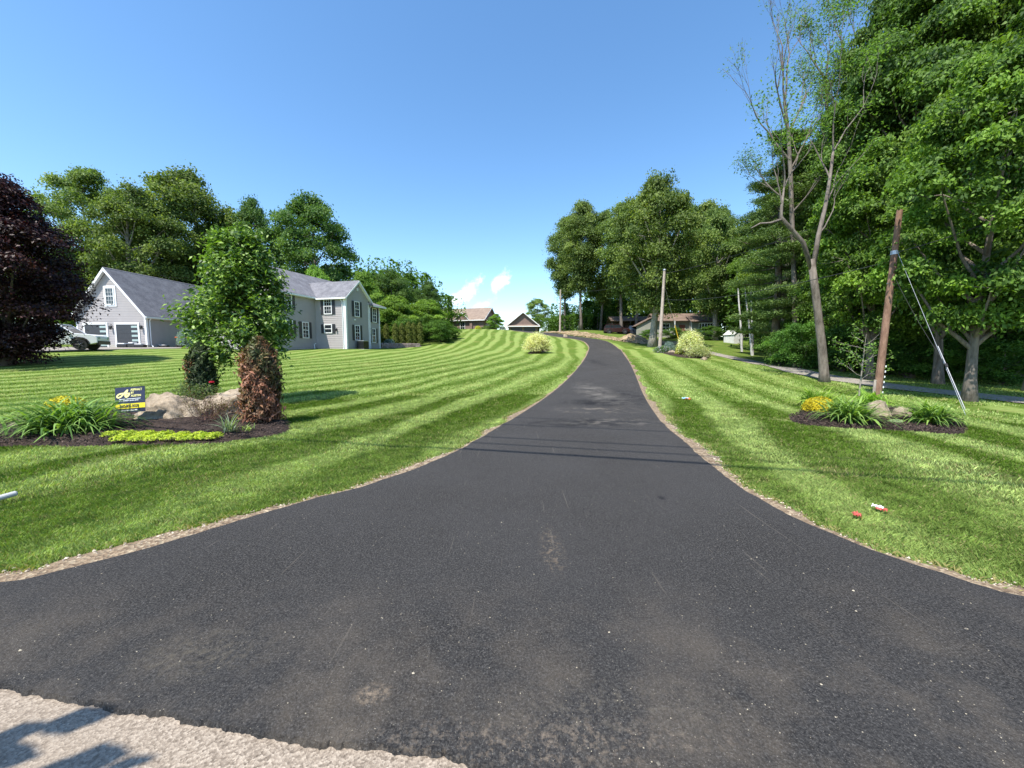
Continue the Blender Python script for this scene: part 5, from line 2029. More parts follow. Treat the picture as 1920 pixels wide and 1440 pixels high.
def blob_leaves(seed, n, rx, ry, rz_, leaf, c0, c1, shell=0.55, base=0.0, aspect=0.5, lumps=7, up=0.6, tipc=None):
    """leafy bush: leaf faces through a lumpy dome"""
    r = np.random.default_rng(seed)
    lc = r.normal(size=(lumps, 3))
    lc = unit(lc)
    lc[:, 2] = np.abs(lc[:, 2])
    d = unit(r.normal(size=(n, 3)))
    d[:, 2] = np.where(d[:, 2] < -0.25, -d[:, 2], d[:, 2])
    dots = d @ lc.T
    bul = 0.82 + 0.22 * np.clip((dots.max(1) - 0.6) / 0.4, 0, 1)
    rr = r.uniform(shell, 1.03, n) ** 0.7 * bul
    p = d * rr[:, None] * np.array([rx, ry, rz_])
    p[:, 2] = np.maximum(p[:, 2] + base, 0.02)
    nn = d * 0.8 + r.normal(size=(n, 3)) * 0.6 + np.array([0, 0, up])
    t = r.uniform(0, 1, n)
    cl = 0.5 + 0.5 * np.sin(dots.argmax(1) * 2.4)
    col = lerpc(c0, c1, np.clip(t * 0.7 + cl * 0.3, 0, 1))
    if tipc is not None:
        k = (rr > 0.86) & (r.uniform(0, 1, n) < tipc[1])
        col[k] = np.array(tipc[0]) * r.uniform(0.8, 1.15, (k.sum(), 1))
    return quads_mesh("foliage", leaves(p, nn, leaf * r.uniform(0.6, 1.3, n), aspect, r=r), col)


def bush(name, label, loc, me, stem=True, mat='leaf', cat="shrub", rad=0.3, hgt=0.5, group=None, scale=1.0, smat='bark_dark', rz=0):
    t = thing(name, label, cat, loc, rz, group)
    t.scale = (scale,) * 3 if not hasattr(scale, '__len__') else scale
    if not me.materials:
        me.materials.append(M[mat])
    link_mesh("foliage", me, None, t)
    if stem:
        mb = MB()
        rd = random.Random(len(label))
        for i in range(9):
            a = rd.uniform(0, 6.28)
            e = Vector((math.cos(a) * rad, math.sin(a) * rad, hgt))
            mb.tube([(0, 0, -0.05), e * 0.5 + Vector((0, 0, 0.05)), e], [hgt * 0.03, hgt * 0.02, hgt * 0.008], 5, False)
        link_mesh("stems", mb.mesh("stems"), M[smat], t)
    return t


# yellow flowering shrubs
yel = blob_leaves(31, 5200, 0.42, 0.38, 0.38, 0.042, (0.30, 0.28, 0.02), (0.75, 0.60, 0.02), lumps=9)
bush("yellow_shrub", "low rounded bright yellow barberry shrub in the right bed", at_px(1538, 775, 0.0, 0.05), yel, mat='petal', rad=0.2, hgt=0.25)
yel2 = blob_leaves(32, 5200, 0.42, 0.38, 0.45, 0.045, (0.28, 0.30, 0.02), (0.70, 0.58, 0.03), lumps=9)
q = at_px(118, 778, 0.1, 0.0)
bush("yellow_shrub", "bright yellow shrub behind the large daylily clump at left", q, yel2, mat='petal', rad=0.2, hgt=0.3, scale=(1.25, 1, 1.05))
q = hit(1280, 665)
yel3 = blob_leaves(33, 2600, 0.9, 0.8, 0.95, 0.12, (0.20, 0.22, 0.02), (0.48, 0.46, 0.05), lumps=8)
bush("yellow_shrub", "golden yellow rounded shrub left of the variegated willow in the middle bed", (q.x, q.y, h(q.x, q.y)), yel3, rad=0.4, hgt=0.6)
# yellow-green ground cover
r = np.random.default_rng(3)
gcv = []
for px in np.linspace(212, 402, 13):
    q = hit(px, 827 + 4 * math.sin(px))
    m_ = blob_leaves(int(px), 420, 0.17, 0.2, 0.10, 0.045, (0.17, 0.26, 0.02), (0.50, 0.55, 0.07), shell=0.3, lumps=4)
    a = np.empty(len(m_.vertices) * 3, np.float32)
    m_.vertices.foreach_get("co", a)
    cc_ = np.empty(len(m_.vertices) * 4, np.float32)
    m_.attributes["col"].data.foreach_get("color", cc_)
    gcv.append((a.reshape(-1, 4, 3) + np.array([q.x, q.y, h(q.x, q.y) + 0.06]), cc_.reshape(-1, 4, 4)[:, 0, :3]))
me = quads_mesh("ground_cover", np.concatenate([a for a, _ in gcv]), np.concatenate([c_ for _, c_ in gcv]))
me.materials.append(M['leaf'])
tag(link_mesh("ground_cover", me, None), "low yellow-green sedum ground cover along the front edge of the left bed", "ground cover", kind="stuff")
# pale small succulent in right bed
bush("sedum_plant", "tiny pale green sedum mound on the mulch of the right bed", at_px(1680, 797, 0, 0.06), blob_leaves(35, 700, 0.17, 0.12, 0.07, 0.03, (0.2, 0.28, 0.16), (0.4, 0.48, 0.33)), stem=False, cat="plant")
# columnar evergreens
def column_mesh(seed, n, R, H, leaf, cf, zb=0.06, aspect=0.3):
    r = np.random.default_rng(seed)
    z = zb + (H - zb) * r.uniform(0, 1, n) ** 0.9
    q = z / H
    a = r.uniform(0, 2 * PI, n)
    prof = R * (0.88 + 0.18 * np.sin(q * PI) - 0.26 * q) * (1 - np.clip((q - 0.8) / 0.24, 0, 1) ** 1.6)
    lum = 1 + 0.16 * np.sin(a * 3 + z * 7) + 0.13 * np.sin(a * 7 - z * 13) + 0.12 * np.sin(a * 11 + z * 29)
    lum = lum * (1 + 0.25 * (r.uniform(0, 1, n) > 0.9))
    rho = prof * lum * r.uniform(0.45, 1.05, n) ** 0.5
    p = np.stack([np.cos(a) * rho, np.sin(a) * rho, z], -1)
    nn = np.stack([np.cos(a), np.sin(a), np.full(n, 0.5)], -1) + r.normal(size=(n, 3)) * 0.6
    ad = np.stack([np.cos(a) * 0.7, np.sin(a) * 0.7, np.full(n, 0.9)], -1) + r.normal(size=(n, 3)) * 0.35
    col = cf(q, a, r)
    return quads_mesh("foliage", leaves(p, nn, leaf * r.uniform(0.5, 1.5, n), aspect, r=r, adir=ad, droop=0), col)


def cf_brown(q, a, r):
    n = len(q)
    t = np.clip(1.15 - q * 1.0 + 0.35 * np.sin(a * 2 + q * 9) + r.normal(0, 0.25, n), 0, 1)
    g = lerpc((0.035, 0.05, 0.02), (0.12, 0.14, 0.05), r.uniform(0, 1, n))
    b_ = lerpc((0.15, 0.06, 0.038), (0.46, 0.215, 0.135), r.uniform(0, 1, n))
    return g * (1 - t[:, None]) + b_ * t[:, None]


def cf_green(q, a, r):
    n = len(q)
    g = lerpc((0.015, 0.028, 0.012), (0.07, 0.095, 0.03), r.uniform(0, 1, n))
    b_ = lerpc((0.14, 0.06, 0.03), (0.34, 0.16, 0.09), r.uniform(0, 1, n))
    t = (np.cos(a - 3.6) > 0.55) & (q < 0.75) & (r.uniform(0, 1, n) < 0.4)
    g[t] = b_[t]
    return g


def trunked(name, label, loc, me, H, rt, mat='needle', cat="shrub", group=None, smat='bark_dark', scale=1.0):
    t = thing(name, label, cat, loc, 0, group)
    t.scale = (scale,) * 3 if not hasattr(scale, '__len__') else scale
    if not me.materials:
        me.materials.append(M[mat])
    link_mesh("foliage", me, None, t)
    tm = bpy.data.meshes.get("stem_shared_%d" % int(H * 100))
    if tm is None:
        tm = MB().tube([(0, 0, -0.1), (0.01, 0, H * 0.5), (0, 0.01, H * 0.9)], [rt, rt * 0.7, rt * 0.2], 8).mesh("stem_shared_%d" % int(H * 100), True)
    link_mesh("trunk", tm, M[smat], t)
    return t


q = at_px(490, 797, 0.05, 0.06)
Hc = (P(493, 638, q.y).z - q.z)
trunked("columnar_evergreen", "browned half-dead columnar evergreen beside the small leafy tree", q, column_mesh(41, 16000, 0.33, Hc * 1.03, 0.105, cf_brown), Hc, 0.035)
q = at_px(357, 770, 0.45, 0.05)
Hc = (P(368, 648, q.y).z - q.z)
trunked("columnar_evergreen", "dark green columnar evergreen left of the small leafy tree with one brown side", q, column_mesh(42, 9000, 0.32, Hc * 1.03, 0.11, cf_green), Hc, 0.04)


# generic recursive twig grower
def grow(mb, tips, p, d, L, r0, depth, rd, bend=0.18, split=3, shrink=0.68, up=0.12, sides=6, spread=0.55, minr=0.003):
    n = 4
    pts = [p]
    rad = [r0]
    q = p.copy()
    for i in range(n):
        d = (d + Vector((rd.gauss(0, bend), rd.gauss(0, bend), rd.gauss(0, bend) + up))).normalized()
        q = q + d * (L / n)
        pts.append(q.copy())
        rad.append(max(minr, r0 * (1 - 0.45 * (i + 1) / n)))
    mb.tube(pts, rad, max(3, sides), False)
    if depth == 0:
        tips.append((pts, d))
        return
    for k in range(split):
        i = rd.randint(2, n) if k else n
        ax = Vector((rd.gauss(0, 1), rd.gauss(0, 1), rd.gauss(0, 1))).cross(d).normalized()
        nd = (d + ax * rd.uniform(spread * 0.5, spread * 1.3)).normalized()
        grow(mb, tips, pts[i], nd, L * shrink * rd.uniform(0.75, 1.2), rad[i] * (0.72 if k else 0.85), depth - 1, rd, bend, split, shrink, up, max(3, sides - 1), spread, minr)


def twig_leaves(tips, per, leaf, c0, c1, seed, spread=0.12, droop=0.5, aspect=0.5):
    r = np.random.default_rng(seed)
    C, NN, A = [], [], []
    for pts, d in tips:
        for k in range(per):
            i = r.integers(1, len(pts))
            C.append(np.array(pts[i]) + r.normal(0, spread, 3))
            NN.append(r.normal(0, 0.5, 3) + np.array([0, 0, 0.9]))
            A.append(np.array(d) * 0.5 + r.normal(0, 0.6, 3))
    C, NN, A = map(np.array, (C, NN, A))
    col = lerpc(c0, c1, r.uniform(0, 1, len(C)) ** 1.3)
    return quads_mesh("leaves", leaves(C, NN, leaf * r.uniform(0.6, 1.3, len(C)), aspect, 0.14, r=r, adir=A, droop=droop), col)


# ornamental tree in the left bed
q = at_px(456, 755, 0.2, 0.0)
yT = q.y
Ht = P(450, 447, yT).z - q.z
t = thing("ornamental_tree", "small leafy tree with glossy drooping leaves standing in the left bed", "tree", q)
rd = random.Random(21)
mb = MB()
tips = []
mb.tube([(0, 0, -0.1), (0.01, 0, 0.4), (-0.02, 0.01, 0.9), (0.0, 0, 1.3)], [0.085, 0.062, 0.056, 0.05], 10, False)
cent = [(0.0, 0.0, 1.3)]
for k in range(40):
    zf = 1.0 + (Ht - 1.55) * (k / 39) ** 1.0
    a = k * 2.4 + rd.uniform(-0.4, 0.4)
    qq = (zf - 0.8) / (Ht - 0.8)
    Rr = 1.78 * (0.72 + 0.95 * qq if qq < 0.3 else max(0.2, 1.0 - 0.98 * (qq - 0.3)))
    p0 = Vector((0.02 * math.sin(zf * 2), 0.02 * math.cos(zf * 3), zf))
    d = Vector((math.cos(a), math.sin(a), 0.45 + 0.9 * qq)).normalized()
    grow(mb, tips, p0, d, Rr * 0.50, 0.022 * (1.15 - 0.6 * qq), 2, rd, 0.10, 3, 0.62, 0.03, 5, 0.75)
mb.tube([(0, 0, 1.3), (0.02, 0, 2.2), (-0.03, 0.02, Ht * 0.72), (0, 0, Ht * 0.9)], [0.05, 0.035, 0.02, 0.006], 7, False)
tips.append(([Vector((0, 0, Ht * 0.8)), Vector((0, 0, Ht * 0.85)), Vector((0.03, 0, Ht * 0.94))], Vector((0, 0, 1))))
link_mesh("trunk", mb.mesh("trunk", True), M['bark_dark'], t)
lm_ = twig_leaves(tips, 70, 0.15, (0.022, 0.055, 0.016), (0.20, 0.28, 0.055), 22, 0.17, 0.6, 0.5)
lm_.materials.append(leafmat('glossy_leaf', 0.22, 0.5, 0.3, tcol=(1.4, 1.7, 0.4), gain=1.35))
link_mesh("crown", lm_, None, t)

# twiggy half-bare shrub in front of the boulders
q = at_px(388, 800, 0.05, 0.06)
t = thing("twiggy_shrub", "nearly bare reddish twiggy shrub between the two left boulders", "shrub", q)
mb = MB()
tips = []
rd = random.Random(5)
for k in range(26):
    a = rd.uniform(0, 6.28)
    grow(mb, tips, Vector((math.cos(a) * 0.04, math.sin(a) * 0.04, 0)), Vector((math.cos(a) * rd.uniform(0.3, 1.1), math.sin(a) * 0.7, 1)).normalized(), 0.33, 0.008, 2, rd, 0.14, 3, 0.65, 0.0, 4, 0.6, 0.0018)
link_mesh("branches", mb.mesh("branches"), M['twig'], t)
lm_ = twig_leaves([x for x in tips if x[0][0].z < 0.35 or rd.random() < 0.35], 9, 0.035, (0.05, 0.035, 0.02), (0.16, 0.13, 0.06), 23, 0.03, 0.2)
lm_.materials.append(M['leaf'])
link_mesh("foliage", lm_, None, t)
# rose bush with one red bloom
q = at_px(362, 780, 0.15, 0.05)
t = thing("rose_bush", "sparse rose bush with one red bloom left of the flat-topped boulder", "shrub", q)
mb = MB()
tips = []
for k in range(16):
    a = rd.uniform(0, 6.28)
    grow(mb, tips, Vector((0, 0, 0)), Vector((math.cos(a) * 0.7, math.sin(a) * 0.7, 1)).normalized(), 0.42, 0.009, 2, rd, 0.14, 3, 0.65, 0.0, 4, 0.6, 0.002)
link_mesh("branches", mb.mesh("branches"), M['twig'], t)
lm_ = twig_leaves(tips, 16, 0.05, (0.04, 0.07, 0.025), (0.15, 0.19, 0.08), 24, 0.05, 0.2)
lm_.materials.append(M['leaf'])
link_mesh("foliage", lm_, None, t)
fl = blob_leaves(9, 140, 0.05, 0.05, 0.05, 0.035, (0.5, 0.02, 0.04), (0.75, 0.05, 0.09), aspect=0.9)
fl.materials.append(M['petal'])
fo = link_mesh("bloom", fl, None, t)
fo.location = P(397, 718, q.y) - q
# variegated willows
def willow(name, label, loc, R, H, n, seed, c0, c1, leaf=0.15, per=26):
    rd = random.Random(seed)
    t = thing(name, label, "shrub", loc)
    mb = MB()
    tips = []
    for k in range(n):
        a = rd.uniform(0, 6.28)
        o_ = math.sqrt(rd.random())
        d = Vector((math.cos(a) * o_ * R, math.sin(a) * o_ * R, H * math.sqrt(max(0.03, 1 - o_ * o_)))) * rd.uniform(0.75, 1.12)
        p0 = Vector((math.cos(a) * 0.12 * R * o_, math.sin(a) * 0.12 * R * o_, 0))
        mid = p0.lerp(d, 0.5) + Vector((0, 0, 0.12 * H))
        pts = [p0, p0.lerp(mid, 0.6), mid, mid.lerp(d, 0.5) + Vector((0, 0, 0.03 * H)), d]
        mb.tube(pts, [0.018, 0.014, 0.010, 0.007, 0.004], 4, False)
        tips.append(([pts[1], pts[2], pts[3], pts[3].lerp(pts[4], 0.5), pts[4]], (d - mid).normalized()))
    link_mesh("branches", mb.mesh("branches"), M['twig'], t)
    me = twig_leaves(tips, per, leaf, c0, c1, seed, 0.09 * R, 0.1, 0.25)
    me.materials.append(M['leaf'])
    link_mesh("foliage", me, None, t)
    return t


q = hit(1298, 668)
willow("variegated_willow", "tall round cream and green variegated willow in the middle bed by the grey pole", (q.x, q.y + 0.5, h(q.x, q.y)), 1.25, 2.35, 380, 51, (0.30, 0.36, 0.14), (0.88, 0.84, 0.62))
q = hit(1308, 671)
willow("variegated_willow", "low spreading variegated shrub at the foot of the tall round willow", (q.x + 0.2, q.y, h(q.x, q.y) + 0.05), 1.2, 0.95, 170, 52, (0.12, 0.17, 0.06), (0.60, 0.60, 0.34))
q = hit(1008, 663)
willow("variegated_willow", "cream tipped variegated willow standing alone on the left striped lawn near the driveway", (q.x, q.y + 0.6, h(q.x, q.y + 0.6)), 1.55, 1.95, 480, 53, (0.36, 0.38, 0.15), (0.88, 0.83, 0.60))
# middle bed companions
bs_ = blob_leaves(54, 2600, 0.7, 0.65, 1.15, 0.10, (0.10, 0.17, 0.16), (0.26, 0.36, 0.34), lumps=8, aspect=0.25)
q = hit(1258, 661)
bush("blue_spruce", "small blue-green spruce shrub between the lavender and the golden shrub", (q.x, q.y + 0.4, h(q.x, q.y + 0.4)), bs_, mat='needle', rad=0.3, hgt=0.7)
q = hit(1244, 661)
lv = blob_leaves(55, 2400, 1.0, 0.7, 0.75, 0.10, (0.04, 0.09, 0.03), (0.12, 0.2, 0.07), lumps=8, tipc=((0.30, 0.27, 0.42), 0.3))
bush("lavender_bush", "dark green bush with lavender tips at the foot of the grey pole", (q.x - 0.1, q.y, h(q.x, q.y)), lv, rad=0.4, hgt=0.4, cat="shrub")
# blue shrub by the garage
q = P(352, 650, 38.5)
bs2 = blob_leaves(56, 3200, 1.0, 0.9, 1.1, 0.12, (0.10, 0.17, 0.15), (0.27, 0.38, 0.34), lumps=9, aspect=0.3)
bush("blue_spruce", "round blue-green spruce shrub beside the trash bin at the garage", (q.x, 38.5, h(q.x, 38.5) + 0.3), bs2, mat='needle', rad=0.4, hgt=0.7, scale=(1, 1, 1.5))
q = P(725, 650, 48)
bs3 = blob_leaves(57, 1500, 0.8, 0.6, 0.7, 0.13, (0.10, 0.17, 0.15), (0.25, 0.36, 0.32), lumps=9, aspect=0.3)
bush("blue_spruce", "low blue-green juniper between the house and the first arborvitae on the stone wall", (q.x, 49.0, h(q.x, 49) + 0.35), bs3, mat='needle', rad=0.4, hgt=0.4)
for i, (px, Y, R__, H__, lab) in enumerate(((1262, 63, 1.9, 1.9, "dark shrub in front of the left window of the ranch house"), (1288, 62, 1.5, 1.5, "dark shrub below the ranch house porch"),
                                            (1330, 62, 2.2, 2.3, "large dark shrub at the right corner of the ranch house"), (1218, 64, 1.6, 1.5, "dark shrub behind the large forked tree at the ranch house end"),
                                            (1440, 46, 2.2, 2.4, "dark shrub in the shade behind the white birch stems"))):
    q = P(px, 640, Y)
    tree('under', "foundation_shrub", lab, q.x, Y, H__, R__, cat="shrub", group="dark shrubs about the ranch house")
# crest plantings by the brown house
q = P(929, 618, 82)
tree('bright', "small_tree", "small round bright green tree at the right end of the brown house", q.x, 82, 3.6, 1.7, z=h(q.x, 82))
q = P(895, 618, 82)
bush("yellow_shrub", "small yellow-green shrub under the brown house wall", (q.x, 83, h(q.x, 83) + 0.2), yel3, rad=0.4, hgt=0.5, scale=1.0)
q = P(914, 618, 82)
bush("green_shrub", "wide green shrub at the brown house garage corner", (q.x, 82.5, h(q.x, 82.5) + 0.2), blob_leaves(58, 1300, 1.7, 0.9, 0.9, 0.2, (0.05, 0.1, 0.02), (0.16, 0.25, 0.05)), rad=0.4, hgt=0.5)
q = P(942, 618, 84)
bush("green_shrub", "dark upright shrub between the brown house and its detached garage", (q.x, 84.5, h(q.x, 84.5)), blob_leaves(59, 900, 0.9, 0.7, 1.5, 0.2, (0.03, 0.07, 0.02), (0.1, 0.16, 0.04)), rad=0.4, hgt=0.8)

# ------------------------------------------------------------------ poles and wires
def pole(label, base, top, r0, r1, mat):
    t = thing("utility_pole", label, "utility pole", base)
    rel = top - base
    MB().tube([Vector((0, 0, -0.3)), rel * 0.33, rel * 0.66, rel], [r0, r0 + (r1 - r0) * 0.33, r0 + (r1 - r0) * 0.66, r1], 20).build("shaft", mat, t, smooth=False)
    return t, rel


YP = hit(1645, 752).y + 0.35
bp_ = P(1643, 752, YP)
bp_.z = h(bp_.x, YP)
tp_ = P(1687, 394, YP + 0.1)
pw = 11.2 / FPX * YP / 2
poleB, relB = pole("leaning reddish brown timber pole with a cut top in the right flower bed", bp_, tp_, pw * 1.1, pw * 0.78, M['pole_brown'])
nb = MB()
for f_ in (0.62, 0.78):
    c_ = relB * f_
    nb.tube([c_ + Vector((-pw * 1.2, 0, 0)), c_ + Vector((pw * 1.4, -0.02, 0))], 0.018, 8)
nb.tube([relB * 0.775 + Vector((0, 0, -0.03)), relB * 0.785 + Vector((0, 0, 0.03))], pw * 1.03, 16)
nb.build("pole_band", M['steel'], poleB)
tgm = MB()
for i in range(6):
    c_ = relB * (0.04 + i * 0.028) + Vector((pw * 1.0, -pw * 0.55, 0))
    tgm.box(c_.x - 0.012, c_.x + 0.022, c_.y - 0.03, c_.y - 0.02, c_.z - 0.03, c_.z + 0.035)
split_build(tgm, "pale_tag", M['white'], poleB)
# stake beside the pole
sq = P(1636, 763, YP - 0.6)
st = MB().tube([Vector((0, 0, -0.1)), P(1641, 712, YP - 0.6) - Vector((sq.x, YP - 0.6, h(sq.x, YP - 0.6)))], 0.035, 8).build("wooden_stake", M['pole_grey'])
st.location = (sq.x, YP - 0.6, h(sq.x, YP - 0.6))
tag(st, "short weathered grey stake leaning at the foot of the brown pole", "stake")

YQ = 41.5
q0 = P(1237, 650, YQ)
q0.z = h(q0.x, YQ)
poleM, relM = pole("tall grey utility pole beside the middle bed in front of the large tree", q0, P(1246, 507, YQ), 0.19, 0.13, M['pole_grey'])
MB().tube([relM + Vector((0, 0, 0.0)), relM + Vector((0, 0, 0.12))], [0.18, 0.15], 12).build("cap", M['steel'], poleM)
q1 = P(1050, 619, 73)
q1.z = h(q1.x, 73)
poleF, relF = pole("distant grey utility pole at the left edge of the tall tree clump", q1, P(1051, 543, 73), 0.19, 0.14, M['pole_grey'])


def wire(name, label, a, b_, sag, r_, mat='wire', cat="wire", n=28):
    a, b_ = Vector(a), Vector(b_)
    pts = []
    for i in range(n + 1):
        t_ = i / n
        p = a.lerp(b_, t_)
        p.z -= sag * 4 * t_ * (1 - t_)
        pts.append(p - a)
    o = MB().tube(pts, r_, 6).build(name, M[mat])
    o.location = a
    return tag(o, label, cat)


mtop = q0 + relM
wire("overhead_wire", "upper overhead wire running from the grey pole up to the top right", mtop + Vector((0.1, 0, -0.3)), P(2150, 150, 14), 0.9, 0.018)
wire("overhead_wire", "wire running from the grey pole to the upper part of the leaning brown pole", mtop + Vector((0.1, 0, -3.0)), bp_ + relB * 0.74, 0.5, 0.014)
wire("overhead_wire", "wire running right from the leaning brown pole in front of the maples", bp_ + relB * 0.78, P(2150, 280, 10), 0.25, 0.012)
wire("overhead_wire", "thin overhead wire from the distant pole to the grey pole", q1 + relF * 0.97, mtop + Vector((0, 0, -0.6)), 0.7, 0.015)
ga = hit(1815, 780)
gt = P(1681, 468, YP)
gw = thing("guy_wire", "taut pale guy wire running from the leaning brown pole down to the lawn at right", "guy wire", ga)
MB().tube([Vector((0, 0, -0.1)), gt - ga], 0.005, 6).build("cable", M['steel'], gw)
MB().tube([(gt - ga) * 0.03, (gt - ga) * 0.36], 0.0085, 8).build("guard", M['pvc'], gw)
MB().tube([(gt - ga) * 0.245, (gt - ga) * 0.262], 0.03, 8).build("clamp", M['rubber'], gw)
gt2 = P(1668, 500, YP)
wire("guy_wire", "slack thin second guy strand left of the taut guy wire", gt2, ga + (gt - ga) * 0.255, 0.12, 0.004, 'wire', "guy wire")
gq = P(1277, 651, 43)
gq.z = h(gq.x, 43)
ygd = thing("guy_wire", "guy wire with a yellow guard beside the grey utility pole", "guy wire", gq)
e_ = q0 + relM * 0.85 - gq
MB().tube([Vector((0, 0, -0.1)), e_], 0.02, 6).build("cable", M['steel'], ygd)
MB().tube([e_ * 0.01, e_ * 0.36], 0.055, 8).build("guard", M['yellow_plastic'], ygd)

# street wires overhead, out of the frame: they throw the thin shadows across the drive
SX, SY = 0.36, 0.45
GW = "street wires crossing above the mouth of the driveway"
for i, (dy, zz_, r_) in enumerate(((0.0, 9.6, 0.036), (0.45, 9.7, 0.018), (0.95, 9.9, 0.018), (2.25, 10.3, 0.017), (3.2, 10.6, 0.017))):
    a = Vector((-24.0, 11.6 + dy, 0))
    b_ = Vector((26.0, -0.2 + dy, 0))
    off = Vector((-SX * zz_, -SY * zz_, zz_))
    wire("street_wire", ["thickest street wire bundle above the mouth of the driveway", "thin street wire just behind the thick bundle", "second thin street wire behind the thick bundle",
                         "third thin street wire, higher and farther up the driveway", "highest and farthest thin street wire above the driveway"][i], a + off, b_ + off, 0.0, r_)

# ------------------------------------------------------------------ litter and pipe
def crumple(name, label, px, py, size, mat, seed, mat2=None, flat_=0.35):
    q = hit(px, py)
    t = thing(name, label, "litter", (q.x, q.y, h(q.x, q.y) + 0.045), seed)
    for k, mm in enumerate([mat] + ([mat2] if mat2 else [])):
        n_ = 10
        vs = []
        for i in range(n_):
            for j in range(n_):
                u, v = i / (n_ - 1) - 0.5, j / (n_ - 1) - 0.5
                z = flat_ * size * (mnoise.noise(Vector((u * 4 + seed, v * 4, k))) + 0.5 * mnoise.noise(Vector((u * 9, v * 9 + seed, k))))
                sh_ = 1 + 0.35 * mnoise.noise(Vector((u * 3, v * 3, seed + 5)))
                vs.append((u * size * sh_ + k * size * 0.45, v * size * 0.6 * sh_ - k * 0.02, z + 0.02 + k * 0.008))
        fs = [(i * n_ + j, i * n_ + j + 1, (i + 1) * n_ + j + 1, (i + 1) * n_ + j) for i in range(n_ - 1) for j in range(n_ - 1)]
        mb = MB()
        mb.add(vs, fs)
        o = mb.build("wrapper" if k == 0 else "inner_sheet", mm, t)
        sd = o.modifiers.new("s", 'SOLIDIFY')
        sd.thickness = 0.003
    return t


crumple("plastic_scrap", "flat strip of red plastic in the grass near the driveway edge", 1605, 977, 0.085, M['red_plastic'], 1.0)
crumple("plastic_scrap", "crumpled red and white wrapper on the grass right of the red strip", 1652, 967, 0.075, M['red_plastic'], 2.2, M['white'])
crumple("plastic_scrap", "orange and pale blue plastic scrap on the right lawn farther up the slope", 1289, 751, 0.17, M['orange_plastic'], 3.1, M['lightblue'])
pa_, pb_ = hit(-60, 965), hit(34, 943)
o = MB().tube([Vector((0, 0, 0)), Vector((pb_.x - pa_.x, pb_.y - pa_.y, 0.03)) * 0.97, Vector((pb_.x - pa_.x, pb_.y - pa_.y, 0.03))], [0.028, 0.028, 0.02], 14).build("pipe", M['pvc'])
o.location = (pa_.x, pa_.y, 0.075)
tag(o, "grey plastic pipe end lying on the grass at the left edge", "pipe")

# roadside plant just outside the frame whose leaf shadows reach the old road
t = thing("roadside_sapling", "broad-leaved sapling behind the viewer whose leaf shadows fall on the old road", "tree", (-3.9, -1.3, 0.02))
mb = MB()
VL, CL = [], []
rr_ = np.random.default_rng(4)
for (sp_, z_, L_, wd_, a_) in (((170, 1352), 1.45, 0.32, 0.13, 0.40), ((55, 1378), 1.40, 0.24, 0.10, 0.45), ((20, 1425), 1.38, 0.34, 0.14, 0.15), ((200, 1428), 1.45, 0.26, 0.12, 0.25),
                                  ((130, 1455), 1.3, 0.34, 0.13, 0.3), ((262, 1440), 1.45, 0.20, 0.06, 0.35)):
    sx_, sy_ = hit(*sp_).x, hit(*sp_).y
    z_ += 1.75
    c_ = Vector((sx_ - SX * z_, sy_ - SY * z_, z_)) - Vector((-3.9, -1.3, 0.02))
    d = Vector((math.cos(a_), math.sin(a_), -0.1))
    s_ = Vector((-math.sin(a_), math.cos(a_), 0))
    m0 = c_ - d * L_ / 2
    mb.tube([(0, 0, -0.1), (0.05, 0.02, 1.2), (0.1, 0.05, 2.4), m0 * 0.6 + Vector((0.04, 0.02, 1.25)), m0], [0.03, 0.022, 0.014, 0.008, 0.005], 6, False)
    n_ = 9
    pv = None
    for i in range(n_ + 1):
        q = i / n_
        w_ = wd_ * math.sin(PI * min(0.985, q ** 0.8 + 0.01)) * 0.5 * (1 + 0.12 * math.sin(i * 2.1))
        cpt = m0 + d * L_ * q + Vector((0, 0, -0.12 * L_ * q * q))
        cur = (np.array(cpt - s_ * w_), np.array(cpt), np.array(cpt + s_ * w_))
        if pv is not None:
            VL.append([pv[0], pv[1], cur[1], cur[0]])
            VL.append([pv[1], pv[2], cur[2], cur[1]])
            CL += [[0.05, 0.12, 0.02]] * 2
        pv = cur
link_mesh("stems", mb.mesh("stems", True), M['bark_dark'], t)
lme = quads_mesh("leaves", np.array(VL), np.array(CL, float))
lme.materials.append(flat('opaque_leaf', (0.04, 0.10, 0.02), 0.5))
link_mesh("leaves", lme, None, t)

# ================================================================== TREES
# purple maple at far left
pm = make_tree(seed=61, H=11.5, R=3.6, zb=-0.4, nlobe=52, per_lobe=12, leaf_n=90, leaf=0.175, c0=(0.010, 0.006, 0.008), c1=(0.060, 0.018, 0.018), flatc=0.32, clump=1.35,
               top=0.36, trunk_r=0.26, mats=('purple', 'bark_dark'), lobe_r=0.38)
q = P(12, 680, 23)
t = thing("purple_maple", "dense dark purple-leaved maple with a skirt to the ground at the far left", "tree", (q.x, 23, h(q.x, 23)))
link_mesh("trunk", pm[0], None, t)
link_mesh("crown", pm[1], None, t)

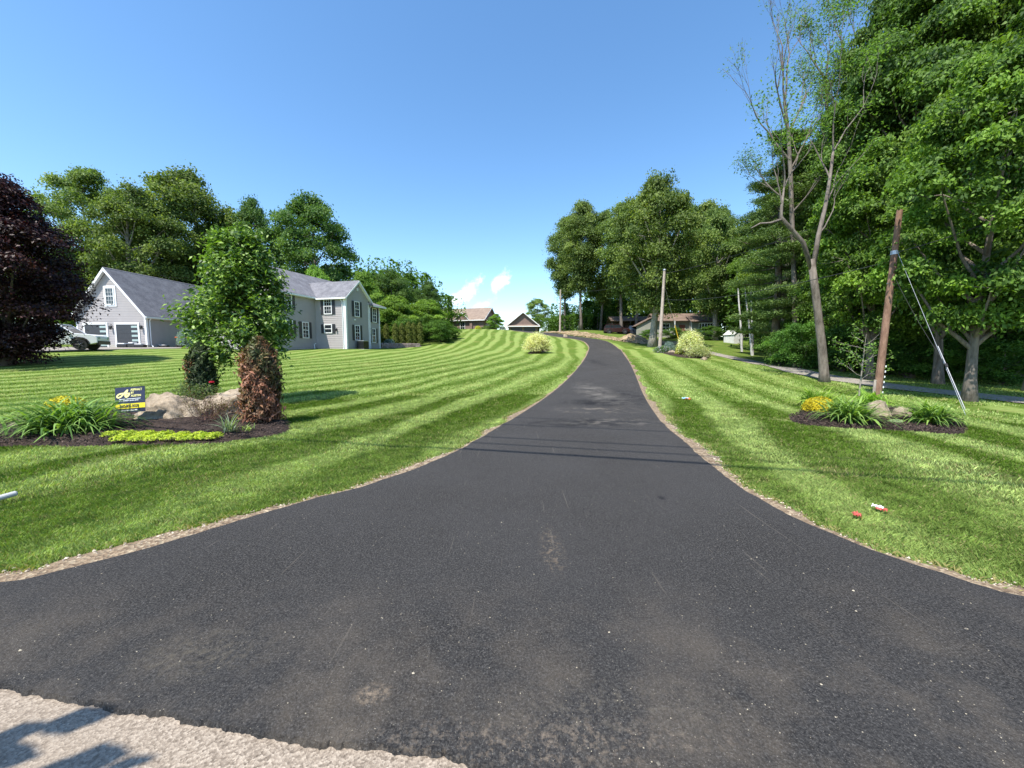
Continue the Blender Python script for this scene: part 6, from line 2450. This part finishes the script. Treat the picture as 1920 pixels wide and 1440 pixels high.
GBL = "large trees behind the grey garage and house"
for (kind, lab, px, top, Y, hw) in (
    ('oak_airy', "tall airy light green tree with visible branches above the purple maple", 165, 296, 56, 88),
    ('oak', "broad bright green tree directly above the garage ridge", 262, 348, 51, 92),
    ('oak', "very broad rounded tree standing tallest behind the garage roof", 352, 314, 60, 105),
    ('dark', "dark slender tree between the broad tree and the one over the house roof", 478, 366, 62, 48),
    ('dark', "large dark green tree over the grey house roof, rightmost of the big ones", 585, 357, 60, 72),
    ('oak_airy', "loose green tree at the far left edge behind the purple maple", 60, 380, 50, 70),
    ('dark', "dark tree filling the gap behind the small ornamental tree", 425, 400, 66, 70),
    ('bright', "low bright green tree peeking over the grey house roof", 598, 497, 53, 42),
    ('bright', "mid green tree right of the house gable with a pointed top", 683, 508, 58, 36),
):
    tree_px(kind, "broadleaf_tree", lab, px, top, Y, hw, group=GBL)
GML = "mid-height trees between the grey house and the brown house"
for (kind, lab, px, top, Y, hw) in (
    ('dark', "green tree with a pointed top left of centre behind the arborvitae row", 735, 503, 64, 42),
    ('bright', "yellow-green bushy tree behind the arborvitae row", 742, 552, 56, 44),
    ('dark', "slim green tree with a rounded top nearest the brown house", 803, 524, 66, 24),
    ('bright', "broad bright green tree standing over the hedge below the brown house", 800, 560, 60, 44),
    ('bright', "rounded leafy tree just right of the grey house corner", 700, 575, 54, 32),
):
    tree_px(kind, "broadleaf_tree", lab, px, top, Y, hw, group=GML)
for i, (px, top, hw, lab) in enumerate(((765, 596, 40, "dense green hedge shrub behind the arborvitae columns"), (828, 600, 34, "large rounded green shrub at the foot of the hill lawn"),
                                        (792, 592, 30, "tall green shrub between the arborvitae and the rounded shrub"), (852, 612, 14, "dark green shrub at the hill edge under the brown house"))):
    Y = 53 + i * 1.3
    p = P(px, 640, Y)
    o = tree('under', "hedge_shrub", lab, p.x, Y, P(px, top, Y).z - h(p.x, Y), hw / FPX * Y, cat="shrub", group="shrubs at the foot of the hill lawn")
# arborvitae row
av = column_mesh(71, 5200, 0.55, 3.2, 0.15, lambda q, a, r: lerpc((0.05, 0.075, 0.012), (0.20, 0.23, 0.035), r.uniform(0, 1, len(q))), aspect=0.35)
AVL = ["first arborvitae column from the grey house", "second arborvitae column from the grey house", "third arborvitae column, standing alone with gaps either side",
       "fourth arborvitae column, left in the tight cluster", "fifth arborvitae column, second in the tight cluster", "sixth arborvitae column, third in the tight cluster",
       "last arborvitae column at the right end of the row"]
for i, (px, top, bot) in enumerate(((713, 615, 648), (725, 607, 645), (742, 606, 644), (754, 606, 644), (767, 603, 645), (776, 605, 646), (788, 604, 647))):
    Y = 49.5 + 0.25 * i
    p = P(px, 645, Y)
    z0_ = h(p.x, Y) + 0.15
    hh = P(px, top, Y).z - z0_
    trunked("arborvitae", AVL[i], (p.x, Y, z0_), av, 3.2, 0.05, group="arborvitae row beside the grey house", scale=(hh / 3.2 * 0.85, hh / 3.2 * 0.85, hh / 3.2), cat="tree")

GMR = "tall tree clump right of the driveway crest"
for (kind, lab, px, top, Y, hw) in (
    ('oak_airy', "low pale green tree behind the small brown garage", 1008, 556, 100, 26),
    ('tall', "leftmost tall tree of the clump beside the distant pole", 1060, 400, 84, 34),
    ('tall', "tall tree with a slim pale trunk, second from the left in the clump", 1092, 370, 77, 40),
    ('oak_airy', "feathery topped tree third from the left in the clump", 1128, 385, 82, 48),
    ('tall', "tall tree with a dark trunk left of the large one by the pole", 1168, 372, 72, 48),
    ('tall', "slender tree leaning slightly behind the parked pickup", 1196, 365, 74, 50),
    ('oak', "largest tree of the clump with a thick forked trunk by the grey pole", 1228, 327, 50.0, 84),
    ('dark', "dark tree behind the ranch house left of the chimney", 1268, 365, 80, 60),
    ('tall', "tree rising behind the right half of the ranch house", 1320, 372, 76, 52),
    ('bright', "mid green tree whose crown fills the space right of the ranch house", 1378, 470, 66, 62),
    ('oak', "broad tree between the clump and the pine", 1345, 385, 62, 60),
):
    tree_px(kind, "broadleaf_tree", lab, px, top, Y, hw, group=GMR)

# slim pale stems near the lane
for (px, py, tx, ty, Y, lab) in ((1391, 659, 1385, 560, 45, "single slim white birch stem by the gravel lane"), (1410, 668, 1401, 580, 40, "left-leaning white birch stem of the forked pair"),
                                (1411, 668, 1409, 580, 40.3, "upright white birch stem of the forked pair")):
    a_ = P(px, py, Y)
    a_.z = h(a_.x, Y)
    e_ = P(tx, ty, Y) - a_
    t = thing("birch_tree", lab, "tree", a_, 0, "white birch stems by the lane")
    e_ = e_ * 1.5
    MB().tube([Vector((0, 0, -0.1)), e_ * 0.3 + Vector((0.05, 0, 0)), e_ * 0.65, e_], [0.13, 0.11, 0.08, 0.04], 8, False).build("trunk", M['bark_white'], t, smooth=True)
    me = blob_leaves(int(px), 1500, 1.4, 1.4, 1.6, 0.2, (0.05, 0.10, 0.02), (0.18, 0.27, 0.05), shell=0.2)
    me.materials.append(M['leaf'])
    c_ = link_mesh("crown", me, None, t)
    c_.location = e_


# pine with layered branches
def make_pine(seed, H, R, zb):
    r = np.random.default_rng(seed)
    rd = random.Random(seed)
    mb = MB()
    mb.tube([(0, 0, -0.2), (0.1, 0, H * 0.3), (0.0, 0.1, H * 0.6), (0, 0, H * 0.97)], [0.34, 0.27, 0.17, 0.03], 10, False)
    C, A, NN, K = [], [], [], []
    z = zb
    while z < H * 0.97:
        q = (z - zb) / (H - zb)
        Rz = R * (0.55 + 0.75 * q if q < 0.35 else 0.85 * (1 - (q - 0.35) / 0.68) + 0.08)
        for k in range(rd.randint(4, 6)):
            a = rd.uniform(0, 6.28)
            L = Rz * rd.uniform(0.65, 1.15)
            d = Vector((math.cos(a), math.sin(a), 0))
            p0 = Vector((0, 0, z + rd.uniform(-0.2, 0.2)))
            pts = [p0, p0 + d * L * 0.35 + Vector((0, 0, -0.02 * L)), p0 + d * L * 0.7 + Vector((0, 0, 0.0)), p0 + d * L + Vector((0, 0, 0.12 * L))]
            mb.tube(pts, [0.06, 0.045, 0.03, 0.012], 5, False)
            side = Vector((-d.y, d.x, 0))
            for s in np.linspace(0.3, 1.0, int(5 + L * 2.2)):
                for sg in (-1, 1):
                    w_ = sg * L * 0.30 * (1.15 - s) + rd.uniform(-0.15, 0.15)
                    cc_ = p0 + d * L * s + side * w_ * 1.3 + Vector((0, 0, 0.12 * L * max(0, s - 0.5) - 0.04 * abs(w_) + rd.uniform(-0.05, 0.12)))
                    m_ = 38
                    off = r.normal(size=(m_, 3)) * np.array([0.28, 0.28, 0.09])
                    C.append(np.array(cc_) + off)
                    ad = np.array(d) * 0.8 + np.array(side) * sg * 0.5 + r.normal(size=(m_, 3)) * 0.6 + np.array([0, 0, 0.35])
                    A.append(ad)
                    NN.append(r.normal(size=(m_, 3)) * 0.5 + np.array([0, 0, 0.8]))
                    K.append(np.full(m_, rd.random()))
        z += rd.uniform(0.75, 1.25)
    C, A, NN, K = map(np.concatenate, (C, A, NN, K))
    col = lerpc((0.045, 0.095, 0.03), (0.22, 0.33, 0.09), np.clip(K * 0.5 + r.uniform(0, 1, len(C)) * 0.5, 0, 1))
    me = quads_mesh("crown", leaves(C, NN, 0.26 * r.uniform(0.7, 1.3, len(C)), 0.2, 0.02, r=r, adir=A, droop=0), col)
    me.materials.append(M['needle'])
    tm = mb.mesh("trunk", True)
    tm.materials.append(M['bark'])
    return tm, me


pn = make_pine(81, 18.5, 4.6, 2.6)
for (px, Y, sc_, hs_, rz0, lab) in ((1452, 31, 1.0, 1.0, 0.3, "layered green pine with long horizontal boughs right of the birch stems"),
                               (1470, 38, 1.05, 1.18, 2.0, "second taller pine standing behind the layered pine")):
    q = P(px, 640, Y)
    t = thing("pine_tree", lab, "tree", (q.x, Y, h(q.x, Y)), rz0, "pines at the wood edge")
    t.scale = (sc_, sc_, hs_)
    link_mesh("trunk", pn[0], None, t)
    link_mesh("crown", pn[1], None, t)

# old forked tree with pale trunk on the lawn
YD = hit(1546, 716).y
dz0 = h(hit(1546, 716).x, YD)


def D(px, py, dy=0.0):
    return P(px, py, YD + dy)


b0 = D(1546, 716)
b0.z = dz0
t = thing("old_ash_tree", "old forked ash with a pale bare trunk standing on the lawn by the gravel lane", "tree", b0)
mb = MB()
s_ = YD / FPX
trunkp = [b0 + Vector((0, 0, -0.15)), D(1545, 700), D(1541, 650), D(1534, 590), D(1528, 540), D(1521, 486)]
mb.tube([p - b0 for p in trunkp], [11 * s_, 7.8 * s_, 7 * s_, 6.4 * s_, 6.2 * s_, 5.4 * s_], 14)
tips = []
rd = random.Random(33)
limb1 = [D(1524, 512), D(1506, 455), D(1484, 430, -0.1), D(1464, 407, -0.2), D(1466, 385, -0.2), D(1470, 352, -0.1)]
mb.tube([p - b0 for p in limb1], [4.2 * s_, 3.7 * s_, 3.3 * s_, 3 * s_, 2.2 * s_, 1.4 * s_], 10)
mb.tube([p - b0 for p in (D(1464, 412, -0.2), D(1445, 418, -0.3), D(1425, 419, -0.4), D(1408, 428, -0.5))], [2.5 * s_, 2 * s_, 1.4 * s_, 0.7 * s_], 6)
limb2 = [D(1523, 512), D(1535, 440, 0.2), D(1548, 385, 0.3), D(1556, 335, 0.4), D(1562, 285, 0.4)]
mb.tube([p - b0 for p in limb2], [4.6 * s_, 3.8 * s_, 3.2 * s_, 2.6 * s_, 2.0 * s_], 10)
for (p, d, L) in ((limb2[-1], (0.1, 0.1, 1), 2.6), (limb2[-1], (0.5, 0.2, 1), 2.4), (limb2[2], (0.5, 0.3, 0.9), 2.0), (limb2[1], (0.6, -0.2, 0.7), 1.6), (limb1[-1], (0.05, 0, 1), 1.9),
                  (limb1[-1], (0.5, 0.1, 1), 1.6), (limb1[4], (-0.4, 0.2, 1.0), 1.3), (limb2[3], (-0.4, 0.1, 1), 1.8)):
    grow(mb, tips, p - b0, Vector(d).normalized(), L, 1.5 * s_, 3, rd, 0.12, 2, 0.7, 0.08, 6, 0.45)
tm = mb.mesh("trunk", True)
link_mesh("trunk", tm, M['bark'], t)
lm_ = twig_leaves(tips, 42, 0.13, (0.05, 0.10, 0.03), (0.17, 0.27, 0.07), 34, 0.28, 0.4)
lm_.materials.append(M['leaf'])
link_mesh("crown", lm_, None, t)

# thin-crowned ash behind, mostly bare upper branches
YA = 29.0


def A_(px, py, dy=0.0):
    return P(px, py, YA + dy)


b0 = A_(1492, 690)
b0.z = h(b0.x, YA)
t = thing("thin_crowned_tree", "tall thin-crowned tree with bare purple-grey upper twigs against the sky", "tree", b0)
mb = MB()
s_ = YA / FPX
tips = []
bare = []
rd = random.Random(43)
main = [b0, A_(1490, 560), A_(1486, 440), A_(1482, 318), A_(1478, 250), A_(1471, 190)]
mb.tube([p - b0 for p in main], [4.6 * s_, 4.2 * s_, 3.8 * s_, 3.4 * s_, 2.9 * s_, 2.5 * s_], 9, False)
stem2 = [A_(1588, 700, 1.5), A_(1586, 500, 1.5), A_(1584, 380, 1.0), A_(1588, 238, 0.6), A_(1592, 150, 0.5)]
mb.tube([p - b0 for p in stem2], [4.8 * s_, 4.4 * s_, 4 * s_, 3.4 * s_, 2.8 * s_], 8, False)
stem3 = [A_(1545, 560, 2.0), A_(1550, 400, 2.0), A_(1551, 238, 1.5), A_(1549, 150, 1.2)]
mb.tube([p - b0 for p in stem3], [4 * s_, 3.5 * s_, 2.8 * s_, 2.2 * s_], 8, False)
for (p, d, L, dead) in ((A_(1471, 190), (-0.30, 0, 1), 3.6, 1), (A_(1471, 190), (0.12, 0.1, 1), 3.8, 1), (A_(1480, 300), (-0.75, 0, 0.8), 3.4, 1), (A_(1478, 250), (-0.7, -0.2, 1.0), 3.0, 1),
                        (A_(1478, 250), (0.5, 0.1, 1), 3.2, 0), (A_(1482, 318), (0.6, 0.3, 0.9), 3.0, 0), (A_(1484, 380), (-0.8, 0.3, 0.5), 2.4, 0), (A_(1484, 400), (0.5, -0.5, 0.8), 2.2, 0),
                        (stem2[-1], (0.2, 0, 1), 2.8, 0), (stem2[-1], (-0.3, 0.2, 1), 2.8, 0), (stem2[3], (0.6, 0, 0.9), 2.6, 0), (stem2[3], (-0.6, 0.2, 0.8), 2.4, 0),
                        (stem2[2], (0.5, -0.3, 0.8), 2.2, 0), (stem3[-1], (0.1, 0, 1), 2.6, 0), (stem3[-1], (-0.5, 0.1, 1), 2.6, 0), (stem3[2], (-0.6, -0.3, 0.9), 2.2, 0), (stem3[2], (0.5, 0.4, 1), 2.2, 0)):
    grow(mb, bare if dead else tips, p - b0, Vector(d).normalized(), L, 1.8 * s_, 3, rd, 0.08, 3, 0.66, 0.10, 6, 0.38, 0.008)
link_mesh("trunk", mb.mesh("trunk", True), M['bark'], t)
lm_ = twig_leaves(tips + bare[::5], 30, 0.17, (0.05, 0.10, 0.035), (0.17, 0.27, 0.09), 44, 0.30, 0.4, 0.4)
lm_.materials.append(M['leaf'])
link_mesh("crown", lm_, None, t)

# woods on the right, nearest first
GWR = "maples along the right hand wood edge"
q = hit(1826, 757)
s_ = q.y
tw = tree('maple', "maple_tree", "near maple with a thick grey trunk at the right edge of the lawn", q.x + 0.45, q.y + 0.5, 10.8, 2.75, rz=0.4, group=GWR)
for (kind, lab, px, Y, Hh, Rr) in (
    ('maple', "leafy maple behind the leaning brown pole with bright drooping sprays", 1640, 19.0, 11.5, 3.1),
    ('maple_tall', "tall maple rising out of the top of the picture right of the ash", 1690, 23.5, 23, 4.6),
    ('maple_tall', "tallest dark maple filling the upper right corner", 1850, 22, 25, 5.2),
    ('maple', "maple with bright upper sprays in front of the tall maples, right of the brown pole", 1770, 17.5, 13.0, 3.2),
    ('maple', "maple cut by the right edge of the picture", 1950, 15.0, 15.5, 3.8),
    ('maple_tall', "tall maple close behind the old ash", 1600, 29.5, 23, 4.6),
    ('dark', "dark tree deep in the wood behind the brown pole", 1640, 34, 25, 6.5),
    ('dark', "dark tree deep in the wood right of the pine", 1540, 40, 22, 5.5),
    ('maple_tall', "maple far back in the wood at the right edge", 1900, 30, 27, 7.0),
    ('dark', "dark tree deep in the wood in the middle of the maples", 1760, 31, 27, 7.0),
    ('maple_tall', "very tall maple behind the two front maples at the top right", 1770, 25, 27, 5.0),
    ('maple', "young maple with low branches at the wood edge behind the old ash", 1585, 25.5, 9, 2.7),
    ('maple', "low-branched maple between the brown pole and the thick grey trunk", 1715, 20.5, 9.5, 3.0),
    ('tall', "tall tree behind the pines", 1500, 48, 24, 5.5),
    ('maple_tall', "tall maple between the thin-crowned tree and the tallest maples", 1640, 27.5, 27, 4.4),
    ('dark', "dark tree behind the birch stems and the shed", 1440, 58, 20, 5.5),
    ('maple', "maple behind the thick grey trunk filling the lower right wood", 1890, 19.5, 12.0, 3.8),
):
    p = P(px, 600, Y)
    tree(kind, "maple_tree" if 'maple' in kind else "broadleaf_tree", lab, p.x, Y, Hh, Rr, group=GWR)
GU = "undergrowth shrubs along the wood edge"
for i, (px, Y, Hh, Rr, lab) in enumerate((
    (1462, 27.5, 2.6, 1.6, "leafy undergrowth shrub at the left end of the wood edge"),
    (1500, 25.0, 3.0, 1.9, "bright undergrowth shrub left of the old ash trunk"),
    (1580, 23.5, 2.8, 1.9, "undergrowth shrub right of the old ash trunk"),
    (1605, 26.5, 4.5, 2.3, "taller dark shrub behind the undergrowth near the ash"),
    (1700, 20.5, 2.6, 2.0, "undergrowth shrub between the brown pole and the guy wire"),
    (1760, 19.5, 2.4, 1.9, "low shrub behind the guy wire at the wood edge"),
    (1880, 17.5, 2.0, 1.7, "low shrub right of the thick maple trunk"),
    (1660, 23.0, 4.0, 2.4, "tall undergrowth shrub behind the brown pole"),
    (1800, 22.5, 4.0, 2.6, "tall undergrowth shrub left of the thick maple trunk"),
    (1930, 20.0, 4.0, 2.6, "undergrowth shrub at the right edge of the picture"),
    (1540, 30.0, 5.0, 2.8, "tall undergrowth behind the old ash trunk"),
)):
    p = P(px, 690, Y)
    tree('under', "wood_edge_shrub", lab, p.x, Y, Hh, Rr, cat="shrub", group=GU)
# small sapling in front of the pole
q = at_px(1622, 745, 0.0, 0)
t = thing("sapling", "thin sapling with sparse leaves growing just left of the brown pole", "tree", (q.x, YP + 0.8, h(q.x, YP + 0.8)))
mb = MB()
tips = []
rd = random.Random(9)
mb.tube([(0, 0, -0.1), (0.03, 0, 0.6), (0.05, 0, 1.2), (0.1, 0, 2.2)], [0.03, 0.024, 0.018, 0.006], 6, False)
for k in range(13):
    z = 0.6 + k * 0.12
    a = k * 2.4
    grow(mb, tips, Vector((0.04, 0, z)), Vector((math.cos(a), math.sin(a), 0.5)).normalized(), 0.55, 0.010, 1, rd, 0.12, 3, 0.7, 0.0, 4, 0.6)
link_mesh("trunk", mb.mesh("trunk", True), M['bark_pale'], t)
lm_ = twig_leaves(tips, 15, 0.10, (0.05, 0.11, 0.025), (0.2, 0.32, 0.07), 90, 0.09, 0.4, 0.5)
lm_.materials.append(M['leaf'])
link_mesh("crown", lm_, None, t)

# far wood that closes the view (one mass)
r = np.random.default_rng(101)
C, S_, K = [], [], []
def mass(x0, y0, x1, y1, n, hh, R, leaf, per):
    for i in range(n):
        q = r.uniform(0, 1)
        cx, cy = x0 + (x1 - x0) * q + r.normal(0, 1.5), y0 + (y1 - y0) * q + r.normal(0, 2.5)
        Hh = hh * r.uniform(0.75, 1.1)
        z0_ = h(cx, cy)
        m_ = per
        d = unit(r.normal(size=(m_, 3)))
        rr2 = r.uniform(0.55, 1.0, m_)
        zc = z0_ + Hh * 0.46
        p = np.array([cx, cy, zc]) + d * rr2[:, None] * np.array([R, R, Hh * 0.5])
        p += 0.6 * np.sin(p * 1.7)
        C.append(p)
        S_.append(leaf * r.uniform(0.6, 1.3, m_))
        K.append(np.clip(r.uniform(0, 0.6) + r.uniform(0, 0.4, m_), 0, 1))
        woodtr.append((cx, cy, z0_, Hh))


woodtr = []
mass(-95, 52, -20, 82, 30, 15, 5.5, 0.6, 2200)
mass(-24, 70, -12, 84, 9, 8, 3.5, 0.45, 900)
mass(12, 95, 26, 88, 10, 10, 3.2, 0.5, 2200)
mass(8, 90, 32, 84, 22, 5.5, 3.0, 0.4, 1900)
mass(24, 104, 62, 92, 22, 20, 6.0, 0.7, 2600)
mass(20, 90, 60, 84, 20, 7, 4.0, 0.5, 1500)
mass(52, 82, 92, 40, 26, 20, 6.5, 0.6, 1500)
mass(30, 48, 70, 30, 24, 17, 5.5, 0.45, 1900)
mass(38, 30, 60, 14, 16, 15, 5.0, 0.4, 1900)
C, S_, K = map(np.concatenate, (C, S_, K))
nn = r.normal(size=C.shape) * 0.7 + np.array([0, 0, 0.9])
col = lerpc((0.025, 0.06, 0.014), (0.11, 0.18, 0.035), K)
me = quads_mesh("woodland", leaves(C, nn, S_, 0.6, r=r), col)
me.materials.append(M['leaf'])
wo = link_mesh("woodland", me, None)
tag(wo, "far deciduous woodland closing the view behind the houses and trees", "woodland", kind="stuff")
mb = MB()
for cx, cy, z0_, Hh in woodtr:
    mb.tube([(cx, cy, z0_ - 0.2), (cx + 0.2, cy, z0_ + Hh * 0.7)], [0.25, 0.12], 6, False)
link_mesh("trunks", mb.mesh("trunks", True), M['bark'], wo)["kind"] = "stuff"

# ================================================================== LIGHT
sun_dir = Vector((SX, SY, -1.0)).normalized()
el = math.asin(-sun_dir.z)
sd = bpy.data.lights.new("sun", 'SUN')
sd.energy = 5.0
sd.angle = math.radians(0.5)
sd.color = (1.0, 0.94, 0.84)
so = bpy.data.objects.new("sun", sd)
COL.objects.link(so)
so.rotation_euler = sun_dir.to_track_quat('-Z', 'Y').to_euler()
so.location = (-20, -20, 50)

world = bpy.data.worlds.new("World")
scene.world = world
world.use_nodes = True
nt = world.node_tree
bg = nt.nodes["Background"]
sky = nt.nodes.new("ShaderNodeTexSky")
sky.sky_type = 'NISHITA'
sky.sun_disc = False
sky.sun_elevation = el
sky.sun_rotation = math.atan2(-SX, -SY)
sky.altitude = 100
sky.air_density = 1.0
sky.dust_density = 0.4
sky.ozone_density = 2.0
tc = nt.nodes.new("ShaderNodeTexCoord")
hsv = nt.nodes.new("ShaderNodeHueSaturation")
hsv.inputs["Hue"].default_value = 0.497
hsv.inputs["Saturation"].default_value = 1.17
hsv.inputs["Value"].default_value = 1.36
nt.links.new(sky.outputs[0], hsv.inputs["Color"])
skyc = hsv.outputs[0]


def cloud(px, py, rx, ry, rot, sc, amt):
    global skyc
    d = (P(px, py, 100) - Vector((0, 0, CAMH))).normalized()
    az = math.atan2(d.x, d.y)
    e_ = math.asin(d.z)
    # local direction coordinates round the cloud
    mp = nt.nodes.new("ShaderNodeMapping")
    mp.vector_type = 'TEXTURE'
    rotm = Matrix.Rotation(-az, 3, 'Z') @ Matrix.Rotation(e_, 3, 'X') @ Matrix.Rotation(rot, 3, 'Y')
    mp.inputs["Location"].default_value = d
    mp.inputs["Rotation"].default_value = rotm.to_euler()
    mp.inputs["Scale"].default_value = (rx, 1, ry)
    nt.links.new(tc.outputs["Generated"], mp.inputs[0])
    ln = N(nt, "ShaderNodeVectorMath", operation='LENGTH')
    nt.links.new(mp.outputs[0], ln.inputs[0])
    mr = N(nt, "ShaderNodeMapRange")
    mr.inputs[1].default_value = 1.0
    mr.inputs[2].default_value = 0.0
    mr.interpolation_type = 'SMOOTHSTEP'
    nt.links.new(ln.outputs["Value"], mr.inputs[0])
    nz_ = noise_tex(nt, sc, 8, 0.72, tc.outputs["Generated"])
    a1 = N(nt, "ShaderNodeMath", operation='MULTIPLY_ADD')
    a1.inputs[1].default_value = 2.2
    nt.links.new(mr.outputs[0], a1.inputs[2])
    nt.links.new(nz_, a1.inputs[0])
    m2 = N(nt, "ShaderNodeMapRange", interpolation_type='SMOOTHSTEP')
    m2.inputs[1].default_value = 1.3
    m2.inputs[2].default_value = 2.05
    m2.inputs[4].default_value = amt
    nt.links.new(a1.outputs[0], m2.inputs[0])
    mu = N(nt, "ShaderNodeMath", operation='MULTIPLY')
    nt.links.new(m2.outputs[0], mu.inputs[0])
    g = N(nt, "ShaderNodeMath", operation='GREATER_THAN')
    nt.links.new(mr.outputs[0], g.inputs[0])
    g.inputs[1].default_value = 0.0
    nt.links.new(g.outputs[0], mu.inputs[1])
    skyc = mixc(nt, mu.outputs[0], skyc, (8.8, 9.2, 9.6))


cloud(876, 548, 0.078, 0.030, -0.75, 40, 0.62)
cloud(850, 562, 0.035, 0.022, -0.3, 50, 0.6)
cloud(938, 528, 0.052, 0.030, -0.65, 44, 0.62)
cloud(908, 570, 0.055, 0.016, -0.4, 44, 0.4)
cloud(945, 594, 0.07, 0.020, 0.2, 30, 0.25)
nt.links.new(skyc, bg.inputs[0])
bg.inputs[1].default_value = 0.12

scene.view_settings.view_transform = 'Standard'
scene.view_settings.look = 'None'
scene.view_settings.exposure = 0.78
scene.view_settings.gamma = 1.0
scene.render.engine = 'CYCLES'
scene.cycles.max_bounces = 6
scene.cycles.diffuse_bounces = 3
scene.cycles.transmission_bounces = 4
scene.cycles.use_denoising = True
